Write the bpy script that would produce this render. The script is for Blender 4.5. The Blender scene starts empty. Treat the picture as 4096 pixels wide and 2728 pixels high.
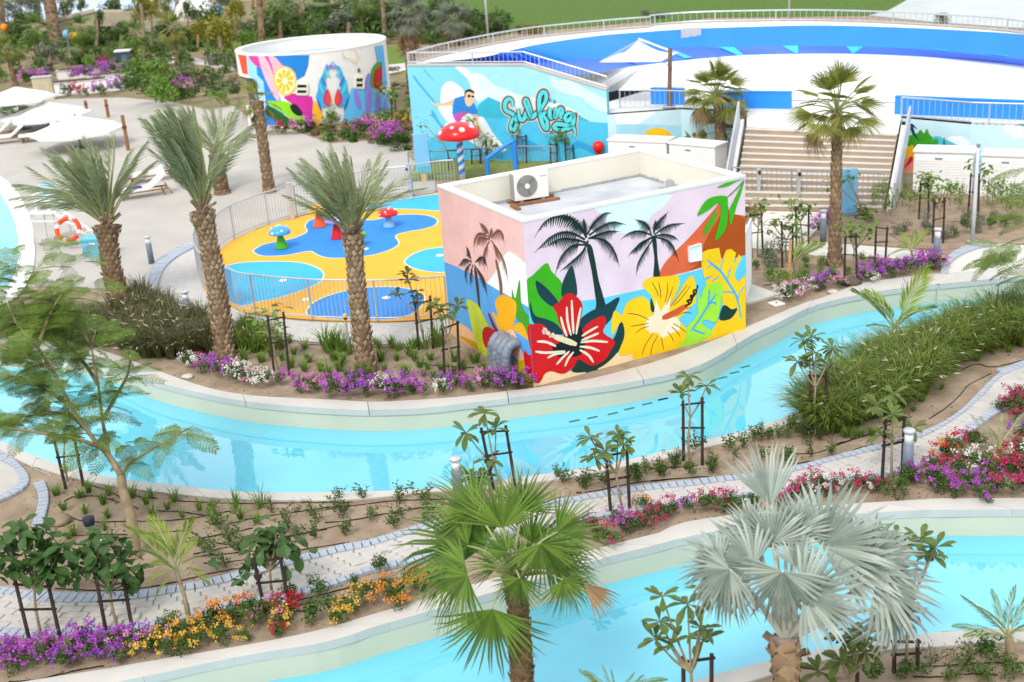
import bpy, math, random
from math import sin, cos, pi, radians, sqrt, atan2
from mathutils import Vector, Matrix, noise
from mathutils.geometry import tessellate_polygon

rnd = random.Random(7)
scene = bpy.context.scene
COL = scene.collection

# ---------------------------------------------------------------- camera, sky, sun, exposure
CAM_H = 11.2597
RX, UX, WX = Vector((0.99737173, -0.02525026, -0.06791212)), Vector((0.07245434, 0.34758301, 0.93484567)), Vector((0.0, 0.93730917, -0.34849896))
FPX = 4931.34            # focal length in pixels of the 4096 px wide photograph
CAM = Vector((0, 0, CAM_H))
cd = bpy.data.cameras.new("camera")
cam = bpy.data.objects.new("camera", cd)
COL.objects.link(cam)
m = Matrix((RX, UX, -WX)).transposed().to_4x4()
m.translation = CAM
cam.matrix_world = m
cd.sensor_width = 36.0
cd.lens = 36.0 * FPX / 4096.0
cd.clip_end = 1500
cd.clip_start = 0.5
cd.dof.use_dof = True
cd.dof.focus_distance = 25.0
cd.dof.aperture_fstop = 0.9
scene.camera = cam

SUN_EL, SUN_AZ = radians(52), radians(205)     # azimuth measured clockwise from +Y
world = bpy.data.worlds.new("World")
scene.world = world
world.use_nodes = True
nt = world.node_tree
sky = nt.nodes.new("ShaderNodeTexSky")
sky.sky_type = 'NISHITA'
sky.sun_disc = False
sky.sun_elevation = SUN_EL
sky.sun_rotation = SUN_AZ
sky.air_density = 1.0
sky.dust_density = 7.0
sky.ozone_density = 0.6
bg = nt.nodes["Background"]
bg.inputs[1].default_value = 0.115
# thin bright cloud over the whole sky, with paler and bluer stretches
tcw = nt.nodes.new("ShaderNodeTexCoord")
nzw = nt.nodes.new("ShaderNodeTexNoise")
nzw.inputs['Scale'].default_value = 2.6
nzw.inputs['Detail'].default_value = 5
mpw = nt.nodes.new("ShaderNodeMapping")
mpw.inputs['Scale'].default_value = (1, 1, 2.2)
nt.links.new(tcw.outputs['Generated'], mpw.inputs['Vector'])
nt.links.new(mpw.outputs['Vector'], nzw.inputs['Vector'])
mrw = nt.nodes.new("ShaderNodeMapRange")
mrw.inputs['From Min'].default_value = .36
mrw.inputs['From Max'].default_value = .56
mrw.inputs['To Min'].default_value = .45
nt.links.new(nzw.outputs['Fac'], mrw.inputs['Value'])
mxw = nt.nodes.new("ShaderNodeMix")
mxw.data_type = 'RGBA'
mxw.inputs[7].default_value = (9.6, 9.9, 10.3, 1)
nt.links.new(mrw.outputs[0], mxw.inputs[0])
nt.links.new(sky.outputs[0], mxw.inputs[6])
nt.links.new(mxw.outputs[2], bg.inputs[0])
sd = bpy.data.lights.new("sun", 'SUN')
sd.energy = 1.5
sd.angle = radians(14)
sd.color = (1.0, 0.96, 0.90)
sun = bpy.data.objects.new("sun", sd)
COL.objects.link(sun)
sdir = Vector((sin(SUN_AZ) * cos(SUN_EL), cos(SUN_AZ) * cos(SUN_EL), sin(SUN_EL)))
sun.rotation_euler = sdir.to_track_quat('Z', 'Y').to_euler()
sun.location = sdir * 60
vs = scene.view_settings
vs.view_transform = 'Standard'
vs.look = 'None'
vs.gamma = 1.0
vs.use_curve_mapping = False
vs.exposure = 0.34
scene.cycles.use_denoising = True
scene.cycles.max_bounces = 6
scene.cycles.transparent_max_bounces = 6
scene.cycles.caustics_reflective = False
scene.cycles.caustics_refractive = False

# ---------------------------------------------------------------- where things stand: points measured on the photograph, laid on real planes
CR = {'A': (0, 0, .46709), 'B': (900, 0, .46709), 'C': (1600, 50, .42463), 'E': (2400, 0, .72017), 'F': (0, 600, .46709),
      'G': (700, 600, .5102), 'M': (1650, 550, .6695), 'H': (2900, 600, .51024), 'I': (0, 1300, .59448), 'J': (1300, 1300, .59448),
      'K': (2600, 1200, .63768), 'L': (0, 1950, .59448), 'N': (1300, 1850, .59448), 'O': (2500, 1750, .67771), 'D': (0, 0, 1.74),
      'Z': (2700, 1000, .2551), 'Y': (1750, 1200, .2551), 'X': (1700, 580, .2551), 'P': (0, 0, 1.0)}


def ray(k, x, y):
    a, b, s = CR[k]
    X, Y = a + x * s, b + y * s
    return WX * FPX + RX * (X - 2048) - UX * (Y - 1364)


def G(k, x, y, z=0.0):
    d = ray(k, x, y)
    return CAM + d * ((z - CAM_H) / d.z)


def atd(k, x, y, ref, off=0.0):
    """the point at the forward distance of ref (+off metres)"""
    d = ray(k, x, y)
    return CAM + d * (((ref - CAM).dot(WX) + off) / d.dot(WX))


def W(k, x, y, p0, n):
    d = ray(k, x, y)
    return CAM + d * ((p0 - CAM).dot(n) / d.dot(n))


def parse(s):
    out = []
    for seg in s.split('|'):
        k, r = seg.split(':')
        for q in r.split():
            x, y = q.split(',')
            out.append((k.strip(), float(x), float(y)))
    return out


def GP(s, z=0.0):
    return [G(k, x, y, z) for k, x, y in parse(s)]


def smooth(P, per=6, closed=False):
    n = len(P)
    out = []
    rng = range(n) if closed else range(n - 1)
    for i in rng:
        if closed:
            a, b, c, d = P[(i - 1) % n], P[i], P[(i + 1) % n], P[(i + 2) % n]
        else:
            a, b, c, d = P[max(i - 1, 0)], P[i], P[i + 1], P[min(i + 2, n - 1)]
        for j in range(per):
            t = j / per
            out.append(b * 1.0 + (c - a) * (0.5 * t) + (a * 2 - b * 5 + c * 4 - d) * (0.5 * t * t) + (b * 3 - a - c * 3 + d) * (0.5 * t ** 3))
    if not closed:
        out.append(P[-1].copy())
    return out


def length(P):
    return sum((P[i + 1] - P[i]).length for i in range(len(P) - 1))


def resample(P, n):
    L = [0.0]
    for i in range(len(P) - 1):
        L.append(L[-1] + (P[i + 1] - P[i]).length)
    out, j = [], 0
    for i in range(n):
        t = L[-1] * i / (n - 1)
        while j < len(P) - 2 and L[j + 1] < t:
            j += 1
        d = L[j + 1] - L[j]
        out.append(P[j].lerp(P[j + 1], (t - L[j]) / d if d > 1e-9 else 0))
    return out


def extend(P, a=0.0, b=0.0):
    P = list(P)
    if a:
        P.insert(0, P[0] + (P[0] - P[1]).normalized() * a)
    if b:
        P.append(P[-1] + (P[-1] - P[-2]).normalized() * b)
    return P


# ---------------------------------------------------------------- mesh building
class MB:
    def __init__(s):
        s.v, s.f, s.mi, s.m = [], [], [], 0

    def add(s, vs, fs):
        o = len(s.v)
        s.v.extend(tuple(v) for v in vs)
        for f in fs:
            s.f.append(tuple(i + o for i in f))
            s.mi.append(s.m)
        return s

    def box(s, c, d, ax=None):
        c = Vector(c)
        X, Y, Z = ax if ax else (Vector((1, 0, 0)), Vector((0, 1, 0)), Vector((0, 0, 1)))
        vs = [c + X * (d[0] / 2 * i) + Y * (d[1] / 2 * j) + Z * (d[2] / 2 * k) for k in (-1, 1) for j in (-1, 1) for i in (-1, 1)]
        return s.add(vs, [(0, 2, 3, 1), (4, 5, 7, 6), (0, 1, 5, 4), (2, 6, 7, 3), (0, 4, 6, 2), (1, 3, 7, 5)])

    def bar(s, a, b, w, h=None, up=Vector((0, 0, 1))):
        a, b = Vector(a), Vector(b)
        X = (b - a)
        L = X.length
        X.normalize()
        Y = up.cross(X)
        if Y.length < 1e-4:
            Y = Vector((1, 0, 0)).cross(X)
        Y.normalize()
        return s.box((a + b) / 2, (L, w, h or w), (X, Y, X.cross(Y)))

    def tube(s, P, r, n=8, cap=True):
        P = [Vector(p) for p in P]
        R = r if isinstance(r, (list, tuple)) else [r] * len(P)
        vs, fs = [], []
        up = None
        for i, p in enumerate(P):
            t = (P[min(i + 1, len(P) - 1)] - P[max(i - 1, 0)]).normalized()
            if up is None:
                up = Vector((0, 0, 1)) if abs(t.z) < .9 else Vector((1, 0, 0))
            x = up.cross(t).normalized()
            y = t.cross(x)
            up = y
            for k in range(n):
                a = 2 * pi * k / n
                vs.append(p + (x * cos(a) + y * sin(a)) * R[i])
        for i in range(len(P) - 1):
            for k in range(n):
                k2 = (k + 1) % n
                fs.append((i * n + k, i * n + k2, (i + 1) * n + k2, (i + 1) * n + k))
        if cap:
            fs.append(tuple(range(n))[::-1])
            fs.append(tuple((len(P) - 1) * n + k for k in range(n)))
        return s.add(vs, fs)

    def lathe(s, prof, n=16, c=(0, 0, 0)):
        c = Vector(c)
        vs, fs = [], []
        for r, z in prof:
            for k in range(n):
                a = 2 * pi * k / n
                vs.append(c + Vector((r * cos(a), r * sin(a), z)))
        for i in range(len(prof) - 1):
            for k in range(n):
                k2 = (k + 1) % n
                fs.append((i * n + k, i * n + k2, (i + 1) * n + k2, (i + 1) * n + k))
        fs.append(tuple(range(n))[::-1])
        fs.append(tuple((len(prof) - 1) * n + k for k in range(n)))
        return s.add(vs, fs)

    def poly(s, P):
        P = [Vector(p) for p in P]
        return s.add(P, [tuple(t) for t in tessellate_polygon([P])])

    def strip(s, A, B):
        n = len(A)
        return s.add(list(A) + list(B), [(i, i + 1, n + i + 1, n + i) for i in range(n - 1)])

    def prism(s, P, z0, z1):
        """P: outline (x,y); walls and top"""
        n = len(P)
        lo = [Vector((p[0], p[1], z0)) for p in P]
        hi = [Vector((p[0], p[1], z1)) for p in P]
        s.add(lo + hi, [(i, (i + 1) % n, n + (i + 1) % n, n + i) for i in range(n)])
        return s.poly(hi)

    def mesh(s, name, mats, sm=False):
        me = bpy.data.meshes.new(name)
        me.from_pydata(s.v, [], s.f)
        for mt in (mats if isinstance(mats, (list, tuple)) else [mats]):
            me.materials.append(mt)
        if any(s.mi):
            me.polygons.foreach_set('material_index', s.mi)
        if sm:
            me.polygons.foreach_set('use_smooth', [True] * len(me.polygons))
        me.update()
        return me

    def build(s, name, mats, parent=None, sm=False, loc=None):
        return obj(name, s.mesh(name, mats, sm), parent, loc)


def obj(name, me, parent=None, loc=None, rot=None, sc=None):
    o = bpy.data.objects.new(name, me)
    COL.objects.link(o)
    if loc is not None:
        o.location = loc
    if rot is not None:
        o.rotation_euler = rot
    if sc is not None:
        o.scale = (sc, sc, sc) if isinstance(sc, (int, float)) else sc
    if parent:
        o.parent = parent
    return o


def objm(name, me, parent, M):
    o = bpy.data.objects.new(name, me)
    COL.objects.link(o)
    o.parent = parent
    o.matrix_basis = M
    return o


def tag(o, label=None, cat=None, group=None, kind=None):
    if label: o['label'] = label
    if cat: o['category'] = cat
    if group: o['group'] = group
    if kind: o['kind'] = kind
    return o


def thing(name, label, cat, loc=(0, 0, 0), group=None, rz=0.0, sc=1.0):
    o = bpy.data.objects.new(name, None)
    COL.objects.link(o)
    o.location = loc
    o.rotation_euler = (0, 0, rz)
    o.scale = (sc, sc, sc)
    return tag(o, label, cat, group)


def struct(name, mb, mats, sm=False):
    return tag(mb.build(name, mats, None, sm), kind='structure')


def frame(X, N):
    """rotation matrix with local x along X and local z near N"""
    X = X.normalized()
    Y = N.cross(X)
    if Y.length < 1e-4:
        Y = Vector((0.3, 1, 0.2)).cross(X)
    Y.normalize()
    Z = X.cross(Y)
    return Matrix((X, Y, Z)).transposed().to_4x4()


ORD = ['first', 'second', 'third', 'fourth', 'fifth', 'sixth', 'seventh', 'eighth', 'ninth', 'tenth', 'eleventh', 'twelfth', 'thirteenth',
       'fourteenth', 'fifteenth', 'sixteenth', 'seventeenth', 'eighteenth', 'nineteenth', 'twentieth']


LANDM = [('the feathery tree trunk', 'I', 915, 1570), ('the dark spotlight', 'L', 612, 295), ('the young feathery palm', 'L', 1280, 935), ('the path-side broad-leaved sapling', 'L', 1845, 795), ('the green fan palm', 'N', 700, 260),
         ('the pair of dark stakes', 'I', 455, 1050), ('the tall river-edge tufts', 'I', 1670, 1235), ('the path edge sapling', 'J', 2010, 1270), ('the three-tufted sapling', 'K', 250, 1022), ('the silver palm top', 'K', 800, 1000),
         ('the sapling at the grass end', 'K', 1040, 850), ('the bollard by crimson flowers', 'K', 1612, 1122), ('the second date palm', 'I', 1515, 205), ('the scaly third date palm', 'J', 280, 325), ('the yellow-capped stake', 'I', 2352, 190),
         ('the silver ducts', 'M', 540, 1400), ('the playground fence sapling', 'G', 1960, 1560), ('the sapling between date palms', 'I', 1870, 300), ('the hut wall sapling', 'M', 230, 1440), ('the path kerb bend', 'K', 1900, 700), ('the orange flowers', 'L', 1450, 920),
         ('the purple corner flowers', 'L', 400, 1180), ('the dark-leaved sapling', 'O', 1660, 1385), ('the spiky young palm', 'O', 2260, 1345), ('the tall palm trunk', 'H', 860, 905), ('the lamp pole', 'H', 1938, 725), ('the stairs', 'H', 1200, 450), ('the left cabinet saplings', 'H', 1620, 600), ('the yellow bed flowers', 'N', 220, 1000), ('the right frame edge', 'H', 2330, 480)]


def place_labels(desc, P):
    """one label each: the nearest landmark, then the order from the left there"""
    L = [(n, G(k, x, y)) for n, k, x, y in LANDM]
    by = {}
    for i, p in enumerate(P):
        by.setdefault(min(L, key=lambda q: (q[1] - p).length)[0], []).append(i)
    out = [None] * len(P)
    for n, ids in by.items():
        ids.sort(key=lambda i: (P[i] - CAM).dot(RX) / (P[i] - CAM).dot(WX))
        for j, i in enumerate(ids):
            out[i] = '%s beside %s' % (desc, n) if len(ids) == 1 else '%s, %s from the left beside %s' % (desc, ORD[min(j, 19)], n)
    return out


# ---------------------------------------------------------------- materials
def lin(h):
    h = h.lstrip('#')
    c = [int(h[i:i + 2], 16) / 255 for i in (0, 2, 4)]
    return tuple(x / 12.92 if x <= .04045 else ((x + .055) / 1.055) ** 2.4 for x in c)


MATS = {}


def mat(name, c, rough=.7, var=.12, scale=3.0, c2=None, bump=0.0, bscale=40.0, metal=0.0, spec=.3, coat=0.0, detail=4):
    """surface with noise-driven colour variation and fine relief"""
    if name in MATS:
        return MATS[name]
    if isinstance(c, str): c = lin(c)
    if isinstance(c2, str): c2 = lin(c2)
    m = bpy.data.materials.new(name)
    m.use_nodes = True
    nt = m.node_tree
    N, L = nt.nodes, nt.links
    b = N["Principled BSDF"]
    b.inputs['Roughness'].default_value = rough
    b.inputs['Metallic'].default_value = metal
    b.inputs['Specular IOR Level'].default_value = spec
    b.inputs['Coat Weight'].default_value = coat
    tc = N.new("ShaderNodeTexCoord")
    nz = N.new("ShaderNodeTexNoise")
    nz.inputs['Scale'].default_value = scale
    nz.inputs['Detail'].default_value = detail
    L.new(tc.outputs['Object'], nz.inputs['Vector'])
    rp = N.new("ShaderNodeValToRGB")
    rp.color_ramp.elements[0].position = .32
    rp.color_ramp.elements[1].position = .68
    a = c2 if c2 else tuple(x * (1 - var) for x in c)
    rp.color_ramp.elements[0].color = (*a, 1)
    rp.color_ramp.elements[1].color = (*[min(1, x * (1 + (0 if c2 else var * .6))) for x in c], 1)
    L.new(nz.outputs['Fac'], rp.inputs['Fac'])
    L.new(rp.outputs['Color'], b.inputs['Base Color'])
    if bump:
        n2 = N.new("ShaderNodeTexNoise")
        n2.inputs['Scale'].default_value = bscale
        n2.inputs['Detail'].default_value = 3
        L.new(tc.outputs['Object'], n2.inputs['Vector'])
        bp = N.new("ShaderNodeBump")
        bp.inputs['Strength'].default_value = bump
        bp.inputs['Distance'].default_value = .02
        L.new(n2.outputs['Fac'], bp.inputs['Height'])
        L.new(bp.outputs['Normal'], b.inputs['Normal'])
    MATS[name] = m
    return m


def leafmat(name, c1, c2, trans=.25, rough=.5, spec=.35):
    """leaves: each island its own shade between c1 and c2, light passing through"""
    if name in MATS:
        return MATS[name]
    if isinstance(c1, str): c1 = lin(c1)
    if isinstance(c2, str): c2 = lin(c2)
    m = bpy.data.materials.new(name)
    m.use_nodes = True
    nt = m.node_tree
    N, L = nt.nodes, nt.links
    b = N["Principled BSDF"]
    b.inputs['Roughness'].default_value = rough
    b.inputs['Specular IOR Level'].default_value = spec
    ge = N.new("ShaderNodeNewGeometry")
    oi = N.new("ShaderNodeObjectInfo")
    tc = N.new("ShaderNodeTexCoord")
    nz = N.new("ShaderNodeTexNoise")
    nz.inputs['Scale'].default_value = 2.3
    L.new(tc.outputs['Object'], nz.inputs['Vector'])
    ad = N.new("ShaderNodeMath"); ad.operation = 'ADD'
    L.new(ge.outputs['Random Per Island'], ad.inputs[0])
    L.new(nz.outputs['Fac'], ad.inputs[1])
    a2 = N.new("ShaderNodeMath"); a2.operation = 'MULTIPLY_ADD'
    L.new(oi.outputs['Random'], a2.inputs[0])
    a2.inputs[1].default_value = .4
    L.new(ad.outputs[0], a2.inputs[2])
    mr = N.new("ShaderNodeMapRange")
    mr.inputs['From Min'].default_value = .35
    mr.inputs['From Max'].default_value = 1.75
    L.new(a2.outputs[0], mr.inputs['Value'])
    mx = N.new("ShaderNodeMix"); mx.data_type = 'RGBA'
    mx.inputs[6].default_value = (*c1, 1)
    mx.inputs[7].default_value = (*c2, 1)
    L.new(mr.outputs[0], mx.inputs[0])
    L.new(mx.outputs[2], b.inputs['Base Color'])
    tr = N.new("ShaderNodeBsdfTranslucent")
    L.new(mx.outputs[2], tr.inputs['Color'])
    ms = N.new("ShaderNodeMixShader")
    ms.inputs[0].default_value = trans
    L.new(b.outputs[0], ms.inputs[1])
    L.new(tr.outputs[0], ms.inputs[2])
    L.new(ms.outputs[0], N["Material Output"].inputs['Surface'])
    MATS[name] = m
    return m


def watermat(name, c, c2, ior=1.38, bump=.02, scale=1.2):
    m = mat(name, c, rough=.02, c2=c2, scale=.25, spec=.5)
    nt = m.node_tree
    N, L = nt.nodes, nt.links
    b = N["Principled BSDF"]
    b.inputs['IOR'].default_value = ior
    tc = N["Texture Coordinate"]
    nz = N.new("ShaderNodeTexNoise")
    nz.inputs['Scale'].default_value = scale
    nz.inputs['Detail'].default_value = 2
    L.new(tc.outputs['Object'], nz.inputs['Vector'])
    bp = N.new("ShaderNodeBump")
    bp.inputs['Strength'].default_value = bump
    bp.inputs['Distance'].default_value = .1
    L.new(nz.outputs['Fac'], bp.inputs['Height'])
    L.new(bp.outputs['Normal'], b.inputs['Normal'])
    return m


M_SAND = mat('sand', (.365, .285, .205), .95, scale=1.9, c2=(.235, .175, .122), bump=.8, bscale=16, detail=9)
M_DECK = mat('deck_concrete', (.47, .445, .405), .8, scale=.5, c2=(.40, .38, .35), detail=8, bump=.1, bscale=30)
M_PATH = mat('path_bed', (.46, .42, .37), .9)
M_PAVER = mat('paver_stone', (.52, .495, .465), .8, scale=2.0, c2=(.43, .41, .385), bump=.15, bscale=40)
M_KERB = mat('kerb_stone', (.30, .35, .43), .8, scale=4.0, c2=(.44, .48, .54), bump=.2, bscale=30)
M_COPE = mat('coping_concrete', (.55, .53, .49), .7, scale=.9, c2=(.48, .465, .44), bump=.08, bscale=30)
M_CREAM = mat('pool_wall', (.62, .585, .45), .5, scale=.7, c2=(.56, .545, .43))
M_FLOOR = mat('pool_floor', (.3, .65, .72), .6)
M_WATER = watermat('river_water', (.15, .58, .73), (.11, .52, .69), 2.0, .045)
M_LAKE = watermat('lagoon_water', (.16, .36, .60), (.20, .40, .62), 1.12, .2, .6)
M_LAKE2 = watermat('lake_water', (.26, .31, .30), (.36, .40, .38), 1.2, .5, .35)
M_WHITE = mat('white_paint', (.80, .80, .78), .5, var=.05)
M_CREAMW = mat('cream_paint', (.74, .72, .62), .6, var=.06, scale=.8)
M_STEEL = mat('galvanised_steel', (.52, .54, .58), .4, metal=.35, var=.08)
M_GREYST = mat('grey_paint', (.25, .27, .31), .5, var=.05)
M_DARKWOOD = mat('dark_stake', (.018, .013, .010), .7, scale=6, c2=(.05, .032, .02), bump=.3)
M_WOOD = mat('teak', (.32, .16, .07), .6, scale=6, c2=(.22, .10, .045))
M_BARK = mat('bark', (.30, .22, .15), .9, scale=5, c2=(.17, .12, .08), bump=.6, bscale=25)
M_BARKP = mat('palm_bark', (.21, .13, .075), .9, scale=7, c2=(.09, .055, .035), bump=.7, bscale=20)
M_SCALED = leafmat('palm_scale_dark', (.05, .032, .018), (.19, .125, .075), trans=0, rough=.9, spec=.1)
M_SCALE = leafmat('palm_scale', (.09, .055, .03), (.30, .21, .13), trans=0, rough=.9, spec=.1)
M_SCALE2 = leafmat('palm_scale_pale', (.13, .085, .05), (.42, .32, .21), trans=0, rough=.9, spec=.1)
M_HOSE = mat('hose_rubber', (.012, .012, .014), .5)
M_BLACK = mat('black', (.012, .012, .013), .5)
M_STEM = mat('young_stem', (.30, .24, .15), .8, scale=8, c2=(.20, .16, .09))

L_DATE = leafmat('date_leaf', (.095, .14, .065), (.36, .42, .24), .25)
L_FAN = leafmat('fan_leaf_green', (.022, .070, .008), (.20, .32, .05), .35, .38, .5)
L_FANW = leafmat('fan_leaf_wash', (0.048, 0.078, 0.011), (0.324, 0.342, 0.072), .35)
L_SILV = leafmat('fan_leaf_silver', (.11, .155, .125), (.44, .50, .44), .15)
L_ARECA = leafmat('areca_leaf', (0.063, 0.133, 0.010), (0.324, 0.414, 0.054), .4)
L_BROWN = leafmat('dry_leaf', (.20, .12, .05), (.38, .25, .12), .2)
L_PET = leafmat('petiole', (.20, .24, .07), (.40, .42, .20), .1)
L_PETS = leafmat('petiole_silver', (.42, .42, .36), (.60, .60, .54), .1)
L_PLUM = leafmat('rosette_leaf', (0.030, 0.060, 0.009), (0.170, 0.230, 0.051), .3)
L_BROAD = leafmat('broad_leaf', (0.014, 0.052, 0.014), (0.072, 0.152, 0.032), .25)
L_FEATH = leafmat('feathery_leaf', (.05, .12, .018), (.31, .42, .08), .45)
L_SHRUB = leafmat('shrub_leaf', (0.018, 0.054, 0.009), (0.098, 0.180, 0.026), .3)
L_TUFT = leafmat('tuft_leaf', (0.056, 0.140, 0.014), (0.200, 0.336, 0.048), .35)
L_GRASS = leafmat('grass_blade', (.035, .075, .008), (.25, .33, .06), .35)
L_GRASSD = leafmat('grass_blade_dark', (.025, .035, .010), (.16, .16, .06), .3)
L_SEED = leafmat('grass_seed', (.45, .36, .24), (.72, .64, .50), .3)
L_OLIVE = leafmat('olive_leaf', (0.066, 0.090, 0.060), (0.216, 0.248, 0.168), .2)
L_TREE = leafmat('tree_leaf', (0.014, 0.039, 0.007), (0.096, 0.160, 0.024), .25)
L_YELL = leafmat('yellow_leaf', (0.112, 0.119, 0.008), (0.360, 0.342, 0.036), .35)
L_RUST = leafmat('rust_leaf', (.10, .05, .03), (.22, .14, .07), .25)
BLOOM = {'magenta': leafmat('bloom_magenta', (.30, .02, .35), (.62, .14, .62), .3), 'purple': leafmat('bloom_purple', (.24, .03, .42), (.55, .16, .66), .3),
         'crimson': leafmat('bloom_crimson', (.38, .012, .05), (.62, .05, .22), .3), 'white': leafmat('bloom_white', (.72, .70, .62), (.88, .88, .84), .3),
         'orange': leafmat('bloom_orange', (.66, .20, .02), (.80, .40, .08), .3), 'yellow': leafmat('bloom_yellow', (.66, .36, .02), (.85, .60, .10), .3),
         'pink': leafmat('bloom_pink', (.60, .18, .40), (.82, .45, .58), .3), 'red': leafmat('bloom_red', (.42, .006, .02), (.62, .025, .05), .3)}


def paintm(h):
    return mat('paint_' + h, h, .55, var=.08, scale=1.8, spec=.3, bump=.12, bscale=60, detail=8)
# ================================================================ the setting
WZ = -0.52       # water level


def inview(p, mx=120):
    d = Vector(p) - CAM
    w = d.dot(WX)
    if w < 1: return False
    X, Y = 2048 + FPX * d.dot(RX) / w, 1364 - FPX * d.dot(UX) / w
    return -mx < X < 4096 + mx and -mx < Y < 2728 + mx


F1 = smooth(extend(GP("I:0,75 300,105 560,148 690,178 870,240 1000,290 1200,365 1400,430 1600,470 1800,490 2000,500 2300,514|J:300,525 560,515 900,490 1200,455 1450,425|M:1100,1440 1560,1310 1990,1140|H:388,1303 608,1213 784,1158 1040,1060 1300,1017 1550,987 1750,970 2060,950 2344,925"), 25, 30))
F2 = smooth(extend(GP("I:0,165 300,185 560,215 780,275 1000,370 1300,450 1600,510 1900,545 2300,572|J:400,575 700,560 1000,525 1450,470 1700,440|M:1300,1465 1700,1370|H:208,1458 388,1374 608,1264 784,1199 1050,1140 1300,1098 1600,1062 2000,1025 2344,990"), 25, 30))
N1 = smooth(extend(GP("I:0,790 150,860 400,950 700,1030 900,1060 1170,1090 1500,1125 1800,1140 2355,1135|J:700,1112 1100,1065 1600,1000 1880,955 2100,905 2355,845|K:300,900 600,830 870,740 975,700 1200,590 1500,400 1900,220 2346,120"), 25, 30))
N2 = smooth(extend(GP("I:0,860 200,950 400,1010 600,1060 850,1105 1170,1145 1500,1175 2000,1190 2355,1185|J:700,1135 1100,1100 1600,1045 1900,985 2150,935 2355,895|K:300,945 600,870 870,790 1000,740 1250,620 1550,430 1920,250 2346,150"), 25, 30))
LF1 = smooth(extend(GP("L:250,1305 600,1250 1000,1180 1400,1115 1800,1045 2110,980 2300,928|N:300,1040 640,940 1000,830 1400,715 1850,585 2100,520 2300,468|O:300,520 560,475 800,445 1100,415 1400,395 1620,382 1900,368 2355,366"), 20, 20))
LF2 = smooth(extend(GP("L:850,1305 1400,1190 1800,1115 2120,1065 2350,1005|N:300,1125 700,1010 1100,890 1500,770 1900,645 2200,570|O:300,610 560,555 800,515 1100,478 1400,455 1650,440 1900,432 2355,430"), 20, 20))
LN1 = smooth(extend(GP("O:-500,1760 0,1590 530,1420 870,1330 1240,1250 1600,1195 1800,1170 2100,1150 2355,1138"), 15, 15))
LN2 = smooth(extend(GP("O:-300,1790 220,1610 750,1443 1030,1365 1280,1300 1580,1260 1900,1240 2100,1225 2355,1213"), 15, 15))


def mid(A, B):
    n = max(len(A), len(B)) * 2
    return [(a + b) / 2 for a, b in zip(resample(A, n), resample(B, n))]


mA, mN, mL, mC = mid(F1, F2), mid(N1, N2), mid(LF1, LF2), mid(LN1, LN2)


def fill_to(P, yend):
    """sheet from a bank line to a far line: bank kept left to right"""
    Q = [P[0]]
    for p in P[1:]:
        if p.x > Q[-1].x + .01: Q.append(p)
    z = Q[0].z
    Q = [Vector((-700, Q[0].y, z))] + Q + [Vector((500, Q[-1].y, z))]
    return MB().strip(Q, [Vector((p.x, yend, z)) for p in Q])


struct('ground', fill_to(mA, 1100), M_SAND)
nb = 300


def yat(P, x):
    for a, b in zip(P, P[1:]):
        if min(a.x, b.x) <= x <= max(a.x, b.x) and abs(b.x - a.x) > 1e-6:
            return a.y + (b.y - a.y) * (x - a.x) / (b.x - a.x)
    return P[0].y if x < P[0].x else P[-1].y


xa, xb = max(mN[0].x, mL[0].x), min(mN[-1].x, mL[-1].x)
bA = [Vector((xa + (xb - xa) * i / (nb - 1), yat(mN, xa + (xb - xa) * i / (nb - 1)), 0)) for i in range(nb)]
bB = [Vector((p.x, yat(mL, p.x), 0)) for p in bA]
sb = MB()
for j in range(4):
    sb.strip([p.lerp(q, j / 4) for p, q in zip(bA, bB)], [p.lerp(q, (j + 1) / 4) for p, q in zip(bA, bB)])
struct('sand_bed', sb, M_SAND)
struct('sand_bank', fill_to(mC, -12), M_SAND)
struct('river_floor', MB().box((0, 20, -1.45), (200, 160, .1)), M_FLOOR)


def coping(name, outer, inner, seg, top=.035):
    base = MB()
    n = max(2, int(length(outer) / .4))
    o_, i_ = resample(outer, n), resample(inner, n)
    dn = Vector((0, 0, -1.4))
    base.strip([p + Vector((0, 0, -.11)) for p in i_], [p + dn for p in i_])
    wall = struct(name, base, M_CREAM)
    k = max(1, int(length(outer) / seg))
    N = k * 8 + 1
    o_, i_ = resample(outer, N), resample(inner, N)
    for j in range(k):
        P = [o_[j * 8 + q].copy() for q in range(9)]
        Q = [i_[j * 8 + q].copy() for q in range(9)]
        if not any(inview(p, 300) for p in (P[0], P[8], Q[4])):
            continue
        for S in (P, Q):
            S[0] = S[0].lerp(S[1], .02)
            S[8] = S[8].lerp(S[7], .02)
        cen = sum((p for p in P), Vector()) / 9
        Q = [q + (q - p).normalized() * .03 for p, q in zip(P, Q)]
        ring = [p - cen for p in P] + [q - cen for q in Q[::-1]]
        s = MB().prism(ring, -.12, top + rnd.uniform(-.004, .004))
        s.build('coping_slab', M_COPE, wall, loc=cen)
    return wall


def sheet(P, z):
    return [Vector((p.x, p.y, z)) for p in P]


coping('river_wall', F1, F2, 3.2)
coping('river_wall', N1[::-1] and N2, N1, 3.2)
coping('river_wall', LF1, LF2, 2.6)
coping('river_wall', LN2, LN1, 2.6)


cen = [Vector((p.x, p.y, WZ)) for p in [(a + b) / 2 for a, b in zip(bA, bB)]]
rw = struct('river_water', fill_to(cen, 62), M_WATER)
for k, x, y in parse("J:1678,645 1800,622 1937,595 2047,563 2168,530 2276,498|K:80,622 455,487 530,455 597,418"):
    p = G(k, x, y, WZ + .004)
    obj('drain_slot', MB().box((0, 0, 0), (.26, .07, .004)).mesh('drain_slot', mat('drain_green', (.05, .14, .12), .4)), rw, p, (0, 0, .35))
struct('lower_river_water', fill_to(cen, -12), M_WATER)

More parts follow.
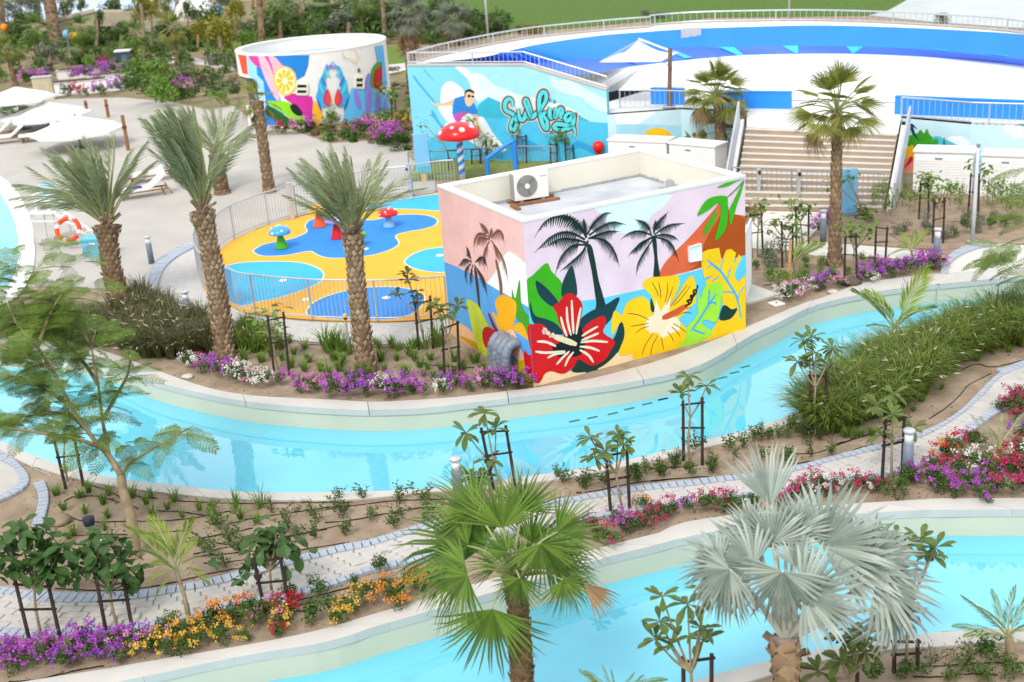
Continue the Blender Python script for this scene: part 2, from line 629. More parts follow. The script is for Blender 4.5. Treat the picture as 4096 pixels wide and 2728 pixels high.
# ---- the paved path between the rivers
KU1 = smooth(extend(GP("L:0,680 200,715 400,735 650,740 900,725 1080,700 1270,670 1500,610 1660,570 1900,505 2300,408|N:300,540 560,460 800,395 1200,325 1600,265 1900,205 2200,165|K:300,1140 550,1115 820,1080 1200,980 1450,910 1700,840 1900,740 2050,600 2150,500 2250,430 2346,395"), 8, 10))
KU2 = smooth(extend(GP("L:0,725 300,765 700,770 1050,735 1300,690 1600,630 1900,545 2300,442|N:300,575 560,495 800,430 1200,355 1600,285 1950,225 2200,190|K:300,1170 500,1140 820,1105 1200,1005 1500,930 1750,850 1950,730 2100,600 2180,510 2280,450 2346,425"), 8, 10))
KL1 = smooth(extend(GP("L:0,955 200,970 400,970 700,955 1000,915 1400,830 1700,765 2030,690 2300,612|N:300,712 550,655 900,560 1300,460 1600,405 1900,350 2200,300|K:200,1275 500,1235 900,1180 1150,1135 1450,1090 1690,1020 1850,930 2000,800 2150,690 2346,565"), 8, 10))
KL2 = smooth(extend(GP("L:0,1015 250,1020 500,1005 800,985 1050,945 1400,865 1700,800 2030,735 2300,655|N:300,752 560,695 900,600 1300,490 1600,432 1900,375 2200,325|K:200,1300 500,1262 900,1208 1150,1162 1450,1118 1690,1050 1880,955 2030,825 2180,715 2346,600"), 8, 10))
n = 160
path = struct('path', MB().strip(sheet(resample(KU1, n), .006), sheet(resample(KL2, n), .006)), M_PATH)


def unit_stone(bev):
    s = MB()
    b = bev
    s.add([(-.5, -.5, 0), (.5, -.5, 0), (.5, .5, 0), (-.5, .5, 0), (-.5 + b, -.5 + b, 1), (.5 - b, -.5 + b, 1), (.5 - b, .5 - b, 1), (-.5 + b, .5 - b, 1)],
          [(0, 1, 5, 4), (1, 2, 6, 5), (2, 3, 7, 6), (3, 0, 4, 7), (4, 5, 6, 7)])
    return s


def lay(parent, name, items, m, limit, mats=None):
    """items: (centre, tangent, length, width, height); nearest ones are objects, the rest one part"""
    items = [it for it in items if inview(it[0], 60)]
    items.sort(key=lambda it: (it[0] - CAM).length)
    u = unit_stone(.03)
    me = u.mesh(name, m)
    rest = MB()
    for i, (c, t, l, w, h) in enumerate(items):
        a = atan2(t.y, t.x)
        if i < limit:
            obj(name, me, parent, c, (rnd.uniform(-.006, .006), rnd.uniform(-.006, .006), a + rnd.uniform(-.012, .012)), (l, w, h))
        else:
            M = Matrix.Translation(c) @ Matrix.Rotation(a, 4, 'Z') @ Matrix.Diagonal((l, w, h, 1))
            rest.add([M @ Vector(v) for v in u.v], u.f)
    if rest.v:
        tag(rest.build('%s_field' % name, m, parent), kind='stuff')


def pave(parent, A, B, pl, pw, limit, z):
    L = (length(A) + length(B)) / 2
    nx = int(L / pl)
    a, b = resample(A, nx * 2 + 1), resample(B, nx * 2 + 1)
    items = []
    for i in range(nx):
        wd = (b[2 * i] - a[2 * i]).length
        ny = max(1, int(round(wd / pw)))
        for j in range(ny):
            sh = j % 2
            k = min(2 * i + sh, 2 * nx - 1)
            p, q = a[k].lerp(a[min(k + 1, 2 * nx)], .5), b[k].lerp(b[min(k + 1, 2 * nx)], .5)
            t = (a[min(k + 1, 2 * nx)] - a[max(k - 1, 0)]).normalized()
            c = p.lerp(q, (j + .5) / ny)
            lw = (a[k] - a[k - 1 if k else 1]).length * (1 - (j + .5) / ny) + (b[k] - b[k - 1 if k else 1]).length * (j + .5) / ny
            items.append((Vector((c.x, c.y, z)), t, lw * 2 - .014, wd / ny - .014, .03 + rnd.uniform(-.004, .004)))
    lay(parent, 'paver', items, M_PAVER, limit, z)


def kerbs(parent, A, B, pitch, limit, z):
    n = int((length(A) + length(B)) / 2 / pitch)
    a, b = resample(A, n + 1), resample(B, n + 1)
    items = []
    for i in range(n):
        p, q = (a[i] + a[i + 1]) / 2, (b[i] + b[i + 1]) / 2
        c = (p + q) / 2
        w = ((a[i + 1] - a[i]).length + (b[i + 1] - b[i]).length) / 2
        items.append((Vector((c.x, c.y, z)), (a[i + 1] - a[i]).normalized(), w - .014, (q - p).length - .01, .055 + rnd.uniform(-.006, .006)))
    lay(parent, 'kerb_stone', items, M_KERB, limit, z)


pave(path, KU2, KL1, .40, .20, 300, .008)
kerbs(path, KU1, KU2, .16, 190, .008)
kerbs(path, KL1, KL2, .16, 105, .008)

# ---- the round end of another path, at the water on the left
c1 = smooth(extend(GP("I:0,865 100,930 180,1000 200,1060 150,1120 0,1195"), 1.2, 2.5))
c2 = smooth(extend(GP("I:0,912 80,950 128,1012 130,1065 85,1115 0,1160"), 1.2, 2.5))
side = struct('side_path', MB().poly(sheet(c1, .006)), M_PATH)
kerbs(side, c1, c2, .17, 60, .008)
pl = MB().poly(sheet(c2, .03))
tag(pl.build('path_surface', M_PAVER, side))
s1, s2 = smooth(GP("I:225,1070 255,1130 262,1200 245,1270 215,1365")), smooth(GP("I:300,1065 325,1130 328,1200 312,1280 290,1365"))
kb = struct('edge_strip', MB().strip(sheet(resample(s1, 20), .005), sheet(resample(s2, 20), .005)), M_PATH)
kerbs(kb, s1, s2, .17, 40, .006)

# ---- decks and walks on the far bank
dk = GP("F:-600,1180 300,1170 900,1190 1100,1225 1290,1240 1300,1100 1340,1000 1450,900 1640,800|G:200,700 340,790 640,620 940,525 1080,495 1600,385 1860,365 2040,335 2040,240 1840,60|B:1560,1330 1600,1250 1300,1200 900,1230 560,1110 300,1080 60,900|A:1800,950 1500,880 1050,835 480,850 300,870 -700,900")
struct('deck', MB().poly(sheet(dk, .012)), M_DECK)
wk1 = smooth(GP("F:1290,1240 1300,1100 1340,1000 1450,900 1640,800"))
wk = wk1 + GP("G:135,690 180,960 230,1100 390,1210 560,1290 800,1325 1000,1345 1200,1355 1640,1360 1900,1350 2140,1325 2150,1440 1900,1520 1400,1530 830,1490 450,1330 100,1290")
walk = struct('walkway', MB().poly(sheet(wk, .018)), mat('walk_stone', (.55, .53, .50), .85, scale=6, c2=(.46, .45, .44)))
w2 = smooth(GP("F:1345,1245 1352,1110 1390,1020 1490,930 1645,840"))
kerbs(walk, wk1, w2, .25, 80, .02)
for s_ in ("H:150,600 330,480 760,490 740,600 640,715 1000,745 1640,795 1650,870 1000,835 700,830 520,790 160,770", "H:1690,880 1850,790 2080,740 2344,725 2500,730 2500,910 2344,925 2060,945 1750,970 1700,985"):
    struct('walkway', MB().poly(sheet(GP(s_), .01)), mat('pale_walk', (.64, .62, .57), .8, scale=3, c2=(.57, .55, .51)))
ke = smooth(GP("H:1690,985 1700,900 1760,830 1900,760 2080,738")), smooth(GP("H:1752,978 1760,915 1830,845 1950,790 2080,757"))
kw = struct('edge_strip', MB().strip(sheet(resample(ke[0], 20), .014), sheet(resample(ke[1], 20), .014)), M_PATH)
kerbs(kw, ke[0], ke[1], .2, 60, .015)
# retaining edge under the stairs and the raised bed at the right
struct('walkway', MB().poly(sheet(GP("H:150,440 1230,445 1230,480 150,470"), .013)), mat('tan_walk', (.46, .35, .23), .9))
struct('planting_bed', MB().poly(sheet(GP("H:1090,520 1380,470 2344,480 2600,500 2600,720 2060,735 1700,790 1000,735"), .012)), mat('bed_soil', (.33, .25, .18), .95, scale=2.5, c2=(.24, .175, .125), bump=.5, bscale=12))
# ---- paths and lawns far behind
struct('garden_bed', MB().poly(sheet(GP("A:-400,300 600,230 1400,190 1880,170 1930,20 2800,-40 3500,-40 3500,330|B:1560,480 1560,1300 1400,1260 900,1235 560,1120 300,1090 60,900|A:1780,930 1500,870 1050,832 480,845 300,862 -700,890"), .009)), mat('bed_mulch', (.17, .16, .065), .95, scale=.9, c2=(.27, .20, .13), bump=.5, bscale=8))
struct('lawn', MB().poly(sheet(GP("A:1380,470 1640,420 2060,470 2200,560|B:300,620 1380,620 1560,620 1560,400 1340,400 700,300 200,330|A:1640,300 900,250 -300,300 -300,420 900,440"), .01)), mat('lawn_grass', (.13, .21, .03), .95, scale=4, c2=(.09, .16, .02), bump=.6, bscale=60))
struct('far_path', MB().poly(sheet(GP("A:1350,500 1600,480 2010,580 2020,610 1560,530 1350,560"), .02)), mat('far_walk', (.58, .52, .54), .85))
struct('far_path', MB().poly(sheet(GP("B:1380,560 1560,540 1560,600 1390,640"), .022)), MATS['far_walk'])
struct('far_path', MB().poly(sheet(GP("A:400,740 640,690 1060,700 1060,770 800,800 450,830"), .016)), MATS['far_walk'])
struct('lagoon', MB().poly(sheet(GP("A:-800,180 100,190 450,165 900,130 1300,120 1900,140 1900,40 1300,-30 600,10 300,20 -800,60"), .03)), M_LAKE)
struct('lagoon', MB().poly(sheet(GP("E:1490,88 1600,60 1700,5 1740,-60 3000,-60 3000,260 2355,160 1850,125"), .03)), M_LAKE2)
hill = struct('grass_field', MB().poly(sheet(GP("C:60,300 780,250 1100,190 1600,150 2355,80|E:300,135 600,100 1480,88 1600,60 1700,5 1740,-60 0,-60 -400,-60 -900,-60|C:60,-60"), .025)), mat('field_grass', (.10, .19, .022), .95, scale=3.5, c2=(.045, .095, .010), bump=1.0, bscale=24, detail=9))

# ---- playground floor
fy = smooth(GP("G:340,800 440,718 640,628 790,575 940,535 1080,508 1300,462 1600,395|G:1860,372 2060,340")) + GP("G:2300,330 2500,700 2400,1290 2140,1318") + smooth(GP("G:1900,1338 1640,1350 1200,1342 1000,1330 800,1312 560,1280 480,1245 380,1195 290,1150 230,1090 190,1010 185,930 230,860"))
play = struct('play_surface', MB().poly(sheet(fy, .022)), mat('rubber_yellow', '#F2AE38', .8, var=.05, scale=2, bump=.2, bscale=120))
BLU, CYA, EDG = mat('rubber_blue', '#2F86D8', .75, var=.06, scale=1.5, bump=.2, bscale=120), mat('rubber_cyan', '#3FB2E2', .75, var=.06, scale=1.5, bump=.2, bscale=120), mat('rubber_edge', '#EADFC6', .8)


def blob(s, m, z=.026, closed=True):
    P = smooth(GP(s), 6, True)
    c = sum(P, Vector()) / len(P)
    ed = []
    for i, p in enumerate(P):
        t = (P[(i + 1) % len(P)] - P[i - 1]).normalized()
        nn = Vector((t.y, -t.x, 0))
        ed.append((p, nn))
    area = sum(P[i - 1].x * p.y - p.x * P[i - 1].y for i, p in enumerate(P))
    sg = 1 if area > 0 else -1
    e = MB()
    A = [p + nn * sg * .045 for p, nn in ed]
    A.append(A[0]); Q = P + [P[0]]
    e.strip(sheet(Q, z), sheet(A, z))
    f = MB().poly(sheet(P, z)).build('blue_patch', m, play)
    e.build('patch_edge', EDG, f)


blob("G:620,800 650,770 720,740 900,705 1000,670 1040,640 1025,600 1060,555 1150,530 1220,520 1350,520 1440,535 1500,555 1580,550 1700,520 1850,510 1980,520 2050,550 2040,590 1960,620 1850,640 1760,660 1725,685 1750,725 1740,755 1650,800 1500,835 1300,852 1180,845 1110,820 1070,798 1000,805 900,825 800,835 680,832", BLU)
blob("G:400,925 425,910 520,890 700,880 900,882 1030,900 1120,935 1160,975 1150,1020 1100,1060 950,1120 800,1165 650,1195 550,1225 440,1190 390,1080", CYA)
blob("G:1805,880 1840,840 1920,800 2030,775 2200,770 2300,800 2300,930 2120,962 2000,958 1900,940 1830,910", CYA)
blob("G:1040,1270 1080,1210 1200,1150 1370,1105 1500,1085 1700,1080 1850,1100 1940,1140 1950,1190 1900,1260 1800,1310 1650,1335 1200,1325 1060,1300", BLU)
blob("G:1420,460 1500,425 1700,400 1880,375 2060,350 2200,345 2220,470 2060,480 1900,470 1650,462 1500,465", CYA)
for x, y in ((1655, 1157), (1025, 1172), (2075, 826), (1490, 775), (845, 1022), (1140, 595)):
    c = G('G', x, y, .03)
    MB().lathe([(.13, 0), (.12, .012), (.05, .02)], 12).build('spray_nozzle', M_WHITE, play, loc=c)

# ---- round pool at the far left
rp = smooth(GP("F:-700,150 -200,170 0,230 150,370 250,560 285,720 300,900 260,1100 100,1300 -300,1400 -800,1300"), 6, True)
ri = smooth(GP("F:-650,300 -300,290 -60,330 40,440 110,580 150,730 160,900 120,1080 20,1200 -300,1260 -700,1200"), 6, True)
struct('pool_rim', MB().poly(sheet(rp, .05)), mat('white_tile', (.80, .80, .77), .4, var=.04))
struct('pool_water', MB().poly(sheet(ri, .056)), M_WATER)
# ================================================================ painted walls: flat print on real walls
class Wall:
    """a vertical wall face: origin, run direction, width, height; paint lies on it in layers"""

    def __init__(s, o, X, w, h, parent):
        s.o, s.X, s.w, s.h, s.parent = Vector(o), Vector(X).normalized(), w, h, parent
        s.Z = Vector((0, 0, 1))
        s.n = s.X.cross(s.Z)
        if s.n.dot(CAM - s.o) < 0: s.n = -s.n
        s.k = 0

    def uv(s, k, x, y):
        p = W(k, x, y, s.o, s.n) - s.o
        return Vector((p.dot(s.X), p.z, 0))

    def at(s, q, off):
        return s.o + s.X * q[0] + s.Z * q[1] + s.n * off

    def clip(s, P):
        for ax, lim, sg in ((0, 0.0, 1), (0, s.w, -1), (1, 0.0, 1), (1, s.h, -1)):
            out = []
            for i in range(len(P)):
                a, b = P[i - 1], P[i]
                ia, ib = (a[ax] - lim) * sg >= 0, (b[ax] - lim) * sg >= 0
                if ia != ib:
                    t = (lim - a[ax]) / (b[ax] - a[ax])
                    out.append(a.lerp(b, t))
                if ib: out.append(b)
            P = out
            if not P: return P
        return P

    def paint(s, name, pts, col, sm=True, parent=None, lift=None):
        s.k += 1
        P = [s.uv(*q) for q in parse(pts)]
        if sm: P = smooth(P, 5, True)
        P = s.clip(P)
        Q = []
        for p in P:
            if not Q or (p - Q[-1]).length > 1e-4: Q.append(p)
        if len(Q) < 3: return None
        off = .0004 * s.k if lift is None else lift
        tris = tessellate_polygon([Q])
        b = MB().add([s.at(q, off) for q in Q], [tuple(t) for t in tris])
        o = b.build(name, paintm(col), parent or s.parent)
        return o

    def strokes(s, name, lines, w, col, parent=None):
        s.k += 1
        b = MB()
        for ln in lines.split(';'):
            P = smooth([s.uv(*q) for q in parse(ln)], 6)
            L = []
            for i, p in enumerate(P):
                t = (P[min(i + 1, len(P) - 1)] - P[max(i - 1, 0)]).normalized()
                e = .35 + .65 * min(1, 3 * min(i, len(P) - 1 - i) / len(P) + .3)
                nn = Vector((-t.y, t.x, 0)) * (w / 2 * e)
                L.append((p + nn, p - nn))
            off = .0004 * s.k
            b.strip([s.at(a, off) for a, _ in L], [s.at(c, off) for _, c in L])
        return b.build(name, paintm(col), parent or s.parent)

    def palm(s, col, trunk, fronds, tooth, parent=None):
        """a painted palm: trunk outline and fronds with hanging teeth"""
        o = s.paint('painted_palm', trunk, col, True)
        s.k += 1
        b = MB()
        off = .0004 * s.k
        for fi, fr in enumerate(fronds.split(';')):
            P = smooth([s.uv(*q) for q in parse(fr)], 10)
            P = resample(P, 26)
            n = len(P)
            for i in range(n - 1):
                t = i / (n - 1)
                wd = tooth * .18 * (1 - t) + .012
                p, q = P[i], P[i + 1]
                d = (q - p).normalized()
                nn = Vector((-d.y, d.x, 0))
                z = off + .00004 * fi
                b.add([s.at(p + nn * wd * .4, z), s.at(q + nn * wd * .4, z), s.at(q - nn * wd * .4, z), s.at(p - nn * wd * .4, z)], [(0, 1, 2, 3)])
                if t > .12:
                    for sg in (1, -1):
                        ln = tooth * sin(pi * min(1, .12 + t * .95)) * rnd.uniform(.7, 1.1) * (1 if nn.y * sg < 0 else .35)
                        dr = (nn * sg * .7 + d * .45 + Vector((0, -.45, 0))).normalized()
                        e = p + dr * ln
                        b.add([s.at(p, z), s.at(q, z), s.at(e, z)], [(0, 1, 2)])
        b.build('painted_frond', paintm(col), o)
        return o


YAW = 0.46275
BA, BB = Vector((cos(YAW), sin(YAW), 0)), Vector((-sin(YAW), cos(YAW), 0))
B0 = Vector((0.4363, 27.0536, 0))
BW, BD, BH = 6.2695, 4.621, 4.08
hut = thing('mural_building', 'flat-roofed hut with hibiscus and palm murals standing at the river bend', 'building', B0)
HM = Matrix((BA, BB, Vector((0, 0, 1)))).transposed()


def hb(mb, x0, x1, y0, y1, z0, z1):
    return mb.box(BA * ((x0 + x1) / 2) + BB * ((y0 + y1) / 2) + Vector((0, 0, (z0 + z1) / 2)), (x1 - x0, y1 - y0, z1 - z0), (BA, BB, Vector((0, 0, 1))))


T = .20
wl = MB()
hb(wl, 0, BW, 0, T, -.3, BH - .05); hb(wl, 0, BW, BD - T, BD, -.3, BH - .05)
hb(wl, 0, T, T, BD - T, -.3, BH - .05); hb(wl, BW - T, BW, T, BD - T, -.3, BH - .05)
wl.build('wall', M_CREAMW, hut)
cp = MB()
e = .012
hb(cp, -e, BW + e, -e, T + e, BH - .05, BH + .01); hb(cp, -e, BW + e, BD - T - e, BD + e, BH - .05, BH + .01)
hb(cp, -e, T + e, T + e, BD - T - e, BH - .05, BH + .01); hb(cp, BW - T - e, BW + e, T + e, BD - T - e, BH - .05, BH + .01)
cp.build('parapet_cap', M_WHITE, hut)
hb(MB(), T, BW - T, T, BD - T, BH - .95, BH - .74).build('roof', mat('roof_screed', (.56, .58, .62), .75, scale=1.1, c2=(.40, .42, .46), bump=.3, bscale=6), hut)
rs = MB()
for (x0, y0, x1, y1) in ((T, BD - T, BW - T, BD - T), (BW - T, T, BW - T, BD - T)):
    for q in range(14):
        t = q / 14
        x, y = x0 + (x1 - x0) * t, y0 + (y1 - y0) * t
        hb(rs, x - (.05 if x0 == x1 else 0), x + (0 if x0 == x1 else (x1 - x0) / 14 - .01), y - (.05 if y0 == y1 else 0), y + (0 if y0 == y1 else (y1 - y0) / 14 - .01), BH - .74, BH - .70 + rnd.uniform(0, .05))
rs.build('roof_upstand', mat('felt', (.36, .38, .40), .9, scale=5), hut)

fr = Wall((0, 0, 0), BA, BW, BH - .055, hut)
fr.o = B0.copy()
lf = Wall(B0, BB, BD, BH - .055, hut)
for wobj in (fr, lf):           # paint objects are children of the hut: local coordinates
    wobj.at = (lambda q, off, s=wobj: s.X * q[0] + s.Z * q[1] + s.n * off)
GRN, DRK, NAVY, YEL, SEA, LIME, RED, CRM = '#3CAF14', '#10332F', '#0F3C46', '#FBCD10', '#5FCDF0', '#A5E63C', '#D4101C', '#EFE3C8'
fr.k = 0
fr.paint('painted_ground', "M:600,480 2050,200 2050,1200 700,1560", '#E9D3E2', False)
fr.paint('painted_cloud', "M:1105,400 1520,340 1515,390 1490,420 1440,455 1410,500 1395,560 1290,575 1190,555 1150,500 1130,460", '#DDF6FF')
fr.paint('painted_sea', "M:600,1010 690,1006 1010,975 1090,968 1380,906 1500,845 1730,785 2050,668 2050,1200 700,1560 600,1500", SEA, False)
fr.paint('painted_beach', "M:600,1420 760,1390 900,1400 1060,1390 1200,1300 1300,1250 1600,1260 1760,1190 2060,1080 2060,1200 700,1580", '#F7DFB4', False)
hl = fr.paint('painted_hill', "M:1475,832 1500,760 1560,690 1600,650 1660,590 1740,500 1800,430 1835,385 1860,380 1890,470 1940,460 2040,500 2040,672 1720,778 1600,812", '#E0673F')
fr.paint('painted_hill_shade', "M:1660,795 1725,735 1740,640 1780,560 1830,480 1878,400 1900,475 1925,458 1985,482 2040,520 2040,675 1860,730", '#B04E0C', parent=hut)
fr.palm(DRK, "M:1040,650 1068,645 1088,720 1112,850 1137,940 1165,1060 1120,1090 1080,1080 1097,1000 1090,940 1070,800",
        "M:1040,590 960,490 880,467 790,505 728,600;M:1030,610 930,565 830,592 728,690;M:1035,640 950,650 885,720 852,820;M:1045,580 1080,515 1145,455 1195,452;M:1055,585 1130,532 1200,506 1275,520;M:1065,600 1150,615 1210,690 1236,775;M:1040,580 1030,530 1022,480;M:1040,600 990,520 930,480 870,480;M:1040,630 970,610 870,610 790,660;M:1050,605 1110,580 1180,560 1240,560;M:1050,615 1010,690 930,760 880,800", .32)
fr.palm(DRK, "M:1430,600 1455,600 1464,720 1478,835 1440,838 1444,720",
        "M:1432,585 1360,560 1295,570 1242,612;M:1430,600 1370,630 1310,680 1290,715;M:1435,610 1380,690 1345,760 1337,825;M:1425,575 1395,515 1325,488;M:1440,575 1465,510 1530,442;M:1445,580 1530,525 1628,512;M:1450,595 1530,620 1570,680 1590,742;M:1440,565 1452,490;M:1440,590 1400,610 1350,640 1320,700;M:1445,590 1500,580 1560,590 1590,620", .24)
fr.paint('painted_leaf', "M:680,860 720,820 800,750 832,800 892,870 897,960 872,1000 900,1130 870,1140 760,1080 700,1040 680,960", GRN)
fr.paint('painted_leaf', "M:735,855 785,885 835,935 872,990 842,1012 790,980 750,930", NAVY)
fr.paint('painted_leaf', "M:703,982 730,1060 800,1085 860,1115 900,1175 820,1165 735,1120 705,1060", NAVY)
fr.paint('painted_leaf', "M:950,765 972,830 982,940 930,965 893,950 890,890 915,820", '#13413F')
fr.paint('painted_leaf', "M:1235,953 1210,1030 1165,1110 1080,1165 990,1155 1000,1090 1060,1040 1150,1000", NAVY)
fr.paint('painted_leaf', "M:1245,1095 1266,1160 1240,1260 1150,1355 1050,1397 950,1395 1000,1300 1100,1290 1200,1200", '#0F3B36')
fr.paint('painted_leaf', "M:1028,1432 1050,1380 1105,1375 1085,1424", '#0F3B36')
hib = fr.paint('painted_hibiscus', "M:660,1140 720,1115 780,1118 830,1165 900,1190 872,1100 860,1050 838,1010 870,985 910,940 950,932 1000,970 1016,1020 1000,1100 1000,1155 1060,1100 1140,1065 1156,1110 1140,1165 1207,1215 1190,1260 1150,1325 1080,1362 1030,1345 990,1325 960,1372 900,1412 830,1397 790,1412 770,1450 740,1467 660,1420", RED)
fr.paint('painted_heart', "M:835,1250 880,1222 905,1190 945,1170 1000,1130 1020,1180 1032,1250 1012,1290 960,1312 930,1290 880,1312 850,1292", '#0A1A22', parent=hut)
fr.strokes('painted_stripe', "M:885,1070 900,1130 922,1188;M:920,1010 926,1100 947,1182;M:950,970 955,1080 962,1172;M:1005,1015 990,1090 977,1176;M:1107,1128 1050,1160 1010,1187;M:1112,1168 1060,1190 1008,1212;M:1167,1222 1080,1215 1003,1224;M:1117,1275 1060,1255 998,1248;M:1080,1343 1050,1300 998,1268;M:743,1218 800,1222 857,1247;M:733,1278 800,1285 912,1276;M:806,1316 850,1295 912,1285;M:860,1356 900,1310 937,1276;M:910,1367 930,1320 962,1280", .062, CRM, hut)
fr.strokes('painted_stamen', "M:845,1188 900,1207 980,1237", .14, '#E8DDAE', hut)
fr.strokes('painted_stamen', "M:780,1135 800,1150 780,1170 812,1162 822,1190 838,1170 850,1200 868,1182 880,1210 895,1195;M:778,1150 795,1165 830,1185 850,1195;M:790,1138 778,1158 795,1166", .045, CRM, hut)
yh = fr.paint('painted_hibiscus', "M:1190,1180 1195,1060 1215,1035 1250,1060 1272,1000 1312,965 1372,950 1412,982 1430,1048 1440,1020 1428,950 1380,895 1380,860 1430,835 1500,830 1582,825 1592,880 1562,960 1532,1010 1572,960 1622,870 1662,825 1682,842 1692,900 1690,980 1652,1020 1602,1070 1592,1092 1642,1150 1652,1200 1602,1262 1540,1302 1420,1352 1330,1347 1312,1292 1262,1302 1232,1282 1266,1182 1247,1100", YEL)
fr.paint('painted_leaf', "M:1425,960 1440,1000 1455,1045 1425,1035 1420,1000", '#0F3B36')
fr.paint('painted_heart', "M:1385,1135 1400,1080 1440,1060 1452,965 1480,1040 1540,950 1532,1040 1570,1060 1600,1110 1597,1150 1550,1165 1490,1202 1460,1165 1420,1170", '#F6E8C8', False, parent=hut)
fr.strokes('painted_line', "M:1430,865 1455,910 1468,950;M:1468,860 1480,920 1482,965;M:1522,865 1520,930 1505,985;M:1555,890 1535,950 1515,1000;M:1285,1050 1350,1060 1412,1090;M:1300,1128 1350,1120 1410,1110;M:1330,1170 1370,1140 1412,1128;M:1370,1300 1390,1240 1440,1165;M:1420,1320 1430,1250 1465,1180;M:1500,1270 1490,1220 1485,1190;M:1560,1220 1540,1180 1520,1160;M:1635,1165 1590,1130 1555,1110;M:1670,1050 1620,1045 1560,1075;M:1665,1015 1620,1025 1570,1060;M:1600,1190 1570,1150 1545,1130;M:1540,1010 1580,960 1640,880;M:1555,1005 1600,965 1660,885", .022, '#8A4A14', hut)
fr.strokes('painted_stamen', "M:1490,1078 1560,1050 1640,1000", .17, '#D2562A', hut)
fr.strokes('painted_stamen', "M:1625,1012 1650,990 1640,975 1665,965 1660,945 1680,940 1678,915 1700,905 1700,880;M:1640,1005 1662,985 1672,955 1690,930 1705,885", .06, '#3A140C', hut)
mo = fr.paint('painted_monstera', "M:1720,690 1762,670 1830,658 1843,722 1852,722 1872,672 1902,665 1932,690 1915,745 1925,745 1948,697 1972,722 1977,780 1937,850 1945,862 2050,760 2050,1200 1850,1192 1735,1242 1762,1190 1782,1160 1832,1080 1852,1000 1846,880 1762,902 1747,862 1792,822 1742,838 1725,762", YEL, False)
fr.paint('painted_gap', "M:1928,840 1922,812 1950,745 1980,705 2040,690 2040,760 1968,800 1940,850", SEA)
fr.strokes('painted_vein', "M:1757,730 1800,765 1840,800 1882,862 1922,925 1942,975 1962,1082", .07, '#4BB4DC', hut)
fr.strokes('painted_vein', "M:1788,758 1758,780;M:1838,788 1850,745 1858,715;M:1832,830 1785,858;M:1878,855 1888,810 1905,770;M:1922,930 1880,920 1845,925;M:1942,975 1955,925 1985,885", .04, '#4BB4DC', hut)
fr.paint('painted_leaf', "M:1700,900 1718,965 1750,885 1845,872 1845,960 1822,1085 1800,1102 1745,1088 1730,1115 1792,1165 1732,1212 1550,1298 1622,1210 1640,1130 1702,1050", LIME)
fr.strokes('painted_vein', "M:1660,1158 1715,1082 1760,1010 1815,930", .06, '#3CA8E6', hut)
fr.strokes('painted_vein', "M:1765,1000 1770,945 1772,905;M:1765,988 1800,985 1812,1000;M:1672,1142 1705,1160 1745,1172", .05, '#3CA8E6', hut)
fr.paint('painted_seed', "M:1850,1010 1872,1003 1905,1025 1937,1018 1927,1050 1892,1085 1832,1087", '#0C3A30')
fr.paint('painted_leaf', "M:1818,300 1872,270 1980,247 1932,264 1880,290", GRN)
fr.paint('painted_leaf', "M:1980,252 1962,330 1937,400 1900,522 1890,440 1920,370", GRN)
fr.paint('painted_leaf', "M:1700,467 1740,390 1790,355 1872,350 1882,400 1882,470 1862,560 1805,612 1837,480 1830,392 1770,430", GRN)
fr.paint('painted_leaf', "M:1812,430 1802,500 1738,588 1745,540", GRN)
fr.strokes('painted_stem', "M:1978,256 1930,310 1875,360", .03, '#2E7A18', hut)
wn = fr.paint('window', "M:1645,655 1718,632 1721,728 1650,741", '#E6F8FF', False, lift=.028)
wf = [fr.uv(*q) for q in parse("M:1645,655 1718,632 1721,728 1650,741")]
b = MB()
for i in range(4):
    p, q = fr.at(wf[i], .028), fr.at(wf[(i + 1) % 4], .028)
    b.bar(p, q, .025, .06, up=fr.n)
b.build('window_frame', M_WHITE, wn)

PK = '#F4C2BC'
lf.k = 0
lf.paint('painted_ground', "M:60,200 700,450 780,1600 150,1400", PK, False)
lf.paint('painted_hill', "M:440,900 490,810 560,690 605,695 660,740 720,800 760,1050 600,970", '#FBF6F4')
lf.paint('painted_sea', "M:100,715 190,742 270,775 380,830 500,905 620,970 720,1030 800,1600 100,1500", '#5AA8EA', False)
lf.paint('painted_beach', "M:100,1060 250,1092 330,1135 440,1255 560,1390 640,1480 700,1590 100,1500", '#E9B884', False)
lf.paint('painted_sand', "M:280,1185 360,1215 420,1260 490,1340 420,1290 340,1240", '#C8951F')
lf.palm('#8A5A48', "M:495,740 508,740 535,860 538,940 524,940 515,850", "M:465,600 400,572 368,620 372,690;M:470,600 510,557 540,575 549,645;M:460,620 425,700 432,800;M:475,620 530,700 560,780 570,870;M:460,595 440,545 396,506;M:462,600 470,560 478,538;M:465,610 400,600 385,660;M:470,615 500,660 520,740", .30)
lf.palm('#3E3436', "M:368,790 382,790 398,900 410,1080 402,1080 386,940", "M:355,745 310,728 275,772;M:350,755 315,800 335,890;M:368,760 410,820 440,930;M:375,745 425,715 452,792;M:350,740 340,690 318,645;M:362,760 345,830 355,900;M:372,765 430,850 448,960", .26)
lf.paint('painted_leaf', "M:325,970 390,1000 430,1080 480,1180 500,1290 440,1352 400,1280 362,1160 340,1060", '#C8D628')
lf.strokes('painted_vein', "M:350,1010 390,1080 420,1180 440,1260", .05, '#9FC4C0', hut)
lf.paint('painted_leaf', "M:595,905 615,960 640,848 652,990 690,1060 760,1120 760,1300 640,1115 600,1000", '#46A01E')
lf.paint('painted_hibiscus', "M:495,985 530,940 600,965 622,1010 602,1130 562,1165 642,1105 682,1162 692,1240 642,1292 560,1252 510,1130 475,1042 510,1062", '#FDB414')
lf.paint('painted_heart', "M:560,1170 602,1150 640,1240 668,1335 620,1322 578,1262", '#F9C8A8')
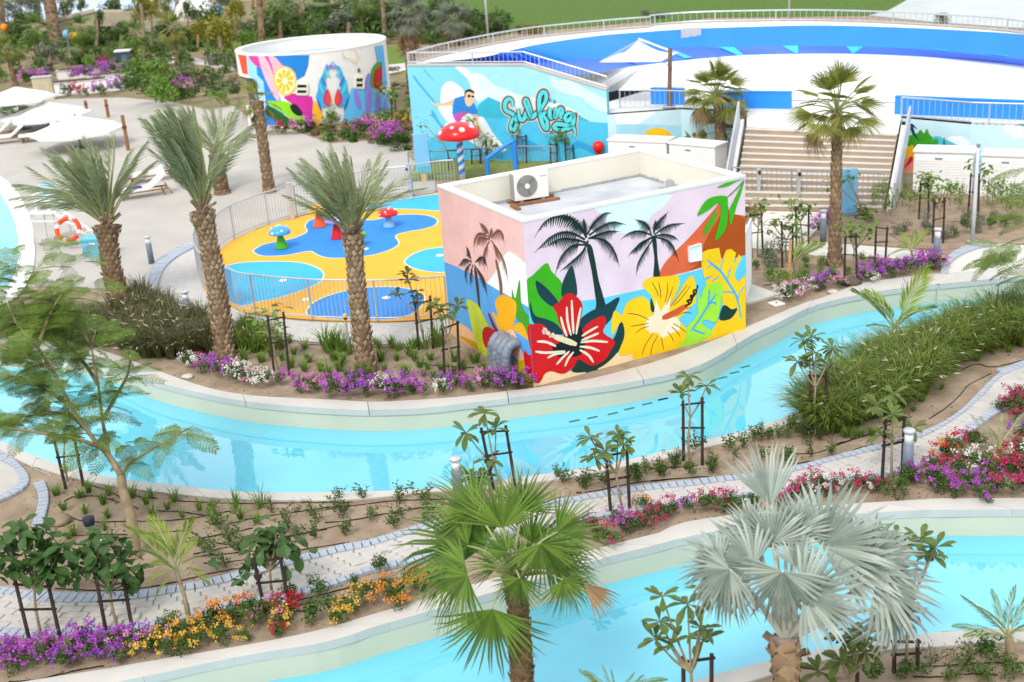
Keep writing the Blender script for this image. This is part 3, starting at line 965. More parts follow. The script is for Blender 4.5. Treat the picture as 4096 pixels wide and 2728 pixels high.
lf.paint('painted_flower', "M:418,1160 450,1130 512,1172 522,1240 470,1272 430,1242", '#B81820')
lf.strokes('painted_stamen', "M:455,1048 480,1110 520,1180 600,1285", .15, '#8A2014', hut)
lf.paint('painted_petal', "M:600,1350 640,1335 672,1330 720,1400 760,1520 680,1475 640,1440", '#D8BE14')
lf.paint('painted_hibiscus', "M:670,1272 695,1298 715,1290 700,1240 690,1130 760,1100 800,1500 742,1467 690,1402 668,1335", RED)

# the silver ducts bending down from the left wall
for i in range(4):
    base = B0 + BB * (.62 + .24 * i)
    P = [base + Vector((0, 0, .92)) + BA * .1, base + Vector((0, 0, .95)) - BA * .12, base + Vector((0, 0, .90)) - BA * .26, base + Vector((0, 0, .74)) - BA * .36, base + Vector((0, 0, .45)) - BA * .39, base + Vector((0, 0, -.05)) - BA * .40]
    S = resample(smooth([p - B0 for p in P], 6), 40)
    MB().tube(S, [.118 + .007 * sin(q * 1.9 + i) + rnd.uniform(-.004, .004) for q in range(40)], 12).build('insulated_duct', mat('duct_foil', (.27, .31, .37), .5, scale=7, c2=(.16, .19, .24), metal=.2, bump=.6, bscale=18), hut, True)

# louvred door standing open at the right end
d0, d1 = G('Z', 1100, 850) + Vector((0, 0, .06)), G('Z', 1188, 572) + Vector((0, 0, .06))
dh = 1.95
dr = MB()
up = Vector((0, 0, 1))
X = (d1 - d0)
dw = X.length
X.normalize()
Y = X.cross(up)
door = MB().bar(d0 - B0, d0 - B0 + up * dh, .06, .05, X).bar(d1 - B0, d1 - B0 + up * dh, .06, .05, X).bar(d0 - B0 + up * .03, d1 - B0 + up * .03, .045, .06).bar(d0 - B0 + up * (dh - .03), d1 - B0 + up * (dh - .03), .045, .06).build('louvred_door', M_WHITE, hut)
sl = MB().bar(X * .03, X * (dw - .03), .05, .014, (up + Y * .8).normalized()).mesh('slat', M_WHITE)
for i in range(24):
    obj('slat', sl, door, d0 - B0 + up * (.1 + i * (dh - .18) / 24))
pad = GP("Z:1085,560 1190,560 1640,722 1150,862 1095,855")
struct('door_slab', MB().prism(pad, -.05, .06), mat('slab_concrete', (.66, .64, .60), .8, scale=2))
pe = GP("Z:1190,555 1640,715 1650,735 1200,575")
struct('edge_strip', MB().prism(pe, -.02, .045), M_KERB)
cv = G('Z', 1590, 850, .01)
t = thing('valve_cover', 'small square white valve cover lying in the sand right of the hut', 'cover', cv, None, .4)
MB().box((0, 0, .02), (.34, .34, .04)).build('lid', M_WHITE, t)
MB().lathe([(.03, .04), (.03, .05), (.01, .052)], 8).build('plug', M_BLACK, t)

# ---- air conditioner on the roof
ac0 = G('X', 1650, 890, BH - .74)
t = thing('ac_unit', 'white air conditioner outdoor unit with round fan grille on the hut roof', 'air conditioner', ac0 + Vector((0, 0, .07)), None, YAW - .12)
AW, AD, AH = .95, .36, .74
bm_ = MB()
bm_.box((0, 0, .04 + AH / 2), (AW, AD, AH))
body = bm_.build('casing', mat('ac_white', (.78, .79, .78), .4, var=.03), t)
bv = body.modifiers.new('bevel', 'BEVEL'); bv.width = .02; bv.segments = 2
fc = (-.13, -AD / 2, .04 + AH * .5)
s = MB()
for q in range(2):
    pass
ring = [Vector((fc[0] + .29 * cos(2 * pi * k / 32), fc[1] - .006, fc[2] + .29 * sin(2 * pi * k / 32))) for k in range(33)]
s.poly(ring[:-1])
g_ = s.build('fan_grille', mat('grille_grey', (.27, .26, .24), .6, var=.1), t)
w = MB()
for r_ in [.05 + .03 * i for i in range(9)]:
    w.tube([Vector((fc[0] + r_ * cos(2 * pi * k / 24), fc[1] - .014, fc[2] + r_ * sin(2 * pi * k / 24))) for k in range(25)], .0035, 4)
w.build('grille_ring', mat('ring_grey', (.45, .44, .42), .5), g_)
MB().tube([Vector((fc[0], fc[1] - .012, fc[2])), Vector((fc[0], fc[1] - .03, fc[2]))], .07, 14).build('hub_cap', M_WHITE, g_)
for k in range(3):
    a = k * 2.1 + .5
    MB().add([Vector((fc[0], fc[1] - .009, fc[2])), Vector((fc[0] + .26 * cos(a), fc[1] - .009, fc[2] + .26 * sin(a))), Vector((fc[0] + .27 * cos(a + .5), fc[1] - .008, fc[2] + .27 * sin(a + .5)))], [(0, 1, 2)]).build('fan_blade', mat('blade_grey', (.17, .165, .16), .5), g_)
s = MB()
for i in range(14):
    s.box((-AW / 2 - .006, 0, .1 + i * .047), (.012, AD * .8, .022))
s.build('side_vent', mat('vent_grey', (.22, .2, .19), .6), t)
MB().box((.33, -AD / 2 - .004, .62), (.17, .008, .03)).build('badge', mat('badge_grey', (.45, .5, .56), .4), t)
MB().box((.34, -AD / 2 - .004, .40), (.12, .008, .24)).build('service_panel', mat('panel_white', (.84, .85, .85), .3, var=.02), t)
for x in (-.3, .3):
    MB().box((x, 0, .02), (.07, AD + .06, .04)).build('foot', M_GREYST, t)
t = thing('timber_skid', 'timber boards lying on the hut roof under the air conditioner', 'timber', ac0, None, YAW - .12)
MB().box((.08, -.24, .035), (1.3, .12, .07)).build('board', M_WOOD, t)
MB().box((.08, .16, .035), (1.3, .12, .068)).build('board', M_WOOD, t)
MB().box((-.58, -.42, .033), (.12, .5, .066)).build('board', M_WOOD, t)
t = thing('roof_scrap', 'loose piece of torn grey roofing felt near the far roof corner', 'roofing felt', G('X', 0, 0, 3) * 0 + G('P', 2706, 745, BH - .735), None, YAW)
MB().add([(-.3, -.1, .02), (.35, -.12, .02), (.4, .12, .06), (-.2, .14, .20), (-.35, .1, .03)], [(0, 1, 2, 3, 4)]).build('flap', MATS['felt'], t)
MB().add([(-.36, -.06, .01), (-.2, .16, .18), (-.45, .2, .02)], [(0, 1, 2)]).build('torn_edge', MATS['felt'], t)
# ================================================================ round fruit-mural building
RC, RR, RH = Vector((-9.7, 68.45, 0)), 4.05, 3.75
rb = thing('round_building', 'white round building with citrus and angel wing murals near the lawn', 'building', RC)


def arc(r, a0, a1, n):
    return [Vector((r * cos(a0 + (a1 - a0) * i / n), r * sin(a0 + (a1 - a0) * i / n), 0)) for i in range(n + 1)]


def cyl(k, x, y, r):
    d = ray(k, x, y)
    o = CAM - RC
    a = d.x * d.x + d.y * d.y
    b = 2 * (o.x * d.x + o.y * d.y)
    c = o.x * o.x + o.y * o.y - r * r
    D = b * b - 4 * a * c
    if D < 0:
        t = -b / (2 * a)
        p = o + d * t
        q = Vector((p.x, p.y, 0)).normalized() * r
        return Vector((q.x, q.y, p.z))
    return o + d * ((-b - sqrt(D)) / (2 * a))


pa = cyl('B', 340, 900, RR)
AL = atan2(pa.y, pa.x)
if AL > 0: AL -= 2 * pi
ws = MB()
up = lambda P, z: [p + Vector((0, 0, z)) for p in P]
AC_ = arc(RR, AL, AL + 1.62 * pi, 60)
ws.strip(up(AC_, -.2), up(AC_, 2.55))
full = arc(RR, 0, 2 * pi, 72)
ws.strip(up(full, 2.55), up(full, RH))
inn = arc(RR - .25, 0, 2 * pi, 72)
ws.strip(up(inn, RH - .75), up(inn, RH))
ws.strip(up(inn, 2.55), up(full, 2.55))
ic = arc(RR - 1.0, AL - .4 * pi, AL + .02, 20)
ws.strip(up(ic, -.2), up(ic, 2.55))
ws.add([AC_[0] + Vector((0, 0, -.2)), AC_[0] + Vector((0, 0, 2.55)), ic[-1] + Vector((0, 0, 2.55)), ic[-1] + Vector((0, 0, -.2))], [(0, 1, 2, 3)])
ws.build('wall', M_WHITE, rb)
cs = MB()
o2, i2 = arc(RR + .02, 0, 2 * pi, 72), arc(RR - .28, 0, 2 * pi, 72)
cs.strip(up(o2, RH + .05), up(i2, RH + .05)).strip(up(o2, RH - .03), up(o2, RH + .05)).strip(up(i2, RH + .05), up(i2, RH - .03))
cs.build('parapet_cap', M_WHITE, rb)
MB().poly(up(arc(RR - .25, 0, 2 * pi, 48)[:-1], RH - .7)).build('roof', mat('roof_pale', (.42, .47, .54), .7, scale=1), rb)
RK = [0]


def rpaint(name, pts, col, sm=True):
    RK[0] += 1
    r = RR + .006 + .0015 * RK[0]
    P = []
    for k, x, y in parse(pts):
        a, b, s = CR[k]
        P.append(Vector((a + x * s, b + y * s, 0)))
    if sm: P = smooth(P, 5, True)
    mb = MB()
    x0, x1 = min(p.x for p in P), max(p.x for p in P)
    n = max(1, int((x1 - x0) / 5))
    for i in range(n):
        lo, hi = x0 + (x1 - x0) * i / n, x0 + (x1 - x0) * (i + 1) / n
        Q = P
        for lim, sg in ((lo, 1), (hi, -1)):
            out = []
            for j in range(len(Q)):
                a, b = Q[j - 1], Q[j]
                ia, ib = (a.x - lim) * sg >= 0, (b.x - lim) * sg >= 0
                if ia != ib: out.append(a.lerp(b, (lim - a.x) / (b.x - a.x)))
                if ib: out.append(b)
            Q = out
            if not Q: break
        R_ = []
        for q in Q:
            if not R_ or (q - R_[-1]).length > .05: R_.append(q)
        if len(R_) < 3: continue
        mb.add([cyl('P', q.x, q.y, r) for q in R_], [tuple(t) for t in tessellate_polygon([R_])])
    return mb.build(name, paintm(col), rb)


rpaint('painted_band', "B:112,470 150,462 180,470 195,640 150,628", '#F0502A', False)
rpaint('painted_band', "B:182,475 215,475 300,590 345,640 330,850 345,1070 320,1072 270,700 200,645", '#9AD8F8', False)
rpaint('painted_blue', "B:270,560 330,560 400,700 470,830 520,1070 345,1072 320,1000 350,900 330,700 275,640", '#1E86DC', False)
rpaint('painted_pink', "B:212,475 385,474 430,500 500,566 470,590 420,640 400,620 330,590 250,550", '#E2409C')
rpaint('painted_pink', "B:285,478 340,490 400,600 450,760 466,858 430,840 370,730 320,610", '#F6B8C8')
rpaint('painted_pink', "B:372,476 420,490 490,566 450,590 420,630 400,560", '#F4B4C4')
rpaint('painted_blue', "B:405,476 722,472 712,560 680,650 612,688 600,620 560,580 500,562 440,500", '#1C82D4', False)
rpaint('painted_magenta', "B:505,830 600,800 640,820 720,824 750,850 756,1068 680,1068 650,960 560,880", '#D0309C')
rpaint('painted_yellow', "B:757,875 800,900 835,985 800,1072 752,1072", '#F8BC18')
rpaint('painted_green', "B:368,866 450,866 545,880 640,960 690,1010 690,1060 640,1066 560,1010 450,940 380,905", '#8CD61E')
rpaint('painted_green', "B:360,905 450,950 560,1020 615,1066 520,1066 420,1020 365,970", '#1F5A24')
rpaint('painted_seed', "B:558,905 600,890 645,935 665,985 620,990 575,955", '#16201E')
ob = rpaint('painted_orange', "B:415,660 440,590 500,566 560,585 605,640 608,740 570,800 520,820 470,790 430,740", '#F9C44A')
rpaint('painted_orange', "B:432,662 452,604 500,582 550,598 592,650 594,730 560,785 520,802 478,775 442,725", '#FBF4E0')
for i in range(9):
    a0, a1 = 2 * pi * i / 9 + .09, 2 * pi * (i + 1) / 9 - .09
    am = (a0 + a1) / 2
    q = lambda r, a: "%.1f,%.1f" % (513 + r * 78 * cos(a), 692 + r * 104 * sin(a))
    rpaint('painted_segment', "B:" + " ".join([q(.22, am), q(.85, a0), q(.96, am), q(.85, a1)]), '#FBC312')
rpaint('painted_sea', "B:1085,755 1115,755 1190,775 1290,745 1400,800 1420,940 1250,960 1100,1040 1010,1046 1030,900 1060,850", '#62C0F4', False)
for s in ("B:1108,785 1130,780 1168,870 1165,940 1130,915 1106,850", "B:1215,650 1240,630 1258,720 1262,860 1245,960 1215,985 1198,880 1200,740", "B:1300,810 1325,790 1338,880 1325,970 1295,985 1285,900", "B:1365,850 1380,840 1385,940 1362,945"):
    rpaint('painted_cactus', s, '#8E86E0')
rpaint('painted_melon', "B:1242,700 1258,600 1290,545 1340,528 1345,570 1345,760 1300,755 1250,745", '#3C9A38')
rpaint('painted_melon', "B:1268,690 1280,610 1310,580 1345,570 1346,790 1310,765 1275,750", '#B81C22')
rpaint('painted_side', "B:1288,395 1355,386 1392,735 1350,740 1345,530 1310,530", '#58B8F0', False)
for sx in (1, -1):
    def wing(L):
        out = []
        for x, y in L:
            out.append("%d,%d" % (925 + sx * (x - 925) + (0 if sx < 0 else -4), y))
        return "B:" + " ".join(out)
    F_ = [(1070, 830), (1050, 700), (1030, 650), (1000, 580), (960, 560), (925, 522)]
    rpaint('painted_wing', wing([(922, 525), (960, 560), (990, 575), (1015, 640), (1045, 700), (1055, 770), (1072, 830), (1050, 860), (1030, 905), (985, 915), (966, 905), (975, 840), (992, 740), (985, 650), (955, 580)]), '#38B0DC')
    for j, (x, y) in enumerate(F_[:4]):
        rpaint('painted_feather', wing([(x - 4, y), (x - 14, y + 60), (x - 40, y + 120 - j * 14), (x - 46, y + 100 - j * 14), (x - 26, y + 36)]), ['#2A6CC8', '#58CCEC', '#3A78D0', '#60D0EE', '#3A80D4'][j])
    rpaint('painted_wing', wing([(970, 760), (1000, 800), (1012, 860), (985, 905), (955, 900), (942, 850), (955, 800)]), '#C04090')
    rpaint('painted_wing', wing([(962, 780), (982, 830), (978, 880), (952, 895), (943, 850)]), '#E8501E')
for s in ("B:862,560 880,545 878,590 866,590", "B:886,575 905,552 925,560 930,590 922,592 915,570 905,595 898,570 890,594", "B:932,570 944,560 948,592 936,592"):
    rpaint('painted_crown', s, '#8878D8', False)
for s in ("B:1002,442 1010,440 1018,480 1050,496 1090,505 1125,545 1120,550 1085,512 1045,504 1012,488", "B:1112,430 1120,430 1144,480 1142,520 1128,548 1124,545 1136,515 1136,482"):
    rpaint('painted_line', s, '#E8C890')
# windows: two slit pairs and a small vent, framed
for (x0, y0, x1, y1) in ((612, 716, 706, 806), (1117, 664, 1187, 752)):
    dx = (x1 - x0)
    fm = MB()
    a, b = cyl('B', x0, y0, RR + .03), cyl('B', x1, y0, RR + .03)
    c, d = cyl('B', x0, y1, RR + .03), cyl('B', x1, y1, RR + .03)
    q = [a.lerp(b, t).lerp(c.lerp(d, t), s) for s in (0, .12, .42, .58, .88, 1) for t in (0, .1, .9, 1)]
    dep = Vector((RC - CAM).to_2d().to_3d()).normalized() * .1
    w_ = MB()
    for (i, j) in ((0, 3), (4, 7), (8, 11), (12, 15), (16, 19), (20, 23)):
        pass
    w_.bar((q[0] + q[3]) / 2 + (q[0] - q[3]) * .5, q[3], .12, .1).bar(q[20], q[23], .12, .1).bar(q[0], q[20], .1, .12, dep.normalized()).bar(q[3], q[23], .1, .12, dep.normalized()).bar(q[8].lerp(q[12], .5), q[11].lerp(q[15], .5), .1, .12)
    win = w_.build('window', M_CREAMW, rb)
    for (i, j, k_, l_) in ((5, 6, 10, 9), (13, 14, 18, 17)):
        MB().add([q[i] + dep * .1, q[j] + dep * .1, q[k_] + dep * .1, q[l_] + dep * .1], [(0, 1, 2, 3)]).build('pane', M_BLACK, win)
c = cyl('B', 1146, 602, RR + .02)
MB().box(c, (.16, .06, .2)).build('vent', mat('vent_green', (.12, .13, .06), .6), rb)
for i in range(4):
    p = cyl('B', 350 + i * 28, 1070, RR) * .98
    MB().box((p.x - .9, p.y + .1, .55), (.12, .12, 1.3)).build('post', M_WHITE, rb)

# ================================================================ surf mural wall, bowl pool, stairs
WA, WB = G('C', 150, 1385), G('C', 1972, 1412)
WA.z = WB.z = 0
WX_ = (WB - WA).normalized()
WLEN = (WB - WA).length
sw = thing('surf_mural_wall', 'tall pale blue wall with painted surfer below the pool railing', 'wall', WA)
sf = Wall(WA, WX_, WLEN, 5.2, sw)
sf.at = lambda q, off: sf.X * q[0] + sf.Z * q[1] + sf.n * off
top = [sf.uv('C', x, y) for x, y in ((108, 503), (1160, 500), (2062, 735))]
top[0].x, top[2].x = 0, WLEN
prof = [Vector((0, -.2, 0)), Vector((WLEN, -.2, 0))] + top[::-1]
mb = MB()
fr_ = [sf.at(p, 0) for p in prof]
bk_ = [sf.at(p, -.3) for p in prof]
mb.poly(fr_).poly(bk_[::-1])
for i in range(len(prof)):
    j = (i + 1) % len(prof)
    mb.add([fr_[i], fr_[j], bk_[j], bk_[i]], [(0, 1, 2, 3)])
mb.build('wall', mat('wall_skyblue', '#7FD2F2', .6, var=.06, scale=.6), sw)
cp = MB()
for i in range(2):
    cp.bar(sf.at(top[i], -.15) + Vector((0, 0, .03)), sf.at(top[i + 1], -.15) + Vector((0, 0, .03)), .36, .06)
cp.build('wall_cap', M_COPE, sw)


def sp(n, p, c, sm=True): return sf.paint(n, p, c, sm)


sf.clip0 = sf.clip


def clipw(P):
    P = sf.clip0(P)
    out = P
    for i in range(2):
        a, b = top[i], top[i + 1]
        d = Vector((b.x - a.x, b.y - a.y, 0)).normalized()
        nn = Vector((d.y, -d.x, 0))
        if i == 0: nn, a = Vector((0, -1, 0)), Vector((0, max(top[0].y, top[1].y), 0))
        res = []
        for j in range(len(out)):
            p, q = out[j - 1], out[j]
            dp, dq = (p - a).dot(nn), (q - a).dot(nn)
            if (dp >= 0) != (dq >= 0): res.append(p.lerp(q, dp / (dp - dq)))
            if dq >= 0: res.append(q)
        out = res
    return out


sf.clip = clipw
sp('painted_sky', "C:560,480 1160,480 2100,740 2100,1050 1750,1030 1500,960 1350,1000 1000,930 830,800 730,860 700,650 620,560", '#A4E2F6')
sp('painted_cloud', "C:690,570 800,600 880,680 1000,720 1100,770 1250,800 1350,800 1480,850 1600,900 1700,960 1750,1000 1650,1000 1500,940 1300,900 1000,880 850,800 740,830 715,650", '#D6F2FC')
sp('painted_cloud', "C:1420,610 1500,640 1600,640 1750,720 1900,800 2050,850 2050,940 1900,930 1800,880 1700,800 1550,760 1440,700", '#D2F0FB')
sp('painted_mountain', "C:700,960 740,870 830,795 940,840 1060,930 1200,990 1400,1000 850,1010", '#36B4D0', False)
sp('painted_mountain', "C:1640,940 1700,970 1790,1030 1600,1030", '#3CB4C8', False)
sp('painted_sea', "C:700,1000 850,992 1400,1000 1640,1010 1800,1030 2100,1050 2100,1420 100,1420 150,1300 400,1100", '#4CC0EC', False)
sp('painted_wave', "C:1100,1180 1250,1220 1400,1320 1500,1340 1300,1300 1180,1330 1050,1390 900,1370 1000,1300", '#2FA4E0')
sp('painted_wave', "C:1660,1210 1800,1260 1900,1340 1870,1350 1700,1280 1600,1300", '#2FA4E0')
sp('painted_foam', "C:520,515 600,520 680,580 730,650 760,770 740,830 690,780 650,650 590,580", '#EEF2FA')
sp('painted_foam', "C:380,800 390,720 430,660 490,650 560,690 600,740 600,800 510,810 420,880 385,850", '#E6EEF8')
sp('painted_foam', "C:360,880 480,870 500,980 560,1060 640,1050 760,980 820,1040 880,1140 960,1240 990,1300 850,1310 700,1240 560,1150 420,1000", '#E2ECF6')
sp('painted_streak', "C:130,590 200,680 330,840 320,850 190,700 125,610", '#46AEE8')
sp('painted_streak', "C:230,530 320,640 300,630 235,560", '#5ABCEC')
sp('painted_streak', "C:310,920 380,1040 480,1160 470,1170 360,1050 300,960", '#46AEE8')
# surfer
sp('painted_surfboard', "C:820,1210 880,1200 940,1225 985,1270 990,1300 940,1308 860,1300 810,1260", '#F4F4F2')
sp('painted_arm', "C:296,838 340,858 420,852 500,822 520,860 430,876 350,884 310,862", '#E8BE94')
sp('painted_shorts', "C:500,960 560,940 640,938 690,990 690,1070 660,1060 600,990 590,1035 540,1035", '#C850B8')
sp('painted_leg', "C:580,1000 650,950 690,1000 640,1060 600,1065", '#E4ECF4')
sp('painted_shirt', "C:508,830 540,800 610,785 650,800 700,860 725,920 728,962 690,962 640,940 580,936 500,962 500,900", '#2A84D4')
sp('painted_arm', "C:690,965 728,965 740,1030 765,1100 800,1150 790,1160 750,1110 715,1040", '#E2B288')
sp('painted_head', "C:612,755 640,735 690,745 700,790 695,840 660,882 630,875 612,830", '#E8C09C')
sp('painted_hair', "C:608,780 615,740 650,722 690,735 700,762 650,745 622,760 614,800", '#191817')
sp('painted_glasses', "C:636,780 660,776 668,792 645,800", '#15181C')
sp('painted_glasses', "C:674,784 698,784 696,800 680,802", '#15181C')
# the word Surfing
LET = ["C:1062,885 1058,835 1030,812 998,838 988,890 1005,925 1060,955 1095,1000 1098,1060 1070,1108 1042,1085 1055,1020 1090,960",
       "C:1115,905 1122,970 1140,1010 1170,1000 1195,930 1205,925 1212,990 1235,1000", "C:1235,995 1232,930 1205,850 1188,822 1180,850 1215,930 1240,985 1270,965 1300,930 1315,880",
       "C:1310,960 1335,900 1372,830 1378,770 1350,748 1318,790 1312,880 1330,1000 1360,1080 1385,1090 1385,1020 1350,960 1400,930", "C:1420,890 1410,950 1425,990 1455,960", "C:1440,815 1432,850",
       "C:1470,890 1462,960 1465,985 1490,930 1520,905 1528,940 1515,985 1545,985", "C:1620,960 1590,945 1555,985 1575,1020 1620,990 1635,950 1632,1040 1590,1090 1500,1110 1455,1080 1480,1050 1560,1060 1630,1080 1650,1130 1640,1180"]
for L_ in LET:
    sf.strokes('lettering_glow', L_, .40, '#E8C0B0', sw)
for L_ in LET:
    sf.strokes('lettering_outline', L_, .29, '#12302F', sw)
    sf.strokes('lettering', L_, .18, '#5CD8E4', sw)


def bars_along(P, h, parent, pitch, post, m, rail=.045, bar=.014, z0=.08, postw=.05, toprail=True):
    """railing on a 3-D base line P: rails, posts and bars as parts"""
    up = Vector((0, 0, h))
    tr = MB().tube([p + up for p in P], rail * .55, 6)
    tr.build('top_rail', m, parent)
    MB().tube([p + Vector((0, 0, z0)) for p in P], rail * .42, 6).build('bottom_rail', m, parent)
    L = length(P)
    n = max(1, int(L / pitch))
    k = max(1, int(round(post / pitch)))
    S = resample(P, n + 1)
    bm = MB().box((0, 0, .5), (bar, bar, 1)).mesh('bar', m)
    pm = MB().box((0, 0, .5), (postw, postw, 1)).mesh('post', m)
    for i, p in enumerate(S):
        t = S[min(i + 1, n)] - S[max(i - 1, 0)]
        a = atan2(t.y, t.x)
        if i % k == 0:
            obj('post', pm, parent, p, (0, 0, a), (1, 1, h + .01))
        else:
            obj('bar', bm, parent, p + Vector((0, 0, z0)), (0, 0, a), (1, 1, h - z0))


ZR = 4.12
rim = smooth([sf.at(top[0], -.3) + WA] + [G(k, x, y, ZR) for k, x, y in parse("C:400,408 800,322 1200,252 1600,207 2000,170 2355,142|E:300,143 570,126 1050,118 1350,122 1700,137 2100,163 2355,190 2700,245")])
rin = smooth([G(k, x, y, ZR) for k, x, y in parse("C:330,470 780,420 1000,368 1300,300 1700,240 2000,205 2355,180|E:300,173 470,162 570,157 1050,143 1350,143 1800,158 2355,192 2700,250")])
rbt = smooth([G(k, x, y, 3.38) for k, x, y in parse("C:480,500 900,490 1300,470 1700,440 2000,425 2355,400|E:300,275 480,262 650,262 1100,255 1450,258 1750,272 2050,297 2355,330 2700,390")])
rwh = smooth([G(k, x, y, 3.05) for k, x, y in parse("C:1200,640 1500,600 1850,568 2100,520 2355,485|E:200,366 400,343 650,318 900,303 1350,298 1800,315 2100,338 2355,366 2700,420")])
n = 90
rim_, rin_, rbt_, rwh_ = resample(rim, n), resample(rin, n), resample(rbt, n), resample(rwh, n)
bowl = thing('surf_pool', 'round surf pool with bright blue inner wall and white floor on the terrace', 'pool', rim_[45] * 1.0)
off = -bowl.location
sh = lambda P: [p + off for p in P]
MB().strip(sh(rim_), sh(rin_)).strip(sh(rim_), sh([p + Vector((0, 0, -4.4)) for p in rim_])).build('rim', mat('rim_white', (.76, .76, .74), .6, scale=1), bowl)
BLW = mat('bowl_blue', '#2E8EEA', .5, var=.05, scale=.5)
BLD = mat('bowl_wall_blue', '#2A82E6', .6, var=.06, scale=.5)
iw = MB().strip(sh(rin_), sh(rbt_)).build('inner_wall', BLD, bowl)
MB().strip(sh(rbt_), sh(rwh_)).build('wave_ramp', mat('ramp_violet', '#4470DC', .5, var=.06, scale=.4), bowl)
fl = resample([G(k, x, y, 2.03) for k, x, y in parse("C:1000,700 1700,800|E:110,500 300,505 600,545 860,552 1300,560 1680,570 2355,615 2900,700")], n)
MB().strip(sh(rwh_), sh(fl)).build('floor', mat('pool_white', (.84, .86, .86), .3, var=.03, scale=.3), bowl)
tri = mat('triangle_cyan', '#3FC0EE', .5, var=.05)
for s in ("E:380,285 430,290 512,325 470,330", "E:660,266 745,266 800,305 760,306", "E:1015,257 1102,254 1102,298 1085,298", "E:1370,256 1465,258 1420,296 1405,297", "E:1600,264 1705,266 1680,304 1560,300", "E:1840,274 1945,282 1850,312 1810,313", "E:2165,305 2270,310 2150,338 2110,336"):
    P = []
    for k, x, y in parse(s):
        d = ray(k, x, y)
        hit = None
        for i in range(n - 1):
            u0, u1 = rbt_[i] + (rbt_[i] - rwh_[i]) * .4, rbt_[i + 1] + (rbt_[i + 1] - rwh_[i + 1]) * .4
            v0, v1 = rwh_[i] - (rbt_[i] - rwh_[i]) * .4, rwh_[i + 1] - (rbt_[i + 1] - rwh_[i + 1]) * .4
            for tr in ((u0, u1, v0), (u1, v1, v0)):
                from mathutils.geometry import intersect_ray_tri
                q = intersect_ray_tri(*tr, d, CAM, True)
                if q is not None and hit is None:
                    nn = (tr[1] - tr[0]).cross(tr[2] - tr[0]).normalized()
                    if nn.z < 0: nn = -nn
                    hit = q + nn * .05
        if hit: P.append(hit)
    if len(P) >= 3:
        MB().poly(sh(P)).build('painted_triangle', tri, bowl)
# pale pier block against the blue wall
i0 = min(range(n), key=lambda i: (rin_[i] - G('E', 525, 157, ZR)).length)
c = rin_[i0] + Vector((0, 0, -.36))
t_ = (rin_[i0 + 1] - rin_[i0 - 1]).normalized()
up_ = Vector((0, 0, 1)).cross(t_)
MB().box(c + off - up_ * .22, (.95, .5, .84), (t_, up_, Vector((0, 0, 1)))).build('pier', M_COPE, bowl)
# fat blue tube lying in the pool at the right
tb = [atd('E', x, y, G('E', 2160, 300, 3.25)) for x, y in ((2185, 262), (2230, 268), (2290, 285), (2360, 300), (2500, 325))]
tt = thing('inflatable_tube', 'fat light blue tube lying along the surf pool wall', 'tube', tb[0])
MB().tube([p - tb[0] for p in smooth([tb[0] - (tb[1] - tb[0]) * .25] + tb, 5)], [.12, .25, .30, .31, .32] + [.32] * 21, 14).build('tube_body', mat('tube_blue', '#3EB4F0', .35, var=.03), tt, True)
MB().tube([tb[3] - tb[0] + Vector((0, 0, .02)), tb[3] - tb[0] + (tb[4] - tb[3]).normalized() * .1 + Vector((0, 0, .02))], .335, 14).build('seam', M_WHITE, tt)

# railings round the bowl
rl = thing('pool_railing', 'long grey railing curving round the far rim of the surf pool', 'railing', rim_[0])
bars_along([p - rim_[0] for p in resample(rim, 70)], .52, rl, .30, 3.0, M_STEEL, .07, .016)
wr = [WA + sf.at(p, -.15) + Vector((0, 0, .06)) for p in top]
rl = thing('wall_railing', 'grey railing sloping down along the top of the surfer wall', 'railing', wr[0])
bars_along([p - wr[0] for p in wr], .48, rl, .20, 3.0, M_STEEL, .06, .016)

# terrace, front walls and stairs
TZ = 2.0
S0, S1 = G('E', 740, 1165), G('E', 1575, 1175)
T0, T1 = G('E', 815, 706, TZ), G('E', 1655, 742, TZ)
wl0 = WB + Vector((0, 0, 0))
tl = [Vector((wl0.x, wl0.y, TZ)), G('E', 450, 607, TZ), G('E', 815, 625, TZ)]
trr = [G('E', 1672, 655, TZ), G('E', 2060, 690, TZ), G('E', 2355, 700, TZ), G('E', 2800, 725, TZ)]
tp = [tl[0] + Vector((.3, 3, 0))] + tl + [T0, T1] + trr + [G('E', 2800, 600, TZ), G('E', 2355, 560, TZ), G('E', 1650, 530, TZ), G('E', 860, 520, TZ), G('E', 300, 490, TZ)]
terr = tag(thing('terrace', None, None, T0), kind='structure')
MB().poly([p - T0 for p in tp]).build('slab', mat('terrace_pale', (.72, .73, .72), .7, scale=.6, c2=(.64, .66, .66)), terr)
tw_l = thing('terrace_wall', 'pale blue terrace wall with painted sun behind the left cabinets', 'wall', tl[0] * 1)
tw_r = thing('terrace_wall', 'pale blue terrace wall with painted flower and palm behind the right cabinets', 'wall', trr[0] * 1)
walls = []
for tw, Pn in ((tw_l, tl), (tw_r, trr)):
    mb = MB()
    o = Pn[0]
    P = [p - o for p in Pn]
    mb.strip(P, [p - Vector((0, 0, 2.2)) for p in P])
    bk = [p + Vector((.15, .3, 0)) for p in P]
    mb.strip(bk, P).strip([p - Vector((0, 0, 2.2)) for p in bk], bk)
    mb.build('wall', mat('wall_paleblue', '#C9E9F4', .6, var=.08, scale=.8), tw)
    tw.location = o


def tpaint(tw, a, b, items):
    A_ = Vector((a.x, a.y, 0)); B_ = Vector((b.x, b.y, 0))
    w = Wall(A_, B_ - A_, (B_ - A_).length, TZ, tw)
    o = tw.location
    w.at = lambda q, off: w.o - o + w.X * q[0] + w.Z * q[1] + w.n * off
    for it in items:
        w.paint(*it)


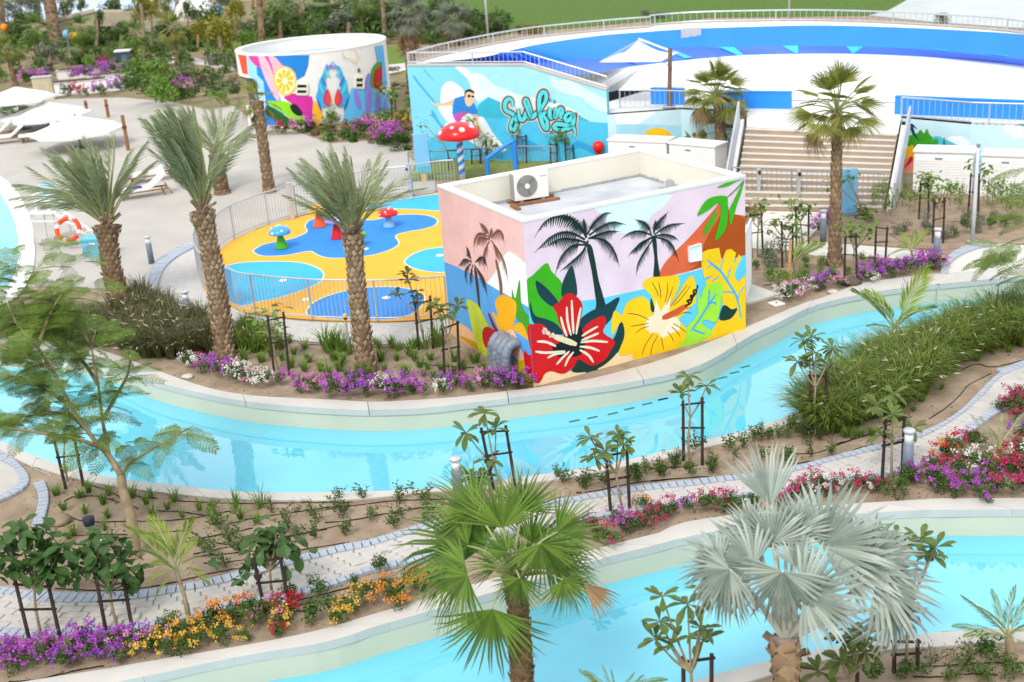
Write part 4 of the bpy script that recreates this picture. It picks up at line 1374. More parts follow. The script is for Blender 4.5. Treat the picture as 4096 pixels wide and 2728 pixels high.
tpaint(tw_l, tl[0], tl[1], [('painted_cloud', "E:95,610 300,615 270,650 200,690 120,700 95,690", '#F2FBFE'), ('painted_sea', "E:90,690 250,690 480,700 480,860 90,860", '#A6DCF2', False),
                            ('painted_sun', "E:250,750 262,725 300,712 345,712 385,735 392,760 320,780 255,770", '#F6C61A')])
tpaint(tw_l, tl[1], tl[2], [('painted_leaf', "E:372,765 380,735 420,748 440,765 400,775", '#2C8A34'), ('painted_leaf', "E:440,765 480,755 470,725 505,760 490,780", '#2C8A34'), ('painted_flower', "E:512,745 525,735 535,745 530,760 516,758", '#A83034')])
tpaint(tw_r, trr[0], trr[1], [('painted_sea', "E:1850,760 1950,790 2040,840 2120,900 1900,1000 1800,900", '#54C4DC'), ('painted_cloud', "E:1930,765 2000,755 2060,790 2100,830 2040,820 1980,800", '#EEF9FD'),
                              ('painted_leaf', "E:1680,790 1700,760 1760,740 1780,720 1800,740 1815,715 1830,745 1850,770 1840,790 1865,770 1880,790 1860,850 1850,1000 1690,900", '#3EA026'),
                              ('painted_petal', "E:1672,830 1690,820 1700,780 1712,815 1745,820 1740,1030 1690,1040 1672,1000", '#F5B81C'), ('painted_petal', "E:1672,900 1700,880 1735,870 1735,950 1690,960", '#F09080'),
                              ('painted_stamen', "E:1690,935 1730,900 1740,880 1725,870 1700,915", '#C82824'), ('painted_petal', "E:1775,815 1835,805 1832,822 1780,826", '#D03022'),
                              ('painted_palm', "E:1676,676 1700,675 1740,690 1765,720 1740,705 1750,740 1775,785 1735,745 1725,720 1720,760 1705,720 1690,735 1680,715", '#16414E', False),
                              ('painted_leaf', "E:1900,820 1912,762 1920,800 1950,810 1990,825 1900,840", '#2C8A4A'), ('painted_sea', "E:2060,930 2085,900 2080,1060 2062,1060", '#167C9C', False)])
tpaint(tw_r, trr[1], trr[2], [('painted_cloud', "E:2240,705 2330,690 2350,760 2300,760", '#F2FBFE'), ('painted_sea', "E:2060,830 2200,850 2400,870 2400,980 2060,960", '#A6DCF2', False)])

st = thing('stairs', 'wide straight flight of tan steps with white edges climbing to the terrace', 'stairs', S0)
NS = 13
for i in range(NS):
    t0, t1 = i / NS, (i + 1) / NS
    a, b = S0.lerp(T0, t0), S1.lerp(T1, t0)
    c, d = S0.lerp(T0, t1), S1.lerp(T1, t1)
    z0, z1 = TZ * t0, TZ * t1
    bx = [Vector((p.x, p.y, z)) - S0 for p in (a, b, d, c) for z in (z0 - .02, z1)]
    s = MB().add(bx, [(0, 2, 3, 1), (1, 3, 5, 7), (0, 1, 7, 6), (2, 4, 5, 3)])
    s.build('step', mat('step_tan', (.47, .37, .28), .85, scale=1.5, c2=(.41, .32, .24), bump=.2), st)
    fwd = Vector((c.x - a.x, c.y - a.y, 0)).normalized()
    for p in (a, b, c, d): p.z = z1 + .012
    e = MB()
    fz = Vector((0, 0, .045))
    q0, q1 = a - fwd * .02 - S0, b - fwd * .02 - S0
    r0, r1 = a + fwd * .14 - S0, b + fwd * .14 - S0
    e.add([q0 - fz, q1 - fz, q1, q0, r0, r1], [(0, 1, 2, 3), (3, 2, 5, 4)])
    e.build('tread', mat('tread_white', (.64, .61, .57), .7, var=.06), st)
# stair side walls
for (a, b, nm, w_, h0) in ((S0, T0, 'stair_side', .16, .3), (S1, T1, 'stair_side', .16, .3)):
    sgn = -1 if a is S0 else 1
    X = (S1 - S0).normalized() * sgn * .1
    P = [a + X, Vector((b.x, b.y, 0)) + X, Vector((b.x, b.y, TZ + h0)) + X, a + Vector((0, 0, h0)) + X]
    Q = [p + X * 1.5 for p in P]
    mb = MB().poly([p - S0 for p in P]).poly([p - S0 for p in Q])
    for i in range(4):
        j = (i + 1) % 4
        mb.add([P[i] - S0, P[j] - S0, Q[j] - S0, Q[i] - S0], [(0, 1, 2, 3)])
    mb.build(nm, mat('side_pale', (.68, .70, .68), .6), st)
# sloping metal guard panels beside the stairs
X = (S1 - S0).normalized()
for (a, b, off_, lb) in ((S1, T1, .32, 'sloping grey metal guard panel on the right side of the stairs'), (S0, T0, -.3, 'sloping pale guard panel on the left side of the stairs')):
    o = a + X * off_
    t = thing('stair_guard', lb, 'guard panel', o)
    e1 = Vector((b.x - a.x, b.y - a.y, TZ)) + X * (.05 if off_ > 0 else 0)
    hh = Vector((0, 0, .95))
    MB().add([Vector((0, 0, .1)), e1 + Vector((0, 0, .1)), e1 + hh, hh * 1.0, Vector((0, 0, .1)) + X * .04, e1 + Vector((0, 0, .1)) + X * .04, e1 + hh + X * .04, hh + X * .04], [(0, 1, 2, 3), (4, 7, 6, 5), (3, 2, 6, 7), (0, 3, 7, 4), (1, 5, 6, 2)]).build('panel', mat('guard_grey', (.52, .56, .62), .4, var=.06, metal=.2), t)
    MB().tube([hh, e1 + hh], .04, 8).build('hand_rail', M_STEEL, t)
    for q in (0, .5, 1):
        MB().bar(e1 * q - Vector((0, 0, .05)), e1 * q + hh, .05).build('post', M_STEEL, t)

for nm, P, lb in (('terrace_railing', [G('E', 112, 600, TZ), G('E', 240, 600, TZ), G('E', 450, 607, TZ), G('E', 800, 625, TZ)], 'grey railing along the terrace edge behind the left cabinets'),
                  ('terrace_railing', [p + Vector((.05, .12, 0)) for p in trr], 'grey railing along the terrace edge behind the right cabinets')):
    r_ = thing(nm, lb, 'railing', P[0])
    bars_along([p - P[0] for p in P], .75, r_, .22, 3.2, M_STEEL, .06, .016)
# low blue walls at the pool edge
for a, b, lb in ((('E', 270, 585), ('E', 450, 590), 'low blue wall stretch behind the left terrace railing'), (('E', 640, 605), ('E', 1050, 612), 'low blue wall stretch between the two tall fan palms'),
                 (('E', 1622, 640), ('E', 2360, 675), 'long low blue wall behind the right terrace railing')):
    p, q = G(*a, TZ), G(*b, TZ)
    d_ = (q - p).normalized()
    nn = Vector((-d_.y, d_.x, 0)) * .35
    t = thing('pool_kerb_wall', lb, 'wall', p + nn)
    MB().bar(Vector((0, 0, .32)), q - p + Vector((0, 0, .32)), .2, .66).build('wall', BLW, t)
    MB().bar(Vector((0, 0, .67)), q - p + Vector((0, 0, .67)), .24, .04).build('wall_cap', BLW, t)

# ---- white louvred cabinets
def cabinet(a, b, h, dep, lb):
    X = (b - a)
    w = X.length
    X.normalize()
    Y = Vector((-X.y, X.x, 0))
    t = thing('pool_cabinet', lb, 'cabinet', a, 'white storage cabinets along the terrace wall', atan2(X.y, X.x))
    CW = mat('cabinet_white', (.87, .88, .89), .45, var=.03)
    MB().box((w / 2, dep / 2, h / 2), (w, dep, h - .02)).build('body', CW, t)
    MB().box((w / 2, dep / 2 - .02, h + .01), (w + .08, dep + .08, .06)).build('lid', CW, t)
    for i in range(2):
        x0, x1 = .05 + i * (w - .1) / 2, .05 + (i + 1) * (w - .1) / 2
        dr = MB().box(((x0 + x1) / 2, -.012, h * .47), (x1 - x0 - .03, .024, h * .86)).build('door', CW, t)
        sm_ = MB().box((0, 0, 0), (x1 - x0 - .1, .02, .084)).mesh('slat', CW)
        for k in range(int(h * .8 / .095)):
            obj('slat', sm_, dr, ((x0 + x1) / 2, -.028, .12 + k * .095), (.14, 0, 0))
    MB().box((w * .42, -.03, h * .84), (.24, .03, .06)).build('handle', M_GREYST, t)
    for x in (.08, w - .08):
        MB().box((x, .1, .0), (.08, .08, .08)).build('foot', M_GREYST, t)


ca, cb, cc, cd_ = G('E', 52, 968), G('E', 372, 985), G('E', 388, 985), G('E', 640, 1012)
cabinet(ca, cb, atd('E', 52, 762, ca).z, .9, 'white louvred cabinet beside the surfer wall, leftmost of the four')
cabinet(cc, cd_, atd('E', 388, 778, cc).z, .9, 'white louvred cabinet between a matching cabinet and the leaning palm trunk')
cabinet(G('E', 1735, 1072), G('E', 2062, 1085), 1.5, .9, 'white louvred cabinet next to the painted yellow flower')
cabinet(G('E', 2108, 1090), G('E', 2420, 1105), 1.45, .9, 'white louvred cabinet behind the lamp pole, cut by the frame')
# ================================================================ fences
def fence(P, h, lb, pitch=.13, post=1.9, m=M_STEEL, closed=False):
    t = thing('fence', lb, 'fence', P[0])
    bars_along([p - P[0] for p in P], h, t, pitch, post, m, .05, .016, .1, .05)
    return t


fz = lambda s: [p + Vector((0, 0, .03)) for p in smooth(GP(s), 4)]
pf = fence(fz("G:2140,1318 1900,1338 1640,1350 1200,1342 1000,1330 800,1312 560,1280 480,1245 390,1195"), 1.2, 'curved grey bar fence along the near side of the yellow playground')
f2 = fence(fz("G:390,1195 290,1150 230,1090 190,1010 185,930 230,860 340,795 440,712 640,622 790,570 940,530"), 1.2, 'curved grey bar fence round the left and back of the playground')
pn = fz("G:355,1178 390,1195 480,1245")
MB().strip([p - f2.location + Vector((0, 0, .12)) for p in pn], [p - f2.location + Vector((0, 0, 1.14)) for p in pn]).build('solid_panel', mat('panel_blue', '#4FA6DE', .4, var=.04), f2)
fence(fz("G:960,528 1080,500 1300,455 1500,408 1600,385"), 1.2, 'grey bar fence behind the playground between the two gate posts')
g0, g1 = G('G', 1600, 385, .03), G('G', 1850, 365, .03)
t = thing('gate', 'grey bar gate with thick posts at the back of the playground', 'gate', g0)
bars_along([Vector((0, 0, 0)), g1 - g0], 1.2, t, .13, 9, M_STEEL, .06, .018)
for p in (Vector((0, 0, 0)), g1 - g0):
    MB().box(p + Vector((0, 0, .65)), (.14, .14, 1.3)).build('gate_post', M_STEEL, t)
for z in (.25, 1.1):
    MB().box(g1 - g0 + Vector((-.06, -.08, z)), (.08, .06, .08)).build('hinge', M_BLACK, t)
fence(fz("G:1870,362 2060,330 2200,318"), 1.2, 'short grey bar fence between the playground gate and the hut')
gp = G('G', 925, 540, .03)
t = thing('gate_post', 'thick pale post ending the curved playground fence', 'post', gp)
MB().box((0, 0, .68), (.16, .16, 1.36)).build('post_body', M_STEEL, t)
MB().box((0, 0, 1.37), (.2, .2, .03)).build('post_cap', M_STEEL, t)
fence(fz("C:100,1585 280,1575 560,1560 820,1545 1100,1530 1450,1535"), 1.15, 'grey bar fence in front of the surfer wall lawn', .15, 2.2, M_GREYST)
fs = fence([p + Vector((0, 0, .02)) for p in GP("E:735,1125 880,1128 1100,1140 1320,1150 1570,1170")], 1.25, 'grey bar fence closing off the foot of the stairs', .17, 2.1, M_GREYST)
for x, y in ((880, 1128), (1100, 1140)):
    p = G('E', x, y, .02) - fs.location
    MB().box(p + Vector((0, -.03, .62)), (.11, .11, 1.26)).build('gate_post', M_STEEL, fs)
    for z in (.2, 1.12):
        MB().box(p + Vector((.02, -.1, z)), (.09, .05, .12)).build('hinge', M_BLACK, fs)
struct('lawn', MB().poly(sheet(GP("C:90,1600 560,1570 1100,1540 1500,1540 1990,1430 1972,1412 150,1385"), .014)), mat('strip_lawn', (.22, .25, .05), .95, scale=6, c2=(.15, .18, .03), bump=.6, bscale=50))

# ================================================================ mushrooms and water toys
CAPS = {}


def mushroom(label, base, R, H, capc, stemc, spots=7, stem='cone', spotc=None, seed=0):
    r_ = random.Random(seed)
    t = thing('toadstool', label, 'toadstool', base)
    n = 20
    if stem == 'pole':
        s = MB()
        for q in range(1):
            s.lathe([(.13, 0), (.13, H)], 16)
        s.build('stem', mat('pole_white', (.80, .82, .84), .35), t, True)
        b = MB()
        for k in range(5):
            z0 = k * H / 5
            N = 16
            vs = []
            for i in range(N + 1):
                a = 2 * pi * i / N
                vs.append((Vector((.134 * cos(a), .134 * sin(a), min(H, z0 + .26 * H * i / N))), Vector((.134 * cos(a), .134 * sin(a), min(H, z0 + H * .1 + .26 * H * i / N)))))
            b.strip([v[0] for v in vs], [v[1] for v in vs])
        b.build('spiral_stripe', mat('pole_blue', '#2F86D8', .35), t)
    else:
        MB().lathe([(R * .62, 0), (R * .6, .03), (R * .45, H * .4), (R * .30, H * .75), (R * .2, H)], 18).build('stem', mat('stem_' + stemc, stemc, .4, var=.05), t, True)
    prof = [(R * .18, H - R * .02), (R * .8, H - .02 * R), (R * .97, H + R * .03), (R, H + R * .12)]
    for i in range(1, 9):
        a = pi / 2 * i / 8
        prof.append((max(.005, R * cos(a)), H + R * .12 + R * .62 * sin(a)))
    MB().lathe(prof, 26).build('cap', mat('cap_' + capc, capc, .25, var=.04, coat=.3), t, True)
    sm = mat('spot_white', (.80, .80, .76), .4, var=.03)
    for i in range(spots):
        a = i * 2.4 + r_.uniform(-.3, .3) + seed
        el = r_.uniform(.15, 1.1) if i else 1.2
        c = Vector((R * cos(el) * cos(a), R * cos(el) * sin(a), H + R * .12 + R * .62 * sin(el)))
        nn = Vector((cos(el) * cos(a), cos(el) * sin(a), sin(el) * 1.5)).normalized()
        rr = R * r_.uniform(.10, .15)
        M = frame(Vector((-sin(a), cos(a), 0)), nn)
        d = MB().lathe([(rr, -.01), (rr * .9, rr * .25), (rr * .5, rr * .45), (.004, rr * .5)], 10).mesh('spot', sm, True)
        objm('spot', d, t, Matrix.Translation(c) @ M)
    return t


b_ = G('C', 590, 1590)
mushroom('giant red toadstool shower with white spots on a blue striped pole', b_, .86, 1.78, '#E21418', '#FFFFFF', 9, 'pole', seed=1)
mushroom('small blue toadstool with green stem on the playground', G('G', 838, 768, .03), .38, .50, '#3FA0E0', '#46AA28', 6, seed=2)
mushroom('yellow toadstool with orange stem at the back of the playground', G('G', 1138, 598, .03), .40, .55, '#F6B414', '#F0602A', 5, seed=3)
mushroom('lilac toadstool with red stem beside the palm trunk', G('G', 1275, 690, .03), .38, .58, '#9C8CDC', '#D8202C', 4, seed=4)
mushroom('red white-spotted toadstool with pale blue stem on the playground', G('G', 1680, 600, .03), .36, .42, '#DC1A20', '#7FB8E8', 7, seed=5)
mushroom('small green toadstool half hidden behind the palm trunk', G('G', 1455, 745, .03), .26, .30, '#46B022', '#46B022', 3, seed=6)
p = G('E', -5, 905)
zb = atd('C', 1895, 1250, p).z - 1.58
t = thing('ball_toy', 'red ball on a red post rising behind the hut roof', 'water toy', p)
MB().lathe([(.16, 0), (.13, 1.25 + zb), (.16, 1.3 + zb)], 12).build('post', mat('cap_#E21418', '#E21418', .25), t, True)
MB().lathe([(.02, 1.33 + zb)] + [(.25 * sin(pi * i / 12), 1.58 + zb - .25 * cos(pi * i / 12)) for i in range(1, 12)] + [(.02, 1.83 + zb)], 18).build('ball', MATS['cap_#E21418'], t, True)
# blue tube arch
a0, a1 = G('C', 830, 1565), G('C', 1090, 1540)
t = thing('tube_arch', 'bright blue bent tube frame behind the hut roof', 'water toy', a0)
d_ = a1 - a0
MB().tube(smooth([Vector((0, 0, 0)), Vector((0, 0, .75)), d_ * .04 + Vector((0, 0, .85)), d_ * .95 + Vector((0, 0, 1.42)), d_ + Vector((0, 0, 1.3)), d_ * 1.02], 6), .085, 12).build('tube', mat('arch_blue', '#2F8CEC', .35), t, True)
for q in (Vector((0, 0, .02)), d_ * 1.02 + Vector((0, 0, .02))):
    MB().lathe([(.15, 0), (.15, .03)], 12).build('flange', M_STEEL, t, loc=q)
# ice cream lolly style sign and blue board
for k, x, y, w_, h_, lb, wood in (('C', 232, 1590, .62, 1.65, 'pale blue ice lolly shaped sign board on a wooden stick', 1), ('E', 1376, 1195, .58, 1.55, 'flat light blue board leaning behind the tall palm trunk', 0)):
    p = G(k, x, y)
    t = thing('sign_board', lb, 'sign', p, None, -.05)
    z0 = .35 if wood else .06
    s = MB().box((0, 0, z0 + h_ / 2), (w_, .08, h_)).build('board', mat('board_blue', '#7CC0E8' if wood else '#6FB6E0', .45, var=.05), t)
    bv = s.modifiers.new('b', 'BEVEL'); bv.width = .03; bv.segments = 2
    MB().box((0, -.045, z0 + .16), (w_ + .02, .02, .28) if wood else (.14, .02, .03)).build('lower_band', mat('board_teal', '#46B4C8', .45), t)
    if wood:
        MB().box((0, 0, .18), (.2, .05, .42)).build('stick', mat('stick_wood', (.62, .40, .18), .7), t)
    else:
        MB().box((0, 0, .03), (w_ + .1, .3, .06)).build('foot', M_GREYST, t)

# ================================================================ bollards and lamp posts
def bollard(k, x, y, lb, h=.95, c=None):
    p = G(k, x, y, .01)
    t = thing('bollard_light', lb, 'bollard light', p, 'grey bollard lights along the paths')
    MB().lathe([(.10, 0), (.10, h * .72)], 14).build('column', c or mat('bollard_grey', (.17, .20, .26), .45), t, True)
    MB().lathe([(.085, h * .72), (.085, h * .94)], 14).build('lens', mat('bollard_lens', (.80, .82, .84), .2), t, True)
    MB().lathe([(.115, h * .94), (.115, h * .985), (.10, h)], 14).build('head', mat('bollard_top', (.50, .52, .56), .4), t, True)


bollard('F', 1300, 970, 'grey bollard light on the open deck left of the playground')
bollard('F', 1625, 1475, 'grey bollard light at the grass near the second date palm')
bollard('J', 900, 1170, 'grey bollard light by the river behind the green fan palm', .90)
bollard('K', 1612, 1122, 'grey bollard light among the crimson flowers beside staked sapling', 1.05)
bollard('H', 1655, 885, 'grey bollard light at the end of the purple flower bed', 1.05)
bollard('H', 768, 712, 'grey bollard light left of the tall leaning palm trunk', 1.0)
for k, x, y, ty, lb in (('H', 1938, 725, -420, 'tall white lamp pole in front of the right cabinets'), ('C', 830, 250, -330, 'thin grey lamp pole at the left part of the pool railing'), ('E', 1050, 115, -330, 'thin grey lamp pole behind the far pool rim')):
    p = G(k, x, y, 0 if k == 'H' else .03)
    t = thing('lamp_post', lb, 'lamp post', p)
    H_ = 2.95 if k == 'H' else 7.0
    r = .055 if k == 'H' else .08
    MB().lathe([(r * 1.15, 0), (r, H_ * .5), (r * .8, H_)], 10).build('pole', mat('lamp_white', (.60, .63, .68), .4), t, True)
    MB().lathe([(r * 2.8, 0), (r * 2.8, .05)], 8).build('base_plate', M_COPE, t)
    if k == 'H': MB().lathe([(r * 1.1, H_), (r * 1.1, H_ + .08), (.02, H_ + .1)], 10).build('pole_cap', M_GREYST, t)
    else: MB().box((.25, 0, H_ + .02), (.7, .2, .07)).build('lamp_head', M_GREYST, t)
p = G('I', 2352, 190)
t = thing('marker_stake', 'thin grey stake with small yellow cap in the grasses', 'marker stake', p)
MB().lathe([(.03, 0), (.03, 1.0)], 8).build('rod', M_STEEL, t)
MB().lathe([(.055, 1.0), (.055, 1.06), (.03, 1.1)], 10).build('cap', mat('cap_yellow', '#F0C020', .4), t)
MB().lathe([(.05, .95), (.05, 1.0)], 10).build('collar', M_BLACK, t)
p = G('L', 612, 295)
t = thing('spot_light', 'small dark garden spotlight standing in the sand bed', 'spotlight', p)
MB().lathe([(.03, 0), (.03, .12)], 8).build('spike', M_BLACK, t)
MB().lathe([(.05, .10), (.10, .14), (.12, .30), (.08, .31)], 12).build('lamp_body', mat('spot_navy', (.02, .025, .05), .5), t, True)

# ================================================================ lifeguard chair, loungers, parasols
p = G('F', 455, 790)
t = thing('lifeguard_chair', 'tall white lifeguard chair with ladder beside the round pool', 'lifeguard chair', p, None, -.25)
MB_ = M_WHITE
Hc = 1.2
for x, y in ((-.5, .45), (.5, .45), (-.5, -.35), (.5, -.35)):
    MB().bar((x * 1.15, y * 1.1, 0), (x * .8, y * .8, Hc), .06).build('leg', mat('chair_cream', (.72, .70, .62), .5), t)
MB().box((0, 0, Hc), (1.0, .85, .06)).build('platform', M_WHITE, t)
MB().box((0, .0, Hc + .38), (.6, .5, .07)).build('seat', M_WHITE, t)
MB().box((0, .27, Hc + .68), (.6, .05, .55)).build('backrest', mat('chair_blue', (.45, .72, .82), .5), t)
for x in (-.25, .25):
    MB().box((x, .0, Hc + .2), (.06, .45, .36)).build('seat_support', M_WHITE, t)
    MB().box((x * 1.3, -.02, Hc + .6), (.06, .5, .05)).build('armrest', M_WHITE, t)
ld = Vector((2.3, -.3, 0)), Vector((.5, -.1, Hc))
for o in (-.22, .22):
    MB().bar(ld[0] + Vector((0, o, 0)), ld[1] + Vector((0, o, 0)), .09, .05).build('ladder_rail', M_WHITE, t)
for i in range(1, 8):
    c = ld[0].lerp(ld[1], i / 8)
    MB().box(c, (.1, .42, .035)).build('rung', M_WHITE, t)
MB().bar((-.55, -.38, .9), (.55, -.38, .9), .04).build('brace', M_WHITE, t)
MB().bar((-.55, .48, .9), (.55, .48, .9), .04).build('brace', M_WHITE, t)
# ring buoy hangs on the chair
rc = atd('F', 583, 680, p, -1.3)
t = thing('ring_buoy', 'orange and white ring buoy hanging on the lifeguard chair', 'ring buoy', rc)
M = frame(RX, (CAM - rc).normalized() * .8 + Vector((0, 0, .2)))
R0 = .40
for k in range(8):
    a0, a1 = k * pi / 4 + .25, (k + 1) * pi / 4 + .25
    if k % 2: a0, a1 = a0 + .0, a1 - .0
    w = .17
    a0 = a0 + (w if k % 2 else -w); a1 = a1 + (-w if not k % 2 else w)
    if k % 2 == 0: a0, a1 = k * pi / 4 + .25 - .3, (k + 1) * pi / 4 + .25 - .0
    P = [M @ Vector((R0 * cos(a0 + (a1 - a0) * i / 8), R0 * sin(a0 + (a1 - a0) * i / 8), 0)) for i in range(9)]
    MB().tube(P, .082 if k % 2 == 0 else .078, 10).build('orange_section' if k % 2 == 0 else 'white_section', mat('buoy_orange', '#EE4A12', .45) if k % 2 == 0 else M_WHITE, t, True)
# light blue box by the palm
bx = G('F', 830, 900)
t = thing('storage_box', 'light blue plastic storage box standing behind the first date palm', 'storage box', bx, None, -.2)
MB().box((.1, 0, .3), (.9, .6, .6)).build('box_body', mat('box_blue', '#6FBCE0', .45), t)
MB().box((.1, 0, .63), (.96, .66, .07)).build('lid', mat('box_lid', '#58B4CC', .45), t)
MB().box((.1, -.33, .5), (.2, .03, .05)).build('handle', M_WHITE, t)


def lounger(p, rz, lb, towel=None, cm=M_WHITE):
    t = thing('sun_lounger', lb, 'sun lounger', p, 'sun loungers on the deck', rz)
    for y in (-.32, .32):
        MB().bar((-1.0, y, .28), (1.0, y, .28), .06).build('side_rail', M_WOOD, t)
        for x in (-.85, .85):
            MB().bar((x, y, 0), (x * .95, y, .27), .06).build('leg', M_WOOD, t)
    for x in (-.95, 0, .95):
        MB().bar((x, -.32, .27), (x, .32, .27), .05).build('cross_rail', M_WOOD, t)
    MB().bar((.9, -.3, .55), (1.15, -.3, .05), .05).build('back_strut', M_WOOD, t)
    c = MB()
    prof_ = smooth([Vector((-1.0, 0, .36)), Vector((-.2, 0, .36)), Vector((.25, 0, .38)), Vector((.6, 0, .62)), Vector((1.0, 0, .9))], 4)
    for i in range(len(prof_) - 1):
        c.bar(prof_[i], prof_[i + 1], .66, .11)
    c.build('cushion', cm, t)
    MB().bar((.72, 0, .80), (.98, 0, .97), .5, .1).build('pillow', cm, t)
    if towel:
        MB().bar((-.55, 0, .425), (.0, 0, .425), .45, .02).build('towel', mat('towel_' + towel, towel, .9), t)


lounger(G('F', 1230, 400), .35, 'white cushioned lounger with blue towel on the deck', '#2A22A0')
lounger(G('F', 1190, 300) + Vector((.4, .7, 0)), .35, 'white cushioned lounger behind the lounger with the blue towel')
for x, y, lb in ((-40, 1190, 'white lounger under the parasols cut by the left frame edge'), (60, 1225, 'white lounger nearest the parasol base'), (340, 1205, 'white lounger right of the parasol base'), (560, 1160, 'white lounger under the third parasol')):
    lounger(G('A', x, y), .25, lb)


def parasol(apex, R, H, lb, px=None):
    t = thing('parasol', lb, 'parasol', Vector((apex.x, apex.y, 0)), 'white parasols over the loungers')
    n = 8
    s = MB()
    ap = Vector((0, 0, H))
    rim_ = [Vector((R * cos(2 * pi * k / n + .2), R * sin(2 * pi * k / n + .2), H - R * .30)) for k in range(n)]
    for k in range(n):
        a, b = rim_[k], rim_[(k + 1) % n]
        mid_ = (a + b) / 2 * .96
        mid_.z = (a.z + b.z) / 2 - .02
        q = MB()
        hm = ap.lerp((a + b) / 2, .5) - Vector((0, 0, .06))
        q.add([ap, a, mid_, b, hm, a.lerp(ap, .5), b.lerp(ap, .5)], [(0, 5, 4), (5, 1, 2, 4), (4, 2, 3, 6), (0, 4, 6)])
        q.add([a, mid_, b, a - Vector((0, 0, .12)), mid_ - Vector((0, 0, .13)), b - Vector((0, 0, .12))], [(0, 1, 4, 3), (1, 2, 5, 4)])
        q.build('canopy_panel', mat('canvas_white', (.80, .80, .79), .8, var=.03), t)
    MB().lathe([(.05, 0), (.05, H + .08)], 10).build('pole', M_WOOD, t)
    for k in range(n):
        MB().bar(Vector((0, 0, H - .1)), rim_[k] - Vector((0, 0, .03)), .03).build('rib', M_WOOD, t)
    MB().lathe([(.42, 0), (.42, .06), (.12, .1)], 18).build('base', mat('base_black', (.02, .02, .025), .5), t)
    return t


for (ax, ay, bx_, by_, R, lb) in ((130, 742, 140, 1130, 2.1, 'white parasol farthest left, its edge cut by the frame'), (375, 868, 215, 1130, 2.5, 'white octagonal parasol in front of the left one'), (640, 990, 640, 1290, 2.4, 'white parasol partly hidden by the first date palm crown')):
    p0 = G('A', bx_, by_)
    q = atd('A', ax, ay, p0)
    parasol(q, R, q.z, lb)
# cantilever parasol over the surf pool
pb = G('E', 385, 600, TZ)
t = thing('cantilever_parasol', 'white cantilever parasol on a dark wooden post by the surf pool', 'parasol', pb)
pt = atd('E', 390, 268, pb)
MB().tube([Vector((0, 0, 0)), pt - pb], .09, 8).build('post', mat('post_brown', (.16, .10, .07), .7, scale=5), t)
apx = atd('E', 215, 222, pb, 1.0)
bar_end = pt - pb - Vector((0, 0, .1))
MB().bar(bar_end, apx - pb + Vector((0, 0, .05)), .06).build('arm', M_WHITE, t)
R_ = 1.9
rim2 = []
for k in range(4):
    a = 2 * pi * k / 4 + .35
    rim2.append(apx - pb + Vector((R_ * 1.0 * cos(a), R_ * 1.0 * sin(a), -.72)))
for k in range(4):
    a, b = rim2[k], rim2[(k + 1) % 4]
    ap = apx - pb
    q = MB()
    rows = []
    for i in range(7):
        s_ = i / 6
        rows.append([ap.lerp(a, s_).lerp(ap.lerp(b, s_), j / 6) * 1.0 + Vector((0, 0, -.2 * sin(pi * s_) * (1 - .0 * j))) for j in range(7)])
    for i in range(6):
        q.strip(rows[i], rows[i + 1])
    q.build('canopy_panel', MATS['canvas_white'], t, True)
    MB().bar(ap, a, .03).build('rib', M_STEEL, t)
ck = atd('E', 392, 375, pb, -.1) - pb
MB().box(ck, (.12, .12, .22)).build('crank', mat('crank_brown', (.22, .10, .05), .6), t)
MB().bar(ck, ck + Vector((-.3, 0, .25)), .03).build('crank_handle', MATS['crank_brown'], t)
MB().box((0, 0, .04), (.5, .5, .08)).build('base', M_GREYST, t)

# ================================================================ small things on the far deck
for i, (x0, y0, y1, lb) in enumerate(((745, 950, 855, 'short brown wooden post on the far deck, left of three'), (930, 1005, 840, 'slim brown wooden post on the far deck, middle of three'), (1100, 1290, 965, 'tall brown wooden post with ropes near the second palm'))):
    p = G('A', x0, y0)
    q = atd('A', x0 - 12, y1, p)
    t = thing('wooden_post', lb, 'wooden post', p)
    MB().lathe([(.10, 0), (.09, q.z)], 10).build('post_shaft', M_WOOD, t)
    MB().lathe([(.12, q.z * .62), (.12, q.z * .70)], 10).build('rope_band', mat('rope', (.12, .06, .04), .9), t)
p = G('A', 1075, 575)
t = thing('kiosk', 'small dark kiosk box with white top among the far shrubs', 'kiosk', p, None, .1)
MB().box((0, 0, .6), (1.05, .9, 1.2)).build('wall', mat('kiosk_dark', (.06, .09, .14), .6, var=.2, scale=1), t)
MB().box((0, 0, 1.25), (1.2, 1.0, .1)).build('roof', M_WHITE, t)
MB().box((.1, -.46, .5), (.4, .04, .9)).build('door', mat('kiosk_door', (.12, .16, .22), .5), t)
p = G('A', 395, 860)
t = thing('planter_wall', 'low beige wall block behind the parasols', 'wall', p, None, .1)
MB().box((0, 0, .75), (1.2, .5, 1.5)).build('wall', mat('planter_beige', (.50, .44, .30), .8), t)
MB().box((0, 0, 1.53), (1.3, .6, .06)).build('coping', M_COPE, t)
for x, y, w, lb in ((720, 660, 3.6, 'long white planter box with magenta flowers on the far deck'), (680, 770, 3.8, 'white bench-like planter in front of the magenta planter'), (950, 710, 3.0, 'white planter box right of the magenta planter')):
    p = G('A', x, y)
    t = thing('planter', lb, 'planter', p, None, .12)
    MB().box((0, 0, .3), (w, .9, .6)).build('planter_body', M_WHITE, t)
    MB().box((0, 0, .62), (w + .1, 1.0, .05)).build('coping', M_COPE, t)
    MB().box((0, 0, .66), (w - .2, .7, .04)).build('soil', mat('soil', (.06, .04, .03), .95), t)
